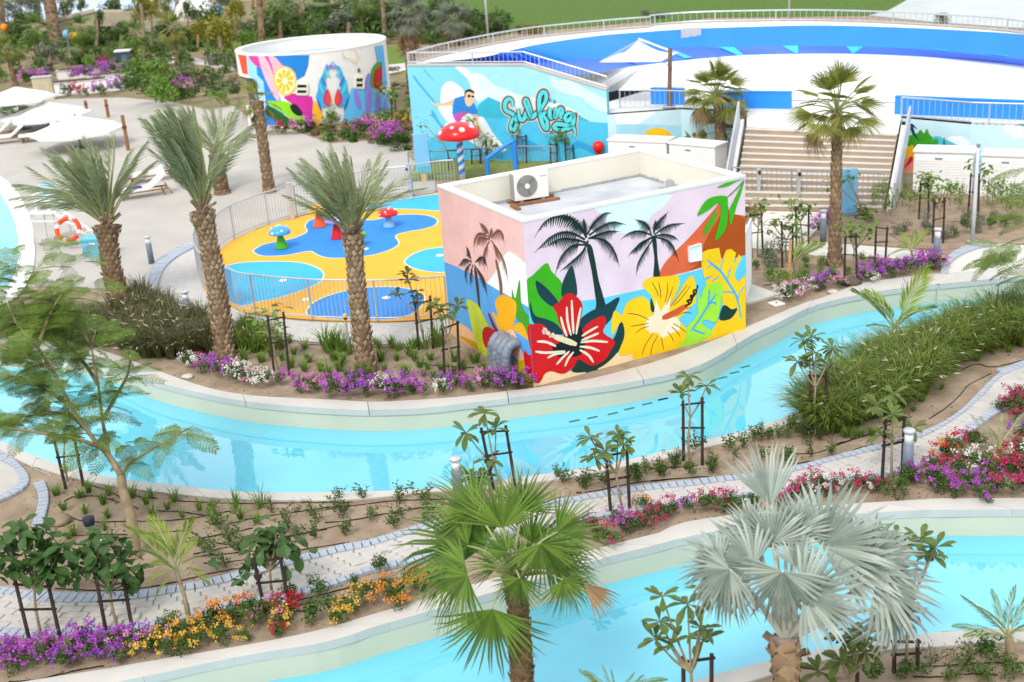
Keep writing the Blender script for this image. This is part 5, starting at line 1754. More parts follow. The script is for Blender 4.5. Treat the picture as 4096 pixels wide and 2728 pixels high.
# distant arched wall and toy-coloured flags
p = G('A', 860, 345)
t = thing('footbridge', 'pale garden footbridge with dark arch under the trees', 'bridge', p)
P = [Vector((-6, 0, 0)), Vector((-6, 0, 1.6)), Vector((0, 0, 2.6)), Vector((6, 0, 2.2)), Vector((6, 0, 0)), Vector((2.2, 0, 0)), Vector((1.2, 0, 1.2)), Vector((-.6, 0, 1.4)), Vector((-2, 0, .8)), Vector((-2.4, 0, 0))]
s = MB().poly(P).poly([q + Vector((0, 2, 0)) for q in P])
for i in range(len(P)):
    a, b = P[i], P[(i + 1) % len(P)]
    s.add([a, b, b + Vector((0, 2, 0)), a + Vector((0, 2, 0))], [(0, 1, 2, 3)])
s.build('arch_wall', mat('bridge_stone', (.42, .36, .28), .9, scale=1), t)
MB().bar((-6, -.1, 1.75), (0, -.1, 2.75), .12, .3).build('parapet', mat('bridge_parapet', (.5, .44, .36), .9), t)
for x, y, col, lb in ((600, 320, '#8CC0F0', 'pale blue round garden lantern on a post'), (660, 335, '#E8B818', 'yellow round garden lantern on a post'), (68, 262, '#E88A10', 'orange round garden lantern by the dark hedge')):
    p = G('A', x, y + 130)
    q = atd('A', x, y, p)
    t = thing('garden_lantern', lb, 'lantern', p)
    MB().lathe([(.06, 0), (.05, q.z)], 8).build('post', M_GREYST, t)
    MB().lathe([(.02, q.z - .1), (.27, q.z + .05), (.34, q.z + .35), (.22, q.z + .62), (.03, q.z + .7)], 14).build('globe', mat('lantern_' + col, col, .5), t, True)

# ================================================================ drip hoses on the sand
HL = ["I:410,1258 470,1290 560,1318 700,1325 850,1320 1000,1318 1200,1310 1400,1280 1560,1250", "I:430,1190 480,1160 560,1150 640,1150 740,1170 800,1195", "I:560,1060 700,1105 800,1150 930,1240", "I:900,1140 960,1160 1060,1165", "I:1060,1250 1200,1255 1400,1282", "I:1200,1182 1400,1192 1700,1200 2000,1195 2355,1192",
      "I:340,1420 500,1415 700,1408 870,1410 1200,1385 1280,1383", "I:1250,1460 1400,1425 1520,1405 1700,1365", "I:1545,1335 1700,1300 1900,1270 2200,1228 2355,1212", "I:1260,1375 1400,1450 1600,1480 1860,1440 2355,1330", "L:370,678 600,690 800,688 1000,668 1200,630 1360,590", "L:1370,510 1600,490 1900,440 2350,365", "L:1300,450 1500,405 1800,350 2200,280", "L:1340,590 1560,550 1700,520", "I:1300,1560 1600,1530 1900,1500",
      "L:1960,825 2060,830 2130,790", "L:2000,760 2200,710 2355,672", "L:2010,790 2200,755 2355,735", "L:2180,765 2300,750 2400,735", "L:60,1305 250,1290 520,1230 700,1200",
      "J:1690,1130 1850,1110 2000,1075 2200,1045 2355,1035", "J:0,1240 300,1200 500,1180 800,1170", "J:0,1330 200,1310 400,1270 700,1220", "K:0,1140 120,1125 300,1110 430,1110 560,1090", "K:0,1060 150,1050 300,1035", "K:900,965 1050,955 1200,900 1260,880", "K:850,1030 950,1020 1150,990 1300,930 1400,905", "K:1160,905 1350,850 1480,790 1640,730", "K:1750,745 1850,680 1950,590 2000,530 2140,460", "K:1950,440 2050,400 2150,420 2346,375",
      "O:1740,1350 1900,1345 2100,1330 2355,1330", "O:1700,1410 1850,1412 2000,1395 2200,1400", "G:1030,1520 1400,1545 1800,1540", "M:0,1330 120,1360 300,1370 450,1380", "H:300,1060 420,1050", "H:1000,690 1300,660 1500,680 1700,640", "H:1300,570 1500,600 1700,560 2000,580"]
HP = [resample(smooth(GP(s, .012), 5), max(8, len(smooth(GP(s, .012), 5)))) for s in HL]
HB = place_labels('thin black drip hose', [P[len(P) // 2] for P in HP])
for P, lb in zip(HP, HB):
    o = P[len(P) // 2].copy()
    for q in P: q.z += rnd.uniform(-.012, .008)
    tag(MB().tube([q - o for q in P], .011, 5).build('drip_hose', M_HOSE, None, loc=o), lb, 'hose', 'black drip hoses on the planting beds')
# loose stones and litter
def pebble(k, x, y, r, c, lb, cat='stone'):
    p = G(k, x, y, .0)
    rr = random.Random(int(x * 7 + y))
    s = MB()
    s.lathe([(r * .5, -.02), (r, r * .15), (r * .85, r * .45), (r * .35, r * .62)], 9)
    s.v = [(v[0] * rr.uniform(.85, 1.2), v[1] * rr.uniform(.7, 1.0), v[2]) for v in s.v]
    tag(s.build('stone', c, None, True, p), lb, cat, None)


ST = mat('stone_pale', (.62, .58, .52), .9, scale=8, c2=(.45, .40, .34))
pebble('I', 1265, 355, .16, ST, 'pale flat stone on the sand left of the white flowers')
pebble('H', 845, 1122, .16, ST, 'pale flat stone at the river coping below the purple flowers')
pebble('H', 390, 1075, .12, ST, 'small pale stone in the sand right of the hut slab')
pebble('L', 400, 235, .26, M_SAND, 'rounded sand-coloured stone in the left sand bed')
pebble('L', 720, 358, .12, M_WHITE, 'white scrap lying in the sand behind the bushy saplings', 'scrap')
pebble('H', 985, 1052, .32, mat('stone_brown', (.12, .09, .07), .9), 'dark brown rock beside the staked sapling in purple flowers', 'rock')
pebble('O', 2450, 1300, .1, ST, 'pale pebble on the near bank')
# ================================================================ plants: meshes shared by their copies
def date_frond(L, n, ll, droop, seed, width=.028, vee=.55, bare=.2):
    r = random.Random(seed)
    s = MB()
    C = []
    tw, sw_ = r.uniform(-1.2, 1.2), r.uniform(-.14, .14)
    for i in range(11):
        t = i / 10
        C.append(Vector((L * t * (1 - .12 * droop * t), (r.uniform(-.01, .01) + sw_ * t * t) * L, -L * .5 * droop * t ** 2.2)))
    s.m = 1
    s.tube(C, [.019 * (1 - .85 * i / 10) for i in range(11)], 4, False)
    s.m = 0
    S = resample(C, n + 2)
    for i in range(1, n + 1):
        t = i / (n + 1)
        if t < bare: continue
        p = S[i]
        d = (S[i + 1] - S[i - 1]).normalized()
        side = Vector((0, cos(tw * t), sin(tw * t)))
        upv = d.cross(side) * -1
        k = sin(pi * min(1, .18 + t * .80)) ** .7
        for sg in (-1, 1):
            a = r.uniform(.55, .8) * (1 - .45 * t)
            dr = (d * cos(a) + (side * sg * cos(vee * r.uniform(.5, 1.3)) + upv * sin(vee)) * sin(a)).normalized()
            l = ll * k * r.uniform(.8, 1.1)
            e = p + dr * l - Vector((0, 0, .12 * l))
            m = p + dr * l * .45
            w = d.cross(dr).cross(dr).normalized() * width * .5
            s.add([p, m + w, e, m - w], [(0, 1, 2, 3)])
    return s


def fan_blade(R, n, spread, split, droop, seed, fold=.10, tipdroop=.35, wv=.55):
    """fan leaf blade: hub at the origin, axis +x, pleated, split into ribs"""
    r = random.Random(seed)
    s = MB()
    rs = R * split
    def P(rad, a, z=0):
        x, y = rad * cos(a), rad * sin(a)
        return Vector((x, y, z - droop * (rad / R) ** 2 * R * .5 + .10 * R * abs(sin(a / 1.6)) * (rad / R)))
    da = spread / n
    for i in range(n):
        a0 = -spread / 2 + i * da
        am, a1 = a0 + da / 2, a0 + da
        ln = R * (.80 + .2 * cos(am * .8)) * r.uniform(.92, 1.06)
        td = tipdroop * r.uniform(.3, 1.5)
        hub = Vector((0, 0, 0))
        c = P(rs, am, fold * rs * da * 3)
        l, q = P(rs, a0), P(rs, a1)
        ma = am + r.uniform(-.04, .04)
        m1, m2 = P((rs + ln) / 2, ma - da * wv * .45, -td * .12 * R), P((rs + ln) / 2, ma + da * wv * .45, -td * .12 * R)
        mc = P((rs + ln) / 2, ma, -td * .10 * R + fold * rs * da)
        tip = P(ln, ma + r.uniform(-.05, .05), -td * .5 * R)
        s.add([hub, l, c, q, m1, mc, m2, tip], [(0, 1, 2), (0, 2, 3), (1, 4, 5, 2), (2, 5, 6, 3), (4, 7, 5), (5, 7, 6)])
    return s


def leaf_ob(L, w, cup=.12, droop=.15):
    s = MB()
    prof = [(0, .06), (.3, .45), (.62, 1.0), (.85, .8), (1.0, 0.0)]
    vs, fs = [], []
    for t, k in prof:
        z = -droop * L * t * t
        vs += [Vector((L * t, -w / 2 * k, z + cup * w * k)), Vector((L * t, 0, z)), Vector((L * t, w / 2 * k, z + cup * w * k))]
    for i in range(len(prof) - 1):
        a = i * 3
        fs += [(a, a + 3, a + 4, a + 1), (a + 1, a + 4, a + 5, a + 2)]
    return s.add(vs, fs)


def cloud(n, rad, size, seed, flat=.0, shell=.55, lobes=6):
    """leaf quads spread through an uneven, lobed volume"""
    r = random.Random(seed)
    s = MB()
    C = [(Vector((r.uniform(-.5, .5), r.uniform(-.5, .5), r.uniform(-.45, .5))), r.uniform(.32, .6)) for _ in range(lobes)]
    for _ in range(n):
        c, q = r.choice(C)
        d = Vector((r.gauss(0, 1), r.gauss(0, 1), r.gauss(0, 1))).normalized()
        p = c + d * q * (shell + (1 - shell) * r.random())
        p = Vector((p.x * rad[0], p.y * rad[1], p.z * rad[2]))
        nn = (d + Vector((r.gauss(0, .6), r.gauss(0, .6), r.gauss(0, .6) + .4))).normalized()
        X = nn.orthogonal().normalized()
        X = (Matrix.Rotation(r.uniform(0, 2 * pi), 3, nn) @ X)
        Y = nn.cross(X)
        l, w = size * r.uniform(.7, 1.4), size * r.uniform(.35, .6)
        s.add([p - X * l * .5, p + Y * w * .5, p + X * l * .5, p - Y * w * .5], [(0, 1, 2, 3)])
    return s


def blooms(n, rad, size, seed, per=9, top=True):
    r = random.Random(seed)
    s = MB()
    for _ in range(n):
        d = Vector((r.gauss(0, 1), r.gauss(0, 1), abs(r.gauss(0, 1)) if top else r.gauss(0, 1))).normalized()
        c = Vector((d.x * rad[0], d.y * rad[1], d.z * rad[2])) * r.uniform(.75, 1.05)
        for _k in range(per):
            p = c + Vector((r.gauss(0, 1), r.gauss(0, 1), r.gauss(0, 1))) * size * .9
            nn = (d + Vector((r.gauss(0, .7), r.gauss(0, .7), r.gauss(0, .7)))).normalized()
            X = nn.orthogonal().normalized()
            X = (Matrix.Rotation(r.uniform(0, 2 * pi), 3, nn) @ X)
            Y = nn.cross(X)
            l = size * r.uniform(.7, 1.3)
            s.add([p - X * l * .6, p + Y * l * .5 + nn * l * .15, p + X * l * .6, p - Y * l * .5 + nn * l * .15], [(0, 1, 2, 3)])
    return s


def tuft(n, h, spread, seed, w=.02, lean=.5):
    r = random.Random(seed)
    s = MB()
    for _ in range(n):
        a, q = r.uniform(0, 2 * pi), r.random()
        b = Vector((cos(a), sin(a), 0)) * spread * .25 * q
        d = Vector((cos(a), sin(a), 0))
        hh = h * r.uniform(.6, 1.1)
        ln = lean * r.uniform(.2, 1.2) * spread
        X = Vector((-d.y, d.x, 0)) * w * .5
        m = b + d * ln * .35 + Vector((0, 0, hh * .62))
        e = b + d * ln + Vector((0, 0, hh * r.uniform(.75, 1.0)))
        s.add([b - X, b + X, m + X * .8, m - X * .8, e], [(0, 1, 2, 3), (3, 2, 4)])
    return s


def trunk_obj(t, P, r0, r1, scales=0, sm=M_SCALE, bark=M_BARKP, flare=1.25, top=1.0, seed=0, pitch=.12, ssz=1.0):
    """palm trunk along P with leaf-base scales standing proud"""
    r = random.Random(seed)
    S = resample(smooth(P, 6), 24)
    L = length(S)
    R = [(r0 + (r1 - r0) * i / 23) * (1 + (flare - 1) * max(0, 1 - i / 4) ** 1.5) * (1 + (top - 1) * max(0, (i - 19) / 4)) * r.uniform(.97, 1.03) for i in range(24)]
    tr = MB().tube(S, R, 14).build('trunk', bark, t, True)
    if scales:
        s = MB()
        n = int(L / pitch)
        for i in range(n):
            f = (i + .5) / n * 23
            j = min(int(f), 22)
            p = S[j].lerp(S[j + 1], f - j)
            rr = R[j] + (R[j + 1] - R[j]) * (f - j)
            ax = (S[j + 1] - S[j]).normalized()
            x = ax.orthogonal().normalized()
            y = ax.cross(x)
            for k in range(scales):
                a = 2 * pi * (k + .5 * (i % 2)) / scales + r.uniform(-.12, .12)
                d = x * cos(a) + y * sin(a)
                tg = ax.cross(d)
                c = p + d * rr * .96 + ax * r.uniform(-.02, .02)
                w, h, o = pi * rr / scales * 1.05 * ssz, pitch * .75 * ssz, rr * .20 * r.uniform(.6, 1.4)
                s.add([c - tg * w - ax * h * .2, c + d * o * .4 - ax * h * .9, c + tg * w - ax * h * .2, c + d * o + ax * h * .7, c + d * o * 1.15 + ax * h * .1], [(0, 1, 4), (1, 2, 4), (2, 3, 4), (3, 0, 4)])
        s.build('leaf_scar', sm, tr)
    return tr


DF = [date_frond(1.0, 34, .24, d, i, .0115, .5, .27).mesh('frond', [L_DATE, L_PET]) for i, d in enumerate((.25, .5, .8, 1.1, .15, .35, .6))]
DG = [date_frond(1.0, 34, .24, d, 50 + i, .014, .5, .2).mesh('frond', [L_FAN, L_PET]) for i, d in enumerate((.3, .6, .9))]
AF = [date_frond(1.0, 44, .32, d, 20 + i, .019, -.35, .16).mesh('frond', [L_ARECA, L_PET]) for i, d in enumerate((.3, .7, 1.1))]
FW = [fan_blade(1.0, 22, 2.6, .45, dr, i, .12, .2, .5).mesh('fan_leaf', L_FANW) for i, dr in enumerate((.02, .12, .28))]


def direction(az, el):
    return Vector((cos(az) * cos(el), sin(az) * cos(el), sin(el)))


def put_frond(t, me, c, d, L, roll=0.0, name='frond'):
    up = Vector((0, 0, 1))
    M = Matrix.Translation(c) @ frame(d, up if abs(d.z) < .95 else Vector((1, 0, 0))) @ Matrix.Rotation(roll, 4, 'X') @ Matrix.Scale(L, 4)
    return objm(name, me, t, M)


def date_palm(lb, base, crown, r0, fronds, seed, group=None, lean=None, scales=11, sm=M_SCALE, Ls=(2.0, 2.8), top=1.5, dense=1):
    """base, crown: world points; fronds: list of (azimuth range, elevation range, count)"""
    r = random.Random(seed)
    t = thing('date_palm', lb, 'palm tree', base, group)
    c = crown - base
    md = c * .5 + Vector((r.uniform(-.1, .1), r.uniform(-.1, .1), 0)) * .6
    if lean: md += lean
    trunk_obj(t, [Vector((0, 0, -.1)), md, c], r0, r0 * .82, scales, sm, M_BARKP, 1.3, top, seed, .13)
    for a0, a1, e0, e1, n in fronds:
        for i in range(n):
            az, el = radians(r.uniform(a0, a1)), radians(r.uniform(e0, e1))
            d = direction(az, el)
            put_frond(t, r.choice(DF[:4] + DF[5:] if el < 1.0 else DF[:2] + DF[4:6]), c + Vector((d.x, d.y, 0)) * .08, d, r.uniform(*Ls), r.uniform(-.5, .5))
    hd = MB()
    for i in range(26):
        d = direction(r.uniform(0, 2 * pi), r.uniform(.1, 1.4))
        hd.tube([c + d * r0 * .4, c + d * r0 * r.uniform(1.1, 1.7) + Vector((0, 0, .1))], [.05, .03], 5)
    hd.build('crown_boot', M_SCALE2, t)
    return t


pA = G('F', 1092, 1445)
cA = atd('F', 915, 640, pA)
date_palm('date palm nearest the lifeguard chair, its fronds blown to the left', pA, cA, .30, [(135, 185, 42, 58, 7), (100, 200, 52, 78, 16), (20, 100, 55, 78, 8), (-60, 60, 68, 82, 5), (200, 280, 62, 80, 6), (60, 200, 72, 88, 12)], 1, None, Vector((-.12, 0, 0)), Ls=(2.0, 2.9))
pB = G('I', 1515, 205)
cB = atd('F', 1728, 520, pB)
date_palm('tall date palm with brush-like upright crown left of the playground', pB, cB, .27, [(0, 360, 75, 89, 42), (0, 360, 66, 78, 14), (-40, 40, 62, 72, 4)], 2, None, None, sm=M_SCALE2, Ls=(2.1, 3.05), top=1.45)
pC = G('I', 2470, 345)
pC = G('J', 280, 325)
cC = atd('G', 1395, 665, pC)
date_palm('date palm with pale scaly trunk in front of the playground fence', pC, cC, .24, [(0, 360, 66, 88, 24), (120, 230, 50, 68, 10), (-40, 50, 52, 70, 8), (230, 310, 60, 74, 4), (60, 120, 46, 64, 6)], 3, None, None, 10, M_SCALE2, (1.6, 2.35), 1.3)
pE = G('F', 1905, 375)
cE = atd('A', 1870, 1330, pE)
date_palm('date palm on the deck partly hidden by the brush-crowned palm', pE, cE, .30, [(0, 360, 30, 85, 22)], 4, None, None, 9, Ls=(2.0, 2.8))


def fan_palm(lb, base, crown, r0, n, R, seed, group=None, elr=(-40, 85), meshes=None, blade=L_FANW, name='fan_palm', scales=8, dry=0, pet=.75, sm=M_SCALE, lean=None, r1=.85, extra=()):
    r = random.Random(seed)
    t = thing(name, lb, 'palm tree', base, group)
    c = crown - base
    md = c * .5 + (lean or Vector((0, 0, 0)))
    trunk_obj(t, [Vector((0, 0, -.1)), md, c], r0, r0 * r1, scales, sm, M_BARKP, 1.35, 1.15, seed, .16)
    me = meshes or FW
    for i in range(n):
        f = i / max(1, n - 1)
        az = i * 2.39996 + r.uniform(-.25, .25)
        el = radians(elr[1] + (elr[0] - elr[1]) * f ** .8 + r.uniform(-8, 8))
        d = direction(az, el)
        pl = R * pet * r.uniform(.8, 1.15)
        mid_ = c + d * pl * .5 + Vector((0, 0, .05 * R))
        hub = c + d * pl - Vector((0, 0, .06 * R * (1 - sin(el))))
        bd = (hub - mid_).normalized() - Vector((0, 0, .12 * cos(el)))
        lf_ = put_frond(t, r.choice(me), hub, bd.normalized(), R * r.uniform(.85, 1.1), r.uniform(-.4, .4), 'fan_leaf')
        pt_ = MB().tube([c, mid_, hub], [.035 * R + .012, .02 * R + .008, .012 * R + .006], 5)
        if dry and i >= n - dry:
            lf_.data = DRYM
            pt_.build('petiole', L_BROWN, t)
        else:
            pt_.build('petiole', L_PET, t)
    return t


DRYM = fan_blade(1.0, 24, 2.2, .5, 1.0, 99, .12, .6).mesh('fan_leaf', L_BROWN)
b = G('E', 672, 955)
fan_palm('fan palm with leaning orange-brown trunk left of the stairs', b, atd('E', 650, 530, b), .20, 28, .86, 11, None, (-30, 84), pet=.9, dry=3, lean=Vector((.05, 0, 0)))
b2 = b + Vector((.25, .9, 0))
fan_palm('small fan palm tucked behind the leaning trunk beside the stairs', b2, atd('E', 680, 745, b2), .16, 9, .75, 12, None, (-50, 75), dry=0)
b = G('H', 860, 905)
fan_palm('tall fan palm standing before the stairs and light blue board', b, atd('E', 1318, 620, b), .185, 26, .82, 13, None, (-28, 86), pet=1.0, dry=2, sm=M_SCALE, r1=.72)
b = G('G', 742, 335)
fan_palm('slim fan palm with small sparse crown left of the round building', b, atd('A', 2205, 870, b), .22, 10, .62, 14, None, (-55, 88), dry=1, scales=7)

# ---- the big green fan palm in the foreground, leaf by leaf
bN = Vector((-.02, 12.0, 0))
bN = G('N', 1345, 1950)
cN = atd('N', 1262, 740, bN)
t = thing('fan_palm', 'big green fan palm in the near foreground over the lower river', 'palm tree', bN)
cl = cN - bN
trunk_obj(t, [Vector((0, 0, -.1)), atd('N', 1325, 1500, bN) - bN, atd('N', 1300, 1000, bN) - bN, cl], .17, .135, 9, M_SCALED, M_BARKP, 1.15, 1.1, 77, .075, 1.1)
FN = [fan_blade(1.0, 28, 2.7 + .5 * (i % 2), .38, d, 40 + i, .16, .45, .46).mesh('fan_leaf', L_FAN) for i, d in enumerate((.12, .35, .7))]
NEARL = [(1195, 440, 1150, 40, .5, .1, 0), (1330, 330, 1420, 20, .8, .3, 0), (1010, 330, 690, 90, .75, .3, 0), (960, 560, 430, 480, .4, .2, 1), (945, 690, 580, 760, -.2, .0, 1), (960, 760, 640, 1010, -.5, -.1, 2),
         (1450, 545, 1560, 900, -.35, .2, 1), (1560, 470, 1930, 370, .3, .2, 0), (1310, 780, 1250, 1010, -.7, .1, 1), (1560, 740, 1880, 690, -.2, .2, 2), (1600, 790, 1690, 1030, -.3, .0, 2), (1125, 985, 1090, 1490, -.55, .2, 2),
         (1390, 540, 1500, 250, .55, .4, 0), (1080, 560, 780, 300, .6, .4, 0), (1480, 620, 1840, 580, .1, .3, 1), (1130, 470, 900, 200, .9, .5, 0), (1230, 600, 1060, 480, -.4, .4, 0), (1200, 600, 1120, 420, .3, .5, 1), (1180, 690, 960, 560, .2, .4, 0), (1330, 640, 1480, 480, .3, .4, 1)]


def near_leaf(t, base, ctr, k, hx, hy, tx, ty, dep, tilt, me, petm, pr=.016, Rk=1.0, name='fan_leaf', cup=0):
    hub = atd(k, hx, hy, base, dep) - base
    tip = atd(k, tx, ty, base, dep + (.1 if ty < hy else -.1)) - base
    X = tip - hub
    R = X.length * Rk
    view = (CAM - base - hub).normalized()
    nn = (Vector((0, 0, 1)) * .75 + view * (.55 + tilt)).normalized()
    o = objm(name, me, t, Matrix.Translation(hub) @ frame(X, nn) @ Matrix.Scale(R, 4))
    mid_ = ctr.lerp(hub, .55) + Vector((0, 0, .08))
    pt = MB().tube(smooth([ctr + Vector((0, 0, -.05)), mid_, hub], 4), [pr * 1.6] * 3 + [pr] * 4 + [pr * .7] * 2, 6)
    p_ = pt.build('petiole', petm, t)
    return o


for hx, hy, tx, ty, dep, tilt, mi in NEARL:
    near_leaf(t, bN, cl, 'N', hx, hy, tx, ty, dep, tilt, FN[mi], L_PET, Rk=1.04)
near_leaf(t, bN, cl, 'N', 1740, 815, 1960, 1000, -.2, .2, fan_blade(1.0, 18, 1.1, .55, .3, 60, .12, .2).mesh('fan_leaf', L_BROWN), L_BROWN)
hd = MB()
for i in range(14):
    d = direction(rnd.uniform(0, 2 * pi), rnd.uniform(.4, 1.5))
    hd.tube([cl - Vector((0, 0, .1)), cl + d * rnd.uniform(.22, .5)], [.03, .008], 5)
hd.build('spear_leaf', L_PET, t)

# ---- silver Bismarck-type fan palm
bS = G('O', 958, 1950)
cS = atd('O', 945, 1180, bS)
t = thing('silver_palm', 'big silver-blue fan palm in the near foreground right', 'palm tree', bS)
cl = cS - bS
trunk_obj(t, [Vector((0, 0, -.1)), atd('O', 952, 1600, bS) - bS, cl], .17, .15, 5, M_SCALE, mat('silver_bark', (.34, .30, .26), .8, scale=6, c2=(.16, .12, .09), bump=.5), 1.1, 1.2, 78, .16, 1.5)
FS = [fan_blade(1.0, 24, 3.5, .42, d, 80 + i, .22, td, .6).mesh('fan_leaf', L_SILV) for i, (d, td) in enumerate(((.05, .14), (.2, .4), (.5, .8)))]
FS3 = fan_blade(1.0, 16, 1.5, .5, .05, 90, .2, .05).mesh('fan_leaf', L_SILV)
SIL = [(860, 400, 800, 20, .6, .1, 3), (1160, 640, 1560, 390, .3, .5, 0), (1055, 930, 1480, 960, -.7, .9, 0), (950, 640, 960, 400, .3, .4, 0), (560, 740, 290, 660, -.1, .2, 1), (1480, 850, 1930, 920, .1, .3, 1), (640, 850, 480, 1060, -.3, .1, 2),
       (930, 790, 850, 1160, -.7, .3, 2), (1560, 1000, 1760, 1270, .0, .1, 2), (770, 640, 620, 430, .5, .3, 0), (1290, 760, 1680, 640, .2, .6, 0), (1220, 1010, 1300, 1180, -.6, .5, 1), (760, 760, 420, 560, .0, .3, 1), (1100, 560, 1250, 330, .7, .5, 0),
       (1430, 700, 1790, 600, .3, .4, 1), (620, 780, 350, 940, -.4, .3, 2), (1000, 760, 1150, 600, -.2, .6, 1), (870, 620, 840, 330, .3, .4, 0), (1010, 560, 1040, 310, .4, .4, 0), (760, 560, 690, 340, .4, .3, 0)]
for hx, hy, tx, ty, dep, tilt, mi in SIL:
    near_leaf(t, bS, cl, 'O', hx, hy, tx, ty, dep, tilt, FS3 if mi == 3 else FS[mi], L_PETS, .024)
bt = MB()
for i in range(9):
    d = direction(i * .75 + .3, rnd.uniform(.2, .9))
    X = d.cross(Vector((0, 0, 1))).normalized() * .09
    o = cl - Vector((0, 0, .18 + .06 * (i % 3)))
    e = o + d * rnd.uniform(.22, .36)
    bt.add([o - X, o + X, e + X * 1.1, e - X * .8], [(0, 1, 2, 3)])
bt.build('leaf_boot', M_SCALE, t)


# ---- small feather palms
def small_palm(lb, base, ctr, tips, seed, stem=.035, mesh=AF, name='feather_palm', k='L', petm=L_PET):
    t = thing(name, lb, 'palm tree', base)
    c = ctr - base
    MB().tube(smooth([Vector((0, 0, -.05)), c * .5 + Vector((.03, 0, 0)), c], 4), [stem * 1.3] * 4 + [stem] * 5, 8).build('trunk', M_STEM, t, True)
    for i, (x, y, dep) in enumerate(tips):
        e = atd(k, x, y, base, dep) - base
        d = e - c
        d2 = d + Vector((0, 0, .28 * d.length))
        put_frond(t, mesh[i % len(mesh)], c, d2.normalized(), d.length * 1.15, rnd.uniform(-.4, .4))
    return t


b = G('L', 1280, 935)
small_palm('young feathery palm with thin pale stem before the paved path', b, atd('L', 1185, 560, b), [(870, 290, .2), (1080, 190, .3), (1200, 225, .1), (960, 430, -.2), (1040, 480, -.4), (1400, 570, .0), (1060, 745, -.3), (1330, 460, .3), (1130, 260, -.1), (1300, 380, -.3), (1010, 620, .1)], 1)
b = G('K', 1545, 330)
b = G('H', 1345, 1560)
small_palm('young feathery palm at the left end of the tall grasses', b, atd('H', 1330, 1400, b), [(1030, 1130, .3), (1185, 1095, .1), (1260, 1110, -.1), (1620, 985, .4), (1600, 1210, .2), (1480, 1180, -.2), (1130, 1400, -.2), (1560, 1420, -.3)], 2, k='H')
b = G('H', 1462, 890)
small_palm('small bright feathery palm behind the purple flower bed', b, atd('H', 1460, 790, b), [(1310, 690, .2), (1400, 650, .1), (1500, 600, .3), (1585, 640, 0), (1640, 800, -.1), (1325, 795, -.2), (1540, 720, -.3), (1380, 740, -.2)], 3, k='H')
b = G('H', 535, 1010)
small_palm('small feathery palm tied beside a bamboo pole', b, atd('H', 535, 880, b), [(765, 770, .2), (640, 690, .1), (560, 690, 0), (700, 740, -.2), (620, 800, .3), (600, 880, -.2)], 4, k='H')
tp_ = G('H', 496, 1075)
t = thing('bamboo_pole', 'plain bamboo pole standing upright beside the small palm', 'pole', tp_)
q = atd('H', 516, 705, tp_) - tp_
MB().tube([Vector((0, 0, 0)), q], .045, 8).build('cane', mat('bamboo', (.50, .30, .12), .6, scale=5, c2=(.40, .22, .08)), t)
for f in (.25, .5, .75):
    MB().tube([q * (f - .005), q * (f + .005)], .052, 8).build('node_ring', mat('bamboo_node', (.28, .16, .07), .7), t)
b = G('O', 2260, 1345)
small_palm('spiky young palm on the near bank at the right frame edge', b, atd('O', 2265, 1180, b), [(2010, 960, .1), (1980, 1115, 0), (2245, 895, .1), (2360, 950, .2), (2030, 1150, -.2), (2450, 1050, 0), (2150, 930, .3), (2330, 1080, -.3), (2200, 1000, -.2), (2420, 1250, -.1)], 5, .07, DG, 'date_palm', 'O')
b = G('N', 1960, 1800)
small_palm('young palm in the foreground with only its frond tips in view', b, atd('N', 1960, 1600, b), [(1720, 1440, .1), (1800, 1400, 0), (1890, 1380, .1), (1960, 1410, 0), (2060, 1420, .2), (2200, 1390, .2), (2120, 1440, -.1), (1840, 1430, -.2)], 6, .05, DG, 'date_palm', 'N')
b = G('K', 2190, 985)
t = small_palm('pale spiky fan palm shrub growing out of the crimson flower bed', b, atd('K', 2185, 930, b), [(2030, 740, .2), (2120, 740, 0), (2250, 720, .2), (2346, 740, .2), (2060, 900, -.2), (2120, 980, -.3), (2300, 850, -.1), (2380, 900, 0), (2200, 800, -.2)], 7, .06, DF[:3], 'palm_shrub', 'K')
b = G('H', 1850, 1290)
small_palm('dense dark green fan-like palm tuft within the tall grasses', b, atd('H', 1850, 1250, b), [(1720, 1230, 0), (1770, 1180, .1), (1850, 1170, 0), (1930, 1190, .1), (1990, 1240, 0), (1800, 1280, -.2), (1920, 1270, -.2)], 8, .05, DG, 'palm_shrub', 'H')

# ---- staked saplings
PLM = [leaf_ob(1.0, .36, .15, d).mesh('leaf', L_PLUM) for d in (.05, .25, .5)]
BRD = [leaf_ob(1.0, .62, .12, d).mesh('leaf', L_BROAD) for d in (.1, .3, .6)]


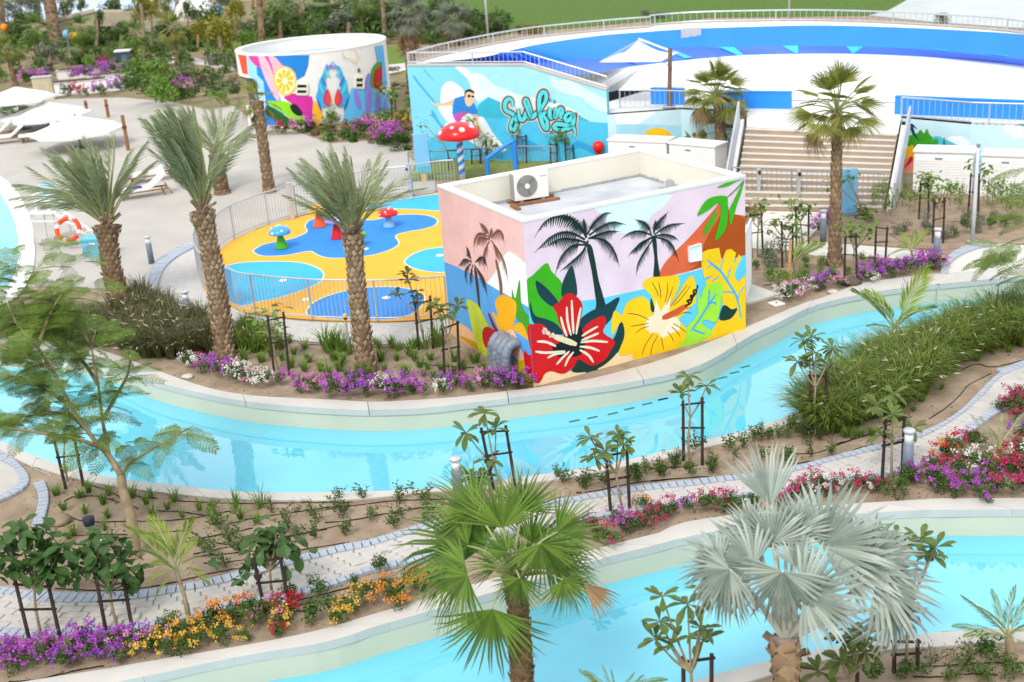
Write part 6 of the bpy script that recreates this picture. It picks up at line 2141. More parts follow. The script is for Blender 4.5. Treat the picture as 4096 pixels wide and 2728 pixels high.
def sapling(lb, k, base, stakes, ros, seed, kind='rosette', lsz=.30, nl=11, obj_leaves=True, bars=True, bz=0.0):
    """base: pixel of the stem foot; stakes: pixel tops (x,y) ; ros: pixel centres of leaf rosettes"""
    r = random.Random(seed)
    p = G(k, *base, bz)
    t = thing('staked_sapling', lb, 'staked sapling', p, 'young staked trees along the river and beds')
    tops = []
    for (x0, y0, x1, y1) in stakes:
        f = G(k, x1, y1, bz)
        h = atd(k, x0, y0, f) - p
        f = f - p
        tops.append((f, h))
        MB().tube([f - Vector((0, 0, .1)), h], [.034, .03], 7).build('stake', M_DARKWOOD, t)
    if len(tops) == 2 and bars:
        for q in (.93, .55):
            a, b_ = tops[0][0].lerp(tops[0][1], q), tops[1][0].lerp(tops[1][1], q * r.uniform(.97, 1.03))
            dd = (b_ - a).normalized() * .05
            MB().bar(a - dd, b_ + dd, .035, .03).build('crossbar', M_DARKWOOD, t)
    if ros:
        C = [atd(k, x, y, p, r.uniform(-.25, .25)) - p for x, y in ros]
        cen = sum(C, Vector()) / len(C)
        fork = cen * .62
        fork.x, fork.y = cen.x * .4, cen.y * .4
        s = MB()
        s.tube(smooth([Vector((0, 0, -.05)), fork * .55 + Vector((r.uniform(-.04, .04), 0, 0)), fork], 4), [.026] * 5 + [.022] * 4, 7)
        for c in C:
            m_ = fork.lerp(c, .5) - Vector((0, 0, .06))
            s.tube(smooth([fork, m_, c], 4), [.018] * 5 + [.013] * 4, 6)
        s.build('trunk', M_STEM, t, True)
        me = PLM if kind == 'rosette' else BRD
        acc = MB()
        for c in C:
            if kind == 'rosette':
                spec = [(2 * pi * i / nl + r.uniform(-.3, .3), r.uniform(-.35, .75), Vector((0, 0, 0))) for i in range(nl)]
            else:
                spec = [(r.uniform(0, 2 * pi), r.uniform(-.7, .5), Vector((r.gauss(0, .13), r.gauss(0, .13), r.gauss(0, .11)))) for i in range(nl)]
            for az, el, off in spec:
                d = direction(az, el)
                M = Matrix.Translation(c + off) @ frame(d, Vector((0, 0, 1))) @ Matrix.Scale(lsz * r.uniform(.8, 1.25), 4)
                if obj_leaves:
                    objm('leaf', r.choice(me), t, M)
                else:
                    z = leaf_ob(1.0, .4 if kind == 'rosette' else .6, .12, .2)
                    acc.add([M @ Vector(v) for v in z.v], z.f)
        if acc.v:
            acc.build('crown', L_PLUM if kind == 'rosette' else L_TUFT, t)
    return t


sapling('staked rosette sapling at the river behind the green fan palm', 'J', (1205, 1095), [(1050, 690, 1140, 1110), (1215, 675, 1285, 1090)], [(950, 725), (1075, 595), (1150, 695), (1095, 900), (985, 1015), (1050, 1030)], 1, lsz=.30)
sapling('staked rosette sapling on the path edge between the two foreground palms', 'J', (2010, 1270), [(1890, 850, 1925, 1275), (2032, 835, 2050, 1260)], [(1785, 760), (1885, 850), (1970, 740), (2010, 800), (1815, 890)], 2, lsz=.28)
sapling('staked sapling with three leaf tufts in front of the yellow hibiscus', 'K', (250, 1022), [(208, 630, 210, 1012), (328, 608, 328, 1040)], [(235, 480), (195, 585), (355, 540)], 3, lsz=.27)
sapling('staked leafy sapling at the left end of the tall grass', 'K', (1040, 850), [(1008, 445, 1000, 862), (1106, 445, 1105, 850)], [(960, 255), (1040, 330), (1145, 305), (925, 385), (1000, 410), (1130, 420), (1010, 230)], 4, lsz=.29)
sapling('staked sapling with drooping leaves beside the bollard and crimson flowers', 'K', (1515, 1135), [(1480, 740, 1455, 1125), (1597, 710, 1580, 1110)], [(1525, 590), (1420, 660), (1450, 845), (1650, 805), (1520, 720)], 5, lsz=.29)
sapling('staked rosette sapling at the bottom edge between the foreground palms', 'O', (435, 1800), [(345, 1290, 345, 1800), (512, 1275, 508, 1790)], [(220, 940), (370, 985), (455, 1130), (205, 1085), (180, 1190), (460, 1200), (265, 1225), (480, 900)], 6, lsz=.27, nl=8)
sapling('rosette sapling with large glossy leaves under the silver palm', 'O', (1340, 1650), [(1372, 1380, 1372, 1640)], [(1290, 1190), (1370, 1150), (1420, 1270), (1275, 1320), (1140, 1380), (1390, 1200)], 7, lsz=.28)
sapling('staked sapling behind the silver palm with dark leaf tufts to the right', 'O', (1660, 1385), [(1590, 1190, 1590, 1395), (1727, 1190, 1730, 1380)], [(1745, 600), (1830, 650), (1600, 580), (1620, 640), (1800, 690)], 8, lsz=.27)
sapling('staked bushy broad-leaved sapling at the bottom left corner', 'L', (285, 1030), [(100, 620, 208, 1068), (322, 640, 408, 1030)], [(60, 430), (150, 380), (230, 360), (320, 420), (120, 500), (230, 480), (350, 500), (180, 270), (40, 540), (330, 580), (20, 330), (420, 400), (290, 330)], 9, 'broad', .27, 15)
sapling('staked bushy broad-leaved sapling left of the young feathery palm', 'L', (805, 965), [(640, 580, 718, 995), (822, 580, 892, 965)], [(560, 420), (640, 400), (720, 440), (800, 430), (600, 500), (700, 540), (820, 520), (640, 360), (760, 590), (460, 520), (880, 600)], 10, 'broad', .25, 14)
sapling('staked broad-leaved sapling before the path with orange flowers at its foot', 'L', (1845, 795), [(1703, 470, 1790, 855), (1882, 450, 1952, 845)], [(1720, 350), (1790, 320), (1850, 370), (1800, 410), (1920, 330), (1930, 410), (1620, 560), (1740, 450), (1860, 300)], 11, 'broad', .24, 12)
sapling('pair of dark stakes with sparse stem under the feathery tree', 'I', (455, 1050), [(350, 712, 445, 1108), (490, 708, 562, 1088)], [(430, 690)], 12, 'broad', .18, 6)
sapling('staked sapling with drooping leaves between the second and third date palms', 'I', (1870, 300), [(1800, -60, 1848, 350), (1905, -90, 1945, 340)], [(1740, -60), (1790, 0), (1850, -110), (1830, 40), (1880, 60)], 13, 'broad', .26, 8, False)
sapling('staked sapling with airy leaf tufts in front of the lower playground fence', 'G', (1960, 1560), [(1880, 1180, 1912, 1570), (1998, 1140, 2022, 1560)], [(1830, 1020), (1740, 1130), (1895, 1110), (1900, 1180), (1820, 970)], 14, lsz=.26, obj_leaves=False)
sapling('staked sapling beside the hut wall left of the silver ducts', 'M', (230, 1440), [(178, 1120, 192, 1450), (268, 1095, 280, 1425)], [(160, 1030), (195, 1060), (270, 1005), (140, 1000)], 15, lsz=.28, obj_leaves=False)
for i, (lb, base, st_, ro) in enumerate((
        ('staked sapling with crimson blossoms right behind the hut', (255, 840), [(200, 490, 210, 850), (284, 480, 300, 835)], [(290, 430), (260, 440), (200, 520), (320, 415)]),
        ('staked sapling with long drooping leaves behind the hut', (490, 880), [(445, 560, 450, 925), (530, 575, 532, 890)], [(370, 570), (340, 620), (420, 540), (550, 560), (520, 600), (580, 640)]),
        ('staked sapling with compact crown in front of the stair fence', (610, 745), [(555, 440, 562, 760), (657, 455, 655, 750)], [(510, 400), (540, 430), (620, 450), (490, 430), (640, 470)]),
        ('staked sapling right of the tall palm trunk with twin round crowns', (985, 1030), [(945, 655, 935, 1022), (1026, 650, 1036, 1042)], [(960, 590), (1010, 620), (985, 650), (1110, 590), (1130, 630), (1090, 640)]),
        ('bare pair of dark stakes with leafless stem on the lawn patch', (1225, 885), [(1186, 585, 1175, 888), (1274, 600, 1256, 868)], []),
        ('staked sapling close to the right cabinet, tall left one', (1560, 545), [(1535, 245, 1520, 548), (1597, 240, 1596, 548)], [(1545, 195), (1570, 220), (1620, 235), (1610, 270), (1640, 225)]),
        ('staked sapling with yellowish leaves before the right cabinet', (1675, 735), [(1641, 400, 1630, 735), (1722, 370, 1710, 735)], [(1730, 285), (1620, 345), (1760, 300), (1640, 370), (1700, 270)]),
        ('staked sapling between the two right cabinets', (1945, 520), [(1930, 180, 1906, 505), (1993, 185, 1986, 525)], [(1940, 95), (2035, 165), (2050, 150)]),
        ('low staked sapling before the light blue board', (1100, 560), [], [(1090, 460), (1120, 480), (1070, 470), (1130, 500), (840, 230), (950, 200), (980, 220)]),
)):
    sapling(lb, 'H', base, st_, ro, 30 + i, 'broad', .20, 13, False)
for i, (lb, base, st_, ro) in enumerate((
        ('staked sapling behind the giant red toadstool, left of the surfer', (500, 1480), [(450, 1290, 462, 1490), (540, 1290, 550, 1480)], [(220, 1030), (200, 1120), (440, 1085)]),
        ('staked climber growing up the painted surfer', (720, 1430), [(675, 1285, 676, 1435), (750, 1275, 755, 1430)], [(650, 1000), (630, 1040), (720, 1090), (710, 1060)]),
        ('staked climber in front of the painted surfboard', (790, 1430), [(765, 1275, 764, 1432), (812, 1200, 822, 1435)], [(820, 1170), (850, 1240), (800, 1150), (870, 1250)]),
        ('staked climber below the first letter of the painted word', (1145, 1420), [(1100, 1155, 1112, 1430), (1185, 1150, 1193, 1425)], [(1090, 1070), (1130, 1110), (1200, 1110), (1150, 1040)]),
        ('short staked climber under the painted word, left of a taller one', (1450, 1430), [(1418, 1230, 1420, 1435), (1478, 1235, 1480, 1430)], [(1470, 1150), (1480, 1190)]),
        ('tall staked climber below the last letter of the painted word', (1600, 1420), [(1552, 1180, 1566, 1428), (1626, 1170, 1638, 1420)], [(1530, 1130), (1590, 1150), (1570, 1190), (1610, 1120), (1490, 1120)]),
)):
    sapling(lb, 'C', base, st_, ro, 50 + i, 'broad', .24, 8, False)
sapling('slim staked sapling right of the round building near the surfer wall', 'B', (1450, 1010), [(1420, 850, 1430, 1020), (1455, 850, 1468, 1010)], [(1400, 790), (1440, 820), (1350, 730), (1380, 760)], 70, 'broad', .4, 8, False)

# ---- feathery tree with bare forked trunk, left
def spray_mesh(seed, n=11, m=12):
    r = random.Random(seed)
    s = MB()
    L = 1.0
    R_ = [Vector((i / 8, 0, -.22 * (i / 8) ** 2)) for i in range(9)]
    s.tube(R_, .006, 4, False)
    for i in range(n):
        t = (i + 1) / n
        x = L * t
        z = -.22 * t * t
        for sg in (-1, 1):
            ln = .27 * sin(pi * min(1, .25 + .65 * t)) * r.uniform(.8, 1.1)
            a_, b_ = Vector((x, 0, z)), Vector((x + ln * .45, sg * ln, z - .05))
            s.add([a_ - Vector((.005, 0, 0)), a_ + Vector((.005, 0, 0)), b_], [(0, 1, 2)])
            for j in range(m):
                q = (j + 1) / m
                p = Vector((x + ln * q * .45, sg * ln * q, z - .05 * q + .01 * r.random()))
                for s2 in (-1, 1):
                    e = p + Vector((.030 * s2 + .006, .012 * sg, r.uniform(-.014, .008)))
                    w = Vector((.003, .012, 0))
                    s.add([p - w * .3, e - w, e + Vector((.016 * s2, 0, 0)), e + w], [(0, 1, 2, 3)])
    return s


SPR = [spray_mesh(i).mesh('leaf_spray', L_FEATH) for i in range(3)]
bT = G('I', 915, 1570)
t = thing('feathery_tree', 'young feathery-leaved tree with forked bare trunk at the river bend', 'tree', bT)
fk = atd('I', 815, 1010, bT) - bT
MB().tube(smooth([Vector((0, 0, -.1)), atd('I', 880, 1290, bT) - bT, atd('I', 830, 1120, bT) - bT, fk], 5), [.105] * 5 + [.09] * 6 + [.085] * 5, 12).build('trunk', mat('smooth_bark', (.33, .26, .16), .8, scale=6, c2=(.22, .17, .10)), t, True)
BR = [[(745, 900, 0), (690, 830, .1), (640, 780, 0), (480, 550, -.2), (380, 350, -.4), (280, 250, -.6)], [(850, 960, .1), (880, 920, .2), (1000, 850, .3), (1150, 760, .3), (1300, 680, .2)], [(745, 900, 0), (690, 640, .4), (660, 400, .6), (620, 160, .7), (650, 20, .8)],
      [(690, 830, .1), (560, 780, -.2), (350, 740, -.4), (100, 700, -.5), (-100, 680, -.6)], [(600, 720, 0), (450, 600, .3), (260, 600, .5), (60, 640, .5)], [(480, 550, -.2), (330, 450, .1), (200, 380, .2), (40, 330, .2)], [(690, 640, .4), (780, 480, .5), (860, 330, .5), (880, 200, .6)], [(660, 400, .6), (560, 250, .9), (420, 100, 1.1), (300, 0, 1.2)],
      [(380, 350, -.4), (250, 150, -.2), (120, 0, 0), (50, -150, .2)], [(280, 250, -.6), (150, 200, -.8), (0, 120, -.9)], [(620, 160, .7), (480, -60, .9), (300, -200, 1.1)], [(250, 150, -.2), (330, -60, .3), (420, -220, .6)]]
bm = MB()
bp = []
for br in BR:
    P = [atd('I', x, y, bT, d) - bT for x, y, d in br]
    if br[0][:2] == (745, 900) or br[0][:2] == (850, 960):
        P = [fk] + P
    S = smooth(P, 5)
    nS = len(S)
    bm.tube(S, [.045 * (1 - .8 * i / nS) * (1.3 if len(br) > 5 else .8) + .006 for i in range(nS)], 7)
    bp.append(S)
bm.build('branch', MATS['smooth_bark'], t, True)
r = random.Random(5)
for bi, S in enumerate(bp):
    nsp = 24 if bi not in (1,) else 16
    for i in range(nsp):
        f = .35 + .65 * (i + r.random()) / nsp
        c = S[min(int(f * (len(S) - 1)), len(S) - 1)]
        az = r.uniform(0, 2 * pi)
        d = direction(az, r.uniform(-.25, .45))
        put_frond(t, r.choice(SPR), c, d, r.uniform(.4, .72), r.uniform(-.7, .7), 'leaf_spray')
for x0, y0, x1, y1, n in ((0, 545, 215, 690, 40), (0, 600, 240, 780, 30), (0, 740, 230, 850, 36), (20, 850, 120, 1000, 14)):      # outer crown to the left
    for i in range(n):
        c = atd('D', r.uniform(x0 - 40, x1), r.uniform(y0, y1), bT, r.uniform(.2, 1.8)) - bT
        put_frond(t, r.choice(SPR), c, direction(r.uniform(0, 2 * pi), r.uniform(-.4, .4)), r.uniform(.45, .75), r.uniform(-.7, .7), 'leaf_spray')
# branch of another feathery tree reaching in at the right edge
bR = G('D', 2480, 760)
t = thing('feathery_tree', 'feathery tree reaching in from the right frame edge', 'tree', bR)
S = smooth([Vector((0, 0, -.1)), atd('D', 2460, 640, bR) - bR, atd('D', 2400, 570, bR) - bR, atd('D', 2320, 560, bR) - bR], 5)
MB().tube(S, [.09 - .005 * i for i in range(len(S))], 8).build('trunk', MATS['smooth_bark'], t, True)
for x, y in [(2340, 420), (2350, 470), (2330, 510), (2345, 450), (2300, 560), (2260, 575), (2330, 570), (2350, 600), (2310, 600), (2340, 640), (2350, 530), (2290, 585), (2355, 660), (2345, 400), (2320, 585), (2280, 565), (2365, 620), (2350, 500)]:
    for q in range(2):
        put_frond(t, r.choice(SPR), atd('D', x + r.uniform(0, 40), y + r.uniform(-12, 12), bR, r.uniform(-.5, .5)) - bR, direction(r.uniform(2.2, 4.2), r.uniform(-.5, .3)), r.uniform(.6, .95), r.uniform(-.4, .4), 'leaf_spray')
# ================================================================ flowering shrubs
SH = [cloud(330, (.5, .5, .5), .11, i).v and cloud(330, (.5, .5, .5), .11, i).mesh('foliage', L_SHRUB) for i in range(4)]
BLM = {}


def bloom_mesh(col, i, dense):
    key = (col, i, dense)
    if key not in BLM:
        BLM[key] = blooms(17 if dense else 9, (.5, .5, .52), .062, 100 + i, 15).mesh('blossoms', BLOOM[col])
    return BLM[key]


def shrub(k, x, y, lb, cols, size, group, seed, hz=.9, dense=1, name='flowering_shrub', cat='shrub', fm=None):
    r = random.Random(seed)
    p = G(k, x, y)
    t = thing(name, lb, cat, p, group, r.uniform(0, 6.28))
    sx = size * r.uniform(.9, 1.15)
    me = r.choice(SH)
    f = obj('foliage', me if fm is None else fm[seed % len(fm)], t, (0, 0, size * hz * .42), None, (sx, sx, size * hz))
    for c in cols:
        obj('blossoms', bloom_mesh(c, r.randrange(3), dense), t, (0, 0, size * hz * .45), (0, 0, r.uniform(0, 6)), (sx * 1.03, sx * 1.03, size * hz * 1.1))
    return t


def row(s, place, group, size, seed, dn=None):
    """s: 'K:x,y,colours[,size] ...' ; labels count along the row within each colour"""
    items = []
    for seg in s.split('|'):
        k, rest = seg.split(':')
        for q in rest.split():
            a = q.split(',')
            items.append((k.strip(), float(a[0]), float(a[1]), a[2], float(a[3]) if len(a) > 3 else 1.0))
    CN = {'m': 'magenta', 'p': 'purple', 'c': 'crimson', 'w': 'white', 'o': 'orange', 'y': 'yellow', 'k': 'pink', 'r': 'red', 'g': None}
    DN = {'m': 'magenta', 'p': 'purple', 'c': 'crimson', 'w': 'white', 'o': 'orange', 'y': 'yellow', 'k': 'pink', 'r': 'red', 'g': 'green leafy'}
    def scx(it):
        d = G(it[0], it[1], it[2]) - CAM
        return d.dot(RX) / d.dot(WX)
    items.sort(key=scx)
    tot = {}
    for it in items: tot[it[3]] = tot.get(it[3], 0) + 1
    cnt = {}
    for i, (k, x, y, c, sz) in enumerate(items):
        cols = [CN[q] for q in c if CN[q]]
        nm = ' and '.join(DN[q] for q in c)
        n = cnt.get(c, 0); cnt[c] = n + 1
        w = 'flowering shrub' if cols else 'shrub'
        lb = '%s %s %s' % (nm, w, place) if tot[c] == 1 else '%s %s, %s from the left %s' % (nm, w, ORD[min(n, 19)], place)
        shrub(k, x, y, lb, cols, size * sz, group, seed + i, dense=(1 if len(cols) < 2 and c not in ('y', 'o') else 0) if dn is None else dn)


row("I:1275,300,w 1340,285,cw,.8 1405,318,m 1480,345,p,1.1 1545,360,m 1610,385,w,1.1 1690,405,wk 1770,415,w 1900,405,m,.8 2040,445,m 2120,452,k 2240,475,m,1.1 2335,480,m|J:230,478,p,1.3 310,470,m 400,472,w 480,475,p,1.2 560,475,m,.8 640,472,m,1.1 785,470,w,.8 810,445,p 905,425,m,.8 960,445,m,.8 1060,425,k 1150,440,m,1.1 1225,430,p 1300,428,m,1.1 1350,430,p,.8",
    'along the far river edge', 'flowering shrubs along the far river edge', .58, 200)
row("L:20,1190,p,1.2 110,1225,m,1.1 60,1140,m 215,1190,pm,1.1 315,1160,m,1.2 330,1090,m,.9 420,1215,p 515,1160,m,1.3 565,1075,p,1.2 650,1150,p,1.2 720,1120,m,1.3 770,1190,p,.9 800,1080,m 860,1100,pk,1.1 950,1080,p,1.1 880,1150,y,.8 1000,1130,y 1060,1080,yk 1110,1040,g,1.2 1150,985,g,1.2 1130,1120,y 1230,1040,yo,1.2 1275,1105,y 1330,1090,y 1400,1000,o,1.3 1445,935,o,1.2 1490,1040,y 1520,930,o,1.2 1600,910,o,1.2 1680,890,ok,1.2 1640,1030,y,.8 1740,940,g,1.4 1840,890,k,1.2 1900,870,rg,1.1 1950,830,r 1870,1005,r,.7 1900,950,yg",
    'in the bottom left flower bed', 'flowering shrubs in the bottom left bed', .44, 300)
row("N:180,1020,y,1.1 260,940,y 330,945,o,1.1 425,870,o 500,950,og,1.3 560,850,g,1.2 620,860,og,1.1 90,1085,y,.9 385,740,g 205,830,g,.8 520,985,o,.8 700,820,oy 760,860,g|L:2160,890,g,1.6 2160,735,g,1.3 1970,770,g,1.1 2280,930,y,.8 2295,820,y,.6",
    'behind the green fan palm', 'flowering shrubs behind the foreground fan palm', .44, 400)
row("N:1655,490,c 1775,480,m 1850,510,c 1930,560,c,1.1 1960,420,m 2015,470,m 2085,460,c 2120,320,o,.9 2160,440,c 2210,420,cg 2290,370,g|K:30,1350,c,.8 125,1350,ck 250,1335,m 330,1320,c,1.1 420,1320,c,1.1 480,1290,ck 510,1320,g 600,1300,wg 660,1300,g|K:830,1300,c 900,1260,c,1.1 950,1225,c 1040,1210,cw,1.1 1045,1160,c 1105,1215,kw,1.1 1180,1205,c 1280,1190,c,1.1 1370,1195,cw 1420,1215,g 1485,1225,c",
    'between path and lower river', 'flowering shrubs between the path and lower river', .44, 500, 0)
row("K:1555,1220,g,1.2 1620,1165,m,1.1 1700,1150,m 1780,1185,m,1.1 1765,1090,c 1850,1210,m 1900,1145,cg,1.2 1960,1200,p 1990,1085,w,1.2 2055,1065,w,1.2 2115,1140,m 2065,1190,p 2155,1115,r 2215,1225,c,1.1 2250,1080,rg,1.2 2295,1120,c,1.2 2330,1215,c,1.1 2300,990,c,1.2 2335,1050,w,1.2 1890,970,r,1.1 1850,1010,or 1840,930,o,.7 2000,900,cg,.8 2075,930,g 2330,900,p,1.1 2250,715,c 2305,665,c,1.2 2340,780,c,1.2 2300,740,cg,1.3 2205,705,c,.8 2085,1260,m 1935,1240,m,.8 2400,1100,cw,1.3 2400,1210,c,1.2 2400,820,c,1.3",
    'in the right-hand flower bed', 'flowering shrubs in the right bed', .50, 600, 0)
row("H:1090,1030,p,1.2 1195,985,m,1.3 1265,1005,p,1.3 1330,985,m,1.2 1440,965,p,1.1 1505,950,m,1.2 1580,945,m,1.3 1640,925,p,1.2 1690,945,k 820,1060,p,1.1 760,1085,p 690,1110,pw 890,1085,k,.9 1160,1040,w,.7 530,1175,wk,1.2 580,1150,kg 460,1190,w,1.1 725,660,m,1.3 800,600,m,1.2 800,545,m,.8 190,530,c,1.1",
    'right of the painted hut', 'flowering shrubs right of the hut', .52, 700)
row("A:240,735,m,2.4 320,720,m,2.0 400,700,p,2.0 660,690,m,2.2 740,685,p,2.2 800,720,m,1.6 880,650,m,2.4 950,660,p,2.4 900,590,c,2.0 840,740,m,1.8 640,810,c,1.8 560,820,g,2.0 720,830,r,1.6 830,810,m,1.8 900,820,g,1.8 1000,790,p,2.0 1570,800,m,2.2 1630,840,k,2.0|B:470,1150,r,1.6 640,1140,k,1.8 740,1120,m,1.6 560,1150,g,1.8 1180,1180,m,2.0 1240,1160,k,2.0 1400,1260,m,2.2 1450,1240,m,2.2 1350,1200,k,2.0 1530,1250,g,2.0 1500,1100,y,1.6 1600,1180,c,1.6",
    'in the far garden', 'flowering shrubs in the far garden', .55, 800)

# ---- plain green shrubs
OLV = [cloud(420, (.5, .5, .5), .10, 30 + i).mesh('foliage', L_OLIVE) for i in range(2)]
TRE = [cloud(1100, (.5, .5, .5), .085, 40 + i, lobes=9).mesh('crown', L_TREE) for i in range(3)]
TRO = [cloud(1000, (.5, .5, .5), .085, 50 + i, lobes=9).mesh('crown', L_OLIVE) for i in range(2)]
TRY = [cloud(1000, (.5, .5, .5), .08, 60 + i, shell=.3, lobes=10).mesh('crown', L_YELL) for i in range(2)]
TRR = [cloud(500, (.5, .5, .5), .10, 70 + i).mesh('foliage', L_RUST) for i in range(2)]
SHL = [cloud(420, (.5, .5, .5), .10, 80 + i, lobes=7).mesh('foliage', L_TUFT) for i in range(2)]
GREENS = [('H', 370, 905, 1.0, OLV, 'grey-green feathery bush behind the hut, largest'), ('H', 290, 880, .75, OLV, 'grey-green bush left of the largest grey-green bush'), ('H', 222, 945, .5, SH, 'small dark green bush at the hut corner'), ('H', 360, 1020, .6, SHL, 'bright green bush left of the bamboo pole'),
          ('H', 450, 1090, .7, SHL, 'bright green bush at the foot of the bamboo pole'), ('H', 610, 1040, .7, SHL, 'bright green bush right of the bamboo pole'), ('H', 645, 920, .45, SHL, 'small green bush between bamboo pole and tall palm'), ('H', 760, 905, .45, SHL, 'small yellow-green bush at the left of the tall palm foot'),
          ('H', 745, 990, .4, SHL, 'fresh green tuft-like bush before the tall palm foot'), ('H', 840, 985, .45, SHL, 'ferny green bush below the tall palm foot'), ('H', 960, 1000, .4, SHL, 'light green bush beside the dark stakes right of the tall palm'), ('H', 1070, 860, .35, SHL, 'low green bush on the lawn patch'), ('H', 1130, 900, .35, SHL, 'low yellow-green bush beside the bare stakes'), ('H', 1380, 980, .6, SH, 'dark green bush between purple shrubs'),
          ('H', 1560, 600, .55, OLV, 'blue-green bush in the raised bed under the left cabinet saplings'), ('H', 1340, 660, .5, OLV, 'blue-green bush at the left of the raised bed'), ('H', 1420, 640, .5, OLV, 'blue-green bush, second in the raised bed'), ('H', 1620, 660, .5, OLV, 'blue-green bush behind the small feathery palm'), ('H', 1740, 690, .55, OLV, 'dusty green bush right of the yellowish sapling'),
          ('H', 1810, 690, .45, SH, 'green bush beside the lamp pole, left'), ('H', 1905, 560, .6, OLV, 'green bush behind the lamp pole'), ('H', 1900, 650, .6, SH, 'green bush hugging the lamp pole'), ('H', 1960, 640, .55, OLV, 'dusty green bush right of the lamp pole'), ('H', 2020, 600, .6, OLV, 'dusty green bush in the raised bed, right part'),
          ('H', 2075, 620, .55, SH, 'dark green bush in the raised bed, right part'), ('H', 2120, 570, .6, OLV, 'grey-green bush at the right of the raised bed'), ('H', 2180, 600, .55, SH, 'green bush at the right end of the raised bed'), ('H', 1090, 520, .5, SH, 'green bush under the light blue board'),
          ('E', 1260, 70, 3.2, None, '')][:-1]
for i, (k, x, y, s_, me, lb) in enumerate(GREENS):
    shrub(k, x, y, lb, [], s_ * .95, 'green bushes right of the hut', 900 + i, 1.0, 1, 'green_bush', 'bush', me)
# wispy tall seedlings before the right cabinets
WSP = [cloud(110, (.5, .5, .5), .10, 90 + i, shell=.1, lobes=8).mesh('foliage', L_TUFT) for i in range(3)]
WP = ((1160, 470), (1220, 440), (1260, 450), (1300, 520), (1330, 450), (1390, 440), (1440, 470), (1480, 500), (1260, 530), (1560, 420), (1850, 430), (1830, 470), (2050, 430), (2130, 420), (2170, 430), (2250, 440), (2300, 460), (2200, 480), (2090, 470), (2320, 520), (2240, 530), (1760, 440))
WL = place_labels('thin wispy green shrub', [G('H', x, y) for x, y in WP])
for i, (x, y) in enumerate(WP):
    p = G('H', x, y)
    t = thing('wispy_shrub', WL[i], 'shrub', p, 'wispy shrubs before the right cabinets')
    h = rnd.uniform(.9, 1.3)
    obj('foliage', WSP[i % 3], t, (0, 0, h * .5), (0, 0, i), (.65, .65, h))
    MB().tube([Vector((0, 0, 0)), Vector((.02, 0, h * .8))], .012, 5).build('stem', M_STEM, t)

# ---- seedlings on the sand
TF = [tuft(34, .34, .26, i, .022, .9).mesh('grass_tuft', L_TUFT) for i in range(4)]
TFT = [tuft(26, .52, .42, 10 + i, .024, .9).mesh('grass_tuft', L_TUFT) for i in range(2)]
SD = []
for i in range(4):
    s = MB()
    r = random.Random(300 + i)
    for q in range(r.randint(3, 5)):
        e = Vector((r.gauss(0, .10), r.gauss(0, .10), r.uniform(.22, .5)))
        s.m = 1
        s.tube([Vector((0, 0, 0)), e * .5 + Vector((r.gauss(0, .02), 0, 0)), e], .006, 4, False)
        s.m = 0
        for w in range(26):
            p = e * r.uniform(.25, 1.05) + Vector((r.gauss(0, .03), r.gauss(0, .03), r.gauss(0, .02)))
            d = direction(r.uniform(0, 6.28), r.uniform(-.3, .9))
            Y = d.orthogonal().normalized() * .019
            l = r.uniform(.05, .085)
            s.add([p, p + d * l * .5 + Y, p + d * l, p + d * l * .5 - Y], [(0, 1, 2, 3)])
    SD.append(s.mesh('seedling', [L_SHRUB, M_STEM]))


def scatter(s, meshes, name, lb, cat, group, lo, hi, z=0):
    P = [G(k, x, y, z) for k, x, y in parse(s)]
    lbs = place_labels(lb, P) if group else [lb] * len(P)
    for i, p in enumerate(P):
        o = obj(name, meshes[i % len(meshes)], None, p, (0, 0, rnd.uniform(0, 6.28)), rnd.uniform(lo, hi))
        tag(o, lbs[i], cat, group)


scatter("I:380,1145 530,1165 600,1125 740,1145 430,1245 575,1270 700,1205 725,1300 890,1160 985,1205 1030,1290 1130,1240 1178,1185 1230,1298 500,1410 710,1380 1020,1160 1345,1245 1440,1340 1620,1305 1730,1335 560,1160 770,1450 460,1440", TF, 'grass_tuft', 'bright green grass tuft', 'grass tuft', 'grass tufts on the middle sand bed', .65, 1.0)
scatter("I:1590,1240 1752,1232", TFT, 'grass_tuft', 'tall bladed grass tuft', 'grass tuft', 'tall grass tufts at the river edge', .8, 1.0)
scatter("I:1405,1240", SHL, 'round_bush', 'round fresh green bush on the sand near the river edge', 'bush', None, .42, .45, .12)
scatter("L:1370,430 1400,470 1545,360 1575,400 1625,440 1525,535 1830,170 1915,230 1940,290 1985,350 2095,190 2140,240 2125,340 2270,140 2310,210 2325,330 530,650 760,400 1480,280 1460,560 1990,170|N:90,255 130,350 140,500 255,250 300,390 505,270 520,370 690,270 725,345 470,440 700,400", SD, 'seedling', 'upright dark green seedling', 'seedling', 'seedlings on the middle sand bed', .7, 1.0)
scatter("J:1560,1030 1600,1060 1760,1085 1740,1100 1890,1075 2080,1035 2160,1000 2270,1010 2340,970 2100,1060|K:165,1030 390,1035 395,1085 490,950 280,945 525,1010 580,930 640,885 700,880 740,880 800,865 850,870 860,1030 850,990 960,870 1000,915 1010,985 1080,860 1140,970 710,1010 60,1100 90,1110 1060,880 940,840", SD, 'seedling', 'bushy green seedling', 'seedling', 'seedlings on the sand strip by the path', .65, 1.0)
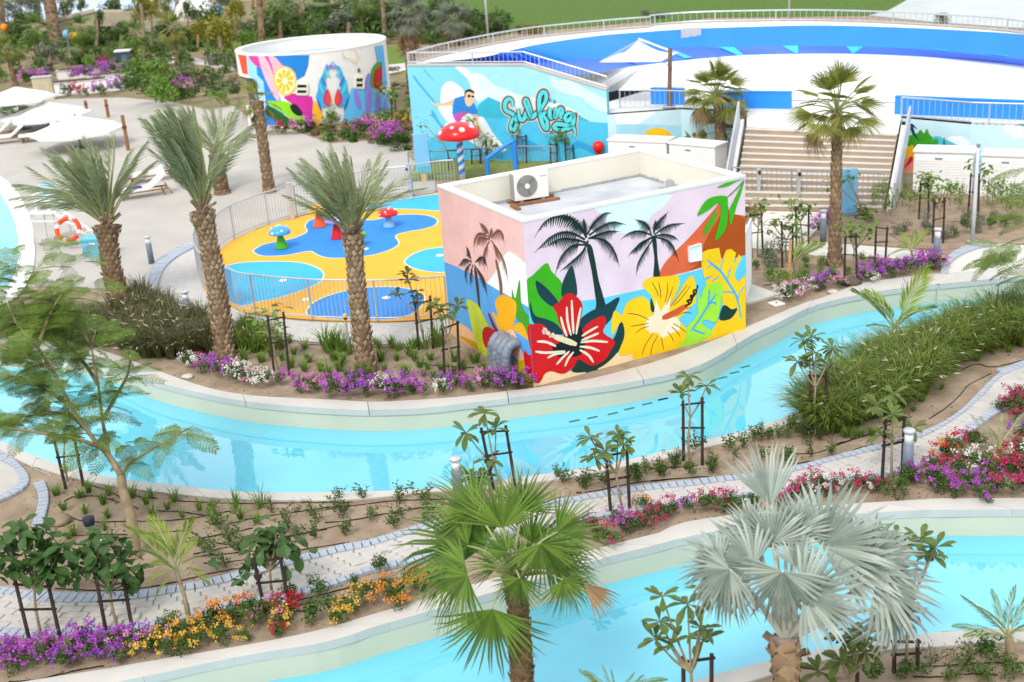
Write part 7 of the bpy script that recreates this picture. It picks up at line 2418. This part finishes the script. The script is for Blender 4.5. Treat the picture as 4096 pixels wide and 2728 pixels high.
for i, (k, x, y, s_, lb) in enumerate((('K', 240, 1120, .42, 'round dark green bush at the foot of the three-tufted sapling'), ('K', 395, 1085, .34, 'rounded bush right of the three-tufted sapling'), ('K', 860, 1030, .36, 'upright leafy bush beside the silver palm top'), ('K', 900, 820, .42, 'leafy bush at the left foot of the grass end sapling'), ('K', 65, 1110, .34, 'leafy bush left of the three-tufted sapling'),
                                       ('K', 165, 1040, .30, 'small leafy bush by the river coping behind the sapling'), ('K', 755, 880, .34, 'leafy bush on the coping edge of the sand strip'), ('J', 2090, 1050, .38, 'pale green bush behind the path edge sapling'), ('J', 1770, 1090, .34, 'dark leafy bush left of the path edge sapling'))):
    shrub(k, x, y, lb, [], s_, 'small bushes on the sand strip', 1000 + i, 1.15, 1, 'green_bush', 'bush')
scatter("K:1220,860 1270,870 1320,860 1390,850 1560,760 1700,640 1830,560 1900,460 2050,380 2150,340 2250,330 1650,700", TF, 'grass_tuft', 'low yellow-green weed', 'weed', 'weeds on the sand strip below the grasses', .5, .9)
scatter("G:470,1530 560,1520 700,1500 900,1510 1020,1560 1600,1560 1770,1560 1900,1540 2060,1530 800,1540|J:60,245 120,260 150,345 245,350 380,245 400,310 490,175 570,205 640,285 665,345 710,235 780,310 870,245 930,300 1010,255 1060,320 540,345 340,130 455,150 590,160 25,350 740,370 860,330 690,300 100,310 300,360 480,240 600,240|I:1640,240 1700,180 1760,250 1830,210 1900,240 1980,200 2080,250 2160,310 2250,240 2300,280 2050,310 1960,290", TF, 'grass_tuft', 'small fresh grass tuft', 'grass tuft', 'grass tufts around the date palms', .8, 1.4)
scatter("G:1200,1590 1240,1560 1290,1580 1330,1560 1370,1600 1180,1560 560,1560 620,1590 1960,1560 2070,1540 700,1560", TFT, 'grass_tuft', 'tall dense grass clump', 'grass clump', 'tall grass clumps below the playground', 1.1, 1.6)
scatter("O:1910,1440 1960,1440 2020,1330 2060,1290 1800,1340 2000,1380 2100,1290 1930,1330", SD, 'seedling', 'small bright seedling', 'seedling', 'seedlings on the near bank', .6, .9)
for i, (x, y, s_, lb) in enumerate(((2190, 1330, .5, 'dark green low bush under the spiky young palm'), (1700, 1420, .5, 'dark bush on the near bank under the dark-leaved sapling'), (2300, 1420, .55, 'dark bush on the near bank at the right frame edge'), (2120, 1440, .45, 'olive bush on the near bank bottom edge'), (1480, 1440, .5, 'bright leafy bush on the near bank beside the silver palm'))):
    shrub('O', x, y, lb, [], s_, 'bushes on the near bank', 1100 + i, .8, 1, 'green_bush', 'bush')


# ---- masses of ornamental grass (nobody could count the blades)
def grass_mass(name, poly, n, h, mats, seed, lean=.55, seedheads=0, wind=(-.5, .1)):
    r = random.Random(seed)
    P = GP(poly)
    x0, x1 = min(p.x for p in P), max(p.x for p in P)
    y0, y1 = min(p.y for p in P), max(p.y for p in P)

    def inside(x, y):
        c = False
        for i in range(len(P)):
            a, b = P[i - 1], P[i]
            if (a.y > y) != (b.y > y) and x < (b.x - a.x) * (y - a.y) / (b.y - a.y) + a.x: c = not c
        return c
    s = MB()
    k = 0
    while k < n:
        cx, cy = r.uniform(x0, x1), r.uniform(y0, y1)
        if not inside(cx, cy): continue
        hh0 = h * r.uniform(.55, 1.2)
        for _ in range(80):
            k += 1
            a = r.uniform(0, 2 * pi)
            d = Vector((cos(a), sin(a), 0))
            b = Vector((cx, cy, 0)) + d * r.random() * .12
            hh = hh0 * r.uniform(.6, 1.1)
            ln = hh0 * lean * r.uniform(.1, 1.1)
            wv = Vector((wind[0], wind[1], 0)) * hh * .35
            w = Vector((-d.y, d.x, 0)) * r.uniform(.008, .014)
            m1 = b + d * ln * .25 + wv * .25 + Vector((0, 0, hh * .5))
            m2 = b + d * ln * .65 + wv * .7 + Vector((0, 0, hh * .85))
            e = b + d * ln * 1.15 + wv * 1.1 + Vector((0, 0, hh * r.uniform(.75, 1.0)))
            s.m = 0
            s.add([b - w, b + w, m1 + w, m1 - w, m2 + w * .7, m2 - w * .7, e], [(0, 1, 2, 3), (3, 2, 4, 5), (5, 4, 6)])
            if seedheads and r.random() < seedheads:
                s.m = 1
                q = (e - m2).normalized()
                X = q.orthogonal().normalized() * .016
                Y = q.cross(X)
                e2 = e + Vector((0, 0, .06))
                s.add([e2 - q * .02, e2 + q * .07 + X, e2 + q * .17, e2 + q * .07 - X, e2 + q * .07 + Y, e2 + q * .07 - Y], [(0, 1, 2, 3), (0, 4, 2, 5)])
    tag(s.build(name, mats, None), kind='stuff')


grass_mass('ornamental_grass', "K:975,745 1100,660 1250,560 1500,420 1800,290 2100,190 2346,140 2500,110 2500,230 2346,290 2100,330 1950,395 1850,480 1700,600 1560,680 1420,745 1290,790 1180,850 1080,850", 32000, .82, [L_GRASS, L_SEED], 1, 1.0, .012)
grass_mass('ornamental_grass', "F:1100,1330 1250,1290 1450,1400 1600,1480 1800,1560|I:1470,170 1460,215 1300,225 1100,235 950,225 800,185 640,130 560,60", 17000, .78, [L_GRASSD, L_SEED], 2, .8, .02)
grass_mass('ornamental_grass', "G:440,1480 560,1420 700,1470 840,1510 830,1580 600,1600 460,1570", 3500, .55, [L_GRASS, L_SEED], 3, .6, .005)
grass_mass('ornamental_grass', "I:0,20 560,60 700,130 640,150 300,70 0,60", 6000, .8, [L_GRASSD, L_SEED], 4, .6, .01)


# ================================================================ trees, palms and hedges in the far garden
def bg_tree(k, x, y, topx, topy, wpx, me, lb, name='garden_tree', trunk_r=.12, hz=None, cat='tree', vis=.45, crownsq=1.0, tm=M_BARK):
    """vis: where the crown starts along the height"""
    p = G(k, x, y)
    q = atd(k, topx, topy, p) - p
    w = (atd(k, x + wpx / 2, y, p) - atd(k, x - wpx / 2, y, p)).length
    t = thing(name, lb, cat, p, None, rnd.uniform(0, 6))
    t.rotation_euler.z = 0
    H = q.z
    ch = H * (1 - vis)
    if trunk_r:
        MB().tube(smooth([Vector((0, 0, -.1)), q * .4 + Vector((.1, 0, 0)), q * (vis + .3)], 4), [trunk_r * 1.2] * 4 + [trunk_r] * 4 + [trunk_r * .7], 8).build('trunk', tm, t, True)
    obj('crown', me, t, Vector((q.x, q.y, H * vis + ch * .5)), (0, 0, rnd.uniform(0, 6)), (w * 1.15, w * 1.0 * crownsq, ch * 1.15))
    return t


T_ = TRE
BG = [('A', 200, 380, 200, 150, 330, T_[0], 'broad dark green bushy tree near the left frame edge', 0, .0), ('A', 330, 300, 330, 180, 220, T_[1], 'low dark green tree right of the broad bushy one', .1, .1),
      ('A', 430, 560, 400, 360, 230, TRO[0], 'grey-green windblown olive bush behind the magenta flowers', .1, .05), ('A', 690, 260, 690, -20, 130, T_[2], 'clipped ball-topped tree by the far lagoon, left', .08, .55),
      ('A', 820, 440, 830, 60, 130, T_[0], 'tiered topiary tree by the far lagoon, right', .12, .5), ('A', 680, 250, 660, 120, 110, T_[1], 'low clipped topiary crown under the ball-topped tree', .06, .5),
      ('A', 1030, 420, 1020, 160, 170, T_[2], 'dark slender tree behind the kiosk', .1, .2), ('A', 1230, 480, 1200, -120, 260, TRY[0], 'sparse yellowish tree with thin pale trunks', .12, .45), ('A', 1290, 440, 1290, -60, 170, TRY[1], 'thin yellowish tree right of the sparse one', .08, .5),
      ('A', 1890, 500, 1850, 60, 380, TRY[1], 'big yellow-green willowy tree behind the white round building', .15, .05), ('A', 1690, 420, 1680, 140, 180, TRY[0], 'small yellow-green tree left of the willowy tree', .1, .1), ('A', 2040, 540, 2010, 380, 160, TRY[0], 'yellow-green shrub by the far path', .0, .0),
      ('A', 750, 640, 740, 470, 190, SHL[0], 'light green shrub behind the white planters', .0, .0), ('A', 560, 650, 560, 550, 200, SHL[1], 'bright green shrub left of the white planters', 0, 0), ('A', 420, 650, 400, 560, 170, SH[0], 'green shrub beside the violet flowers', 0, 0), ('A', 260, 680, 250, 570, 170, SHL[0], 'light green shrub above the left magenta flowers', 0, 0),
      ('A', 1180, 740, 1150, 430, 330, SHL[1], 'fresh yellow-green shrub left in the middle garden', 0, 0), ('A', 1350, 780, 1340, 480, 360, SHL[0], 'leafy light green shrub behind the brush-crowned palm', 0, 0), ('A', 1180, 920, 1170, 600, 320, SH[1], 'dark leafy shrub behind the tall brown post', 0, 0), ('A', 1380, 940, 1350, 560, 360, SHL[1], 'large light green shrub above the brush-crowned palm', 0, 0),
      ('A', 1600, 720, 1600, 570, 200, SH[2], 'dark green hedge bush below the far path', 0, 0), ('A', 1700, 740, 1710, 600, 180, TRR[0], 'reddish brown shrub below the far path', 0, 0), ('A', 1850, 720, 1850, 610, 200, SH[3], 'green hedge bush right of the reddish shrub', 0, 0), ('A', 1960, 740, 1960, 640, 200, TRR[1], 'rust coloured shrub left of the round building', 0, 0),
      ('A', 1870, 930, 1880, 760, 200, SHL[0], 'yellow-green shrub at the bend left of the round building', 0, 0), ('A', 2000, 860, 2010, 720, 190, SH[0], 'dark shrub near the round building base', 0, 0), ('A', 1640, 900, 1640, 720, 170, SH[1], 'shrub with pink blossoms behind the brush-crowned palm', 0, 0), ('A', 1500, 860, 1500, 700, 180, SH[2], 'dark shrub in the middle of the far garden', 0, 0),
      ('A', 60, 1000, 60, 880, 360, SH[3], 'dark green hedge under the left parasols', 0, 0), ('A', 260, 980, 250, 890, 200, SH[1], 'dark green hedge end behind the parasol pole', 0, 0), ('A', -40, 720, -40, 540, 200, SHL[1], 'green shrub cut by the left frame edge', 0, 0), ('A', 60, 300, 60, 0, 200, TRO[1], 'feathery grey-green tree at the top left corner', .1, .4), ('A', 180, 190, 170, -60, 170, TRO[0], 'slim grey-green tree second from the top left corner', .1, .4),
      ('B', 560, 260, 560, 90, 330, T_[1], 'dark green hedge tree behind the round building, left', .0, .0), ('B', 760, 260, 760, 110, 230, SHL[0], 'bright green bush right of the dark hedge tree', 0, 0), ('B', 1060, 310, 1050, 40, 420, TRO[0], 'large grey olive tree behind the round building', .2, .1), ('B', 870, 300, 880, 170, 240, TRO[1], 'low grey-green bush at the left of the olive tree', 0, 0), ('B', 1250, 300, 1260, 100, 230, TRO[1], 'grey-green bush at the right of the olive tree', 0, 0),
      ('B', 700, 310, 690, 240, 300, SHL[1], 'low light green hedge right behind the round building rim', 0, 0), ('B', 1390, 220, 1390, 60, 140, T_[2], 'dark green tree between the far palms', .1, .1), ('B', 1740, 440, 1730, 300, 210, SH[0], 'round bright green bush behind the end of the surfer wall', 0, 0), ('B', 1850, 430, 1850, 330, 150, SH[1], 'smaller green bush beside the railing end', 0, 0), ('B', 1430, 380, 1430, 250, 200, SH[3], 'dark bush behind the right edge of the round building', 0, 0),
      ('B', 2130, 330, 2130, 130, 240, T_[0], 'dark green tree at the left edge of the grass field', .1, .0), ('B', 2280, 300, 2290, 150, 220, T_[1], 'green tree behind the thin lamp pole', .1, .0), ('B', 1800, 240, 1800, -40, 260, TRO[1], 'grey-green tree between the far palm trunks', .1, .2), ('B', 1480, 770, 1480, 690, 200, SH[2], 'green hedge right of the round building', 0, 0), ('B', 1560, 960, 1560, 820, 160, SHL[0], 'yellow-green bush left of the surfer wall', 0, 0), ('B', 1520, 1080, 1520, 930, 170, SH[0], 'dark bush left of the surfer wall foot', 0, 0),
      ('B', 1330, 1080, 1330, 960, 230, SHL[1], 'light green bush before the round building', 0, 0), ('B', 1150, 1100, 1150, 1010, 220, SHL[0], 'light green bush at the base of the round building mural', 0, 0), ('B', 900, 1090, 900, 900, 200, SHL[1], 'pale leafy bush under the painted wings', 0, 0), ('B', 1480, 1300, 1480, 1220, 180, SH[3], 'green bush by the fence left of the lolly sign', 0, 0),
      ('C', 1280, 195, 1280, 90, 300, TRY[0], 'yellow-orange bush behind the pool railing', .0, .0), ('C', 1140, 205, 1140, 90, 130, TRR[0], 'orange-brown bush left of the yellow bush', 0, 0), ('E', 320, 105, 320, 60, 100, TRO[0], 'pale dry shrub in the grass field', 0, 0), ('E', 245, 100, 245, 55, 90, TRO[1], 'small grey shrub left of the pale dry shrub', 0, 0), ('E', 1900, 130, 1890, 72, 110, TRO[1], 'small grey shrub at the lake edge behind the railing', 0, 0)]
BG += [('A', 130, 330, 130, 60, 240, T_[1], 'dark green tree beside the orange lantern', .1, .15), ('A', 560, 330, 560, 190, 240, T_[2], 'dark green bush behind the pale blue lantern', .0, .0), ('A', 760, 420, 760, 260, 220, T_[0], 'dark green bush before the garden footbridge', 0, 0), ('A', 940, 400, 940, 220, 200, T_[1], 'dark green bush left of the kiosk', 0, 0),
       ('A', 1400, 400, 1400, 170, 240, T_[2], 'dark green tree left of the dark-trunked fan palm', .1, .1), ('A', 1600, 420, 1600, 230, 200, T_[0], 'dark green bush right of the dark-trunked fan palm', 0, 0), ('A', 330, 640, 330, 480, 200, SH[0], 'dark green bush under the windblown olive bush', 0, 0), ('A', 640, 560, 640, 430, 220, T_[1], 'dark rounded bush behind the light green shrub', 0, 0), ('A', 860, 560, 860, 440, 200, SH[2], 'dark green bush in front of the kiosk', 0, 0),
       ('B', 430, 280, 430, 60, 200, T_[2], 'dark green tree right of the smooth sheathed palm', .1, .1), ('B', 960, 200, 960, -20, 260, T_[0], 'dark green tree behind the olive tree', .1, .1), ('B', 1250, 180, 1250, -40, 240, T_[1], 'dark green tree behind the thin leaning trunk', .1, .1), ('B', 1700, 260, 1700, 40, 240, TRO[0], 'grey-green tree behind the tall shaggy palm', .1, .1), ('B', 2000, 250, 2000, 30, 240, TRO[1], 'grey-green tree behind the railing palm', .1, .1), ('B', 1420, 640, 1420, 560, 170, SH[1], 'dark low hedge on the lawn right of the round building', 0, 0)]
BG += [('A', 240, 300, 240, -60, 230, TRO[1], 'tall grey-green tree behind the orange lantern', .15, .25), ('A', 560, 250, 555, -40, 190, TRE[0], 'tall dark tree before the far lagoon, left of the clipped tree', .15, .3), ('A', 930, 330, 930, -40, 230, TRE[2], 'tall dark tree above the garden footbridge', .15, .25), ('A', 1120, 330, 1110, 20, 200, TRE[1], 'dark tree behind the sparse yellowish tree', .12, .2),
       ('A', 1400, 300, 1400, -60, 230, TRY[0], 'tall yellowish tree right of the thin yellowish one', .15, .3), ('A', 1600, 300, 1600, -20, 200, TRE[2], 'dark tree before the dome tent', .12, .25), ('A', 1780, 380, 1780, 0, 260, TRE[0], 'dark tree behind the big willowy tree', .15, .15), ('A', 2010, 330, 2000, -60, 260, TRY[1], 'tall willowy tree left of the round building rim', .15, .2), ('A', 2130, 480, 2130, 250, 180, SHL[0], 'bright green bush touching the round building rim, left', 0, 0),
       ('B', 480, 180, 480, -60, 220, TRO[0], 'tall grey-green tree behind the round building, left part', .15, .2), ('B', 800, 180, 800, -40, 230, TRE[2], 'tall dark tree behind the round building, middle part', .15, .2), ('B', 1130, 160, 1120, -60, 260, TRO[1], 'tall grey tree over the olive tree', .15, .2), ('B', 1420, 300, 1420, 0, 220, TRE[1], 'tall dark tree left of the shaggy palm', .15, .15), ('B', 1860, 260, 1860, -40, 240, TRE[0], 'tall dark tree between the shaggy palms', .15, .2), ('B', 2060, 300, 2060, 60, 230, TRE[2], 'dark tree at the start of the grass field', .12, .1)]
for (k, x, y, tx, ty, w, me, lb, tr, vis) in BG:
    bg_tree(k, x, y, tx, ty, w, me, lb, 'garden_tree' if tr else 'garden_bush', tr, None, 'tree' if tr else 'bush', vis)

# far palms
b = G('A', 482, 395)
t = thing('palm_tree', 'thick leaning palm trunk near the top left, crown above the frame', 'palm tree', b)
q = atd('A', 385, -260, b) - b
trunk_obj(t, [Vector((0, 0, -.1)), q * .5, q], .56, .46, 8, M_SCALE, M_BARK, 1.1, 1.1, 3, .4)
for i in range(20):
    put_frond(t, DF[i % 5], q, direction(i * 2.4, rnd.uniform(-.1, 1.3)), rnd.uniform(2.5, 3.4))
b = G('A', 135, 735)
fan_palm('fan palm with thin leaning trunk above the left parasol', b, atd('A', 60, 420, b), .19, 14, .8, 21, None, (-40, 80), scales=6)
b = G('A', 1522, 572)
fan_palm('fan palm with dark trunk beside the far path', b, atd('A', 1480, 250, b), .19, 18, .95, 22, None, (-50, 80), scales=7)
b = G('A', 5, 260)
t = thing('palm_tree', 'dark palm trunk cut by the top left frame edge', 'palm tree', b)
trunk_obj(t, [Vector((0, 0, -.1)), atd('A', 5, 120, b) - b, atd('A', 0, -250, b) - b], .45, .4, 7, M_SCALE, M_BARK, 1.1, 1.1, 4, .5)
for i in range(12):
    put_frond(t, DF[i % 5], atd('A', 0, -250, b) - b, direction(i * 2.4, rnd.uniform(0, 1.3)), 2.6)
for k, x0, y0, x1, y1, rr, lb, crown in (('B', 318, 420, 290, -120, .27, 'smooth palm trunk with drooping sheath behind the round building, left', 1), ('B', 665, 260, 650, 30, .34, 'thick dark palm trunk behind the round building, middle', 1), ('B', 1372, 330, 1330, -200, .17, 'thin leaning palm trunk right of the olive tree', 1), ('B', 860, 100, 870, -60, .32, 'dark palm trunk top between the hedges', 1)):
    b = G(k, x0, y0)
    q = atd(k, x1, y1, b) - b
    t = thing('palm_tree', lb, 'palm tree', b)
    trunk_obj(t, [Vector((0, 0, -.1)), q * .5, q], rr, rr * .8, 7, M_SCALE, M_BARK, 1.15, 1.2, 6, .4)
    for i in range(18):
        put_frond(t, DF[i % 5], q, direction(i * 2.4, rnd.uniform(-.2, 1.2)), rnd.uniform(2.0, 2.8))
    if rr == .27:
        for dx in (-60, 60, 20):
            e = atd(k, x1 + dx, y1 + 210, b) - b
            MB().tube(smooth([q, (q + e) / 2 + Vector((0, 0, .6)), e], 4), [.16] * 4 + [.12] * 4 + [.04], 6).build('dry_sheath', L_BROWN, t)
for k, x0, y0, x1, y1, rr, lb, R in (('B', 1606, 800, 1560, 130, .30, 'tall shaggy palm at the left end of the surfer wall', .95), ('B', 1958, 395, 1950, 180, .30, 'shaggy palm behind the surf pool railing', 1.1), ('B', 30, 40, 10, -40, .25, 'palm crown at the top edge left of the round building', 1.2)):
    b = G(k, x0, y0)
    c = atd(k, x1, y1, b)
    t = fan_palm(lb, b, c, rr, 16, R, 23 + int(x0) % 7, None, (-20, 85), scales=7, meshes=[fan_blade(1.0, 22, 3.6, .5, dr, 5, .1, .5).mesh('fan_leaf', L_OLIVE) for dr in (.3, .7)])
    if rr == .30:
        for i in range(26):
            d = direction(i * 2.4, rnd.uniform(-1.35, -.8))
            me = DRYM
            put_frond(t, me, c - b + Vector((0, 0, -.2 - .05 * i)), d, rnd.uniform(.8, 1.2), rnd.uniform(-.5, .5), 'dry_leaf')
for k, x0, y0, x1, y1, lb in (('A', 700, 500, 690, 250, 'fan palm in the far garden above the white planters'), ('A', 1160, 560, 1150, 300, 'fan palm in the far garden right of the kiosk'), ('A', 320, 500, 310, 250, 'fan palm in the far garden above the windblown olive bush'), ('B', 480, 330, 470, 60, 'fan palm rising behind the round building rim'), ('B', 1180, 320, 1170, 30, 'fan palm between the olive tree and thin trunk')):
    b = G(k, x0, y0)
    fan_palm(lb, b, atd(k, x1, y1, b), .17, 16, .95, 40 + int(x0) % 9, None, (-40, 82), scales=6, meshes=FN[:2])
# thin far trunks at the lagoon
for i, (x0, y0, x1, y1, lb) in enumerate(((320, 170, 310, -60, 'thin dark tree trunk at the lagoon left of the thick palm trunk'), (1010, 110, 985, -80, 'thin dark trunk before the lagoon, left of the yellowish trees'), (1330, 130, 1315, -80, 'slim pale trunk before the lagoon'), (1510, 130, 1490, -80, 'slim brown trunk before the lagoon near the white dome'), (1705, 130, 1690, -80, 'grey trunk right of the white dome'))):
    b = G('A', x0, y0)
    q = atd('A', x1, y1, b) - b
    t = thing('far_tree', lb, 'tree', b)
    MB().tube([Vector((0, 0, 0)), q * .5 + Vector((.2, 0, 0)), q], [.28, .24, .2], 7).build('trunk', M_BARK, t, True)
    obj('crown', TRO[i % 2], t, q, None, (3.5, 3.5, 3))
b = G('A', 1680, 165)
t = thing('dome_tent', 'white dome-like tent by the far lagoon', 'tent', b)
MB().lathe([(2.3, 0), (2.2, .7), (1.8, 1.5), (1.1, 2.1), (.05, 2.4)], 18).build('canvas', M_WHITE, t, True)
MB().lathe([(2.35, 0), (2.35, .2)], 18).build('skirt', M_COPE, t)


# undergrowth of the far garden: low leaf clumps nobody could count
def undergrowth(name, poly, n, size, mats, seed, hh):
    r = random.Random(seed)
    P = GP(poly)
    s = MB()
    x0, x1 = min(p.x for p in P), max(p.x for p in P)
    y0, y1 = min(p.y for p in P), max(p.y for p in P)
    k = 0
    while k < n:
        cx, cy = r.uniform(x0, x1), r.uniform(y0, y1)
        c = False
        for i in range(len(P)):
            a, b = P[i - 1], P[i]
            if (a.y > cy) != (b.y > cy) and cx < (b.x - a.x) * (cy - a.y) / (b.y - a.y) + a.x: c = not c
        k += 1
        if not c: continue
        h = hh * r.uniform(.4, 1.3)
        w = h * r.uniform(.8, 1.6)
        s.m = r.choice((0, 0, 0, 1, 1, 2))
        for _ in range(60):
            d = Vector((r.gauss(0, 1), r.gauss(0, 1), abs(r.gauss(0, 1)))).normalized()
            p = Vector((cx, cy, 0)) + Vector((d.x * w * .6, d.y * w * .6, d.z * h)) * r.uniform(.6, 1.1)
            nn = (d + Vector((r.gauss(0, .6), r.gauss(0, .6), r.gauss(0, .6)))).normalized()
            X = nn.orthogonal().normalized()
            X = Matrix.Rotation(r.uniform(0, 6.28), 3, nn) @ X
            Y = nn.cross(X)
            q = size * r.uniform(.6, 1.3)
            s.add([p - X * q, p + Y * q * .5, p + X * q, p - Y * q * .5], [(0, 1, 2, 3)])
    tag(s.build(name, mats), kind='stuff')


undergrowth('undergrowth', "A:-300,330 900,240 2200,240 2300,600 1900,880 1500,850 1050,815 1000,600 600,560 300,640 -300,720", 520, .16, [L_SHRUB, L_TREE, L_OLIVE], 1, .95)
undergrowth('undergrowth', "B:300,330 1400,330 1560,330 1560,120 300,150", 300, .22, [L_TREE, L_SHRUB, L_OLIVE], 2, 1.7)
undergrowth('undergrowth', "B:1360,980 1560,1000 1580,1290 1400,1250 900,1225 560,1110 600,1080 900,1120", 130, .10, [L_SHRUB, L_TUFT, L_RUST], 3, .45)
undergrowth('undergrowth', "C:60,300 780,245 1000,200 1000,60 60,100", 160, .2, [L_TREE, L_SHRUB, L_OLIVE], 4, .9)


# dry bits, clods and fallen petals lying on the open sand
def litter(name, A, B, n, seed, mats):
    r = random.Random(seed)
    s = MB()
    k = min(len(A), len(B)) - 1
    for _ in range(n):
        i = r.randrange(k)
        f, g = r.random(), r.random()
        p = A[i].lerp(A[i + 1], f).lerp(B[i].lerp(B[i + 1], f), g)
        if not inview(p, 0): continue
        s.m = r.choice((0, 0, 0, 1, 1, 2))
        if s.m < 2:
            q = r.uniform(.008, .026) * (1 if r.random() < .85 else 2)
            a = r.uniform(0, 6.28)
            X, Y = Vector((cos(a), sin(a), 0)) * q, Vector((-sin(a), cos(a), 0)) * q * r.uniform(.6, 1)
            s.add([p + X, p + Y, p - X, p - Y, p + Vector((0, 0, q * r.uniform(.5, .9)))], [(0, 1, 4), (1, 2, 4), (2, 3, 4), (3, 0, 4)])
        else:
            d = direction(r.uniform(0, 6.28), r.uniform(0, .5)) * r.uniform(.03, .07)
            w = Vector((-d.y, d.x, 0)) * .25
            z = Vector((0, 0, .008))
            s.add([p + z, p + d * .5 + w + z, p + d + z, p + d * .5 - w + z], [(0, 1, 2, 3)])
    tag(s.build(name, mats), kind='stuff')


LM = [mat('clod', (.27, .20, .14), .95), mat('clod_dark', (.15, .11, .08), .95), L_BROWN]
q_ = 200
litter('leaf_litter', resample(N2, q_), resample(KU1, q_), 5200, 1, LM)
litter('leaf_litter', resample(KL2, q_), resample(LF1, q_), 4200, 2, LM)
f0 = resample(GP("I:620,175 1200,350 1600,450 2000,485 2300,500|J:560,500 900,480 1440,420"), 60)
f1 = resample(GP("I:700,60 1500,-60 1900,40|G:1000,1540 1400,1540 1900,1530 2150,1450"), 60)
litter('leaf_litter', f0, f1, 2200, 3, LM)
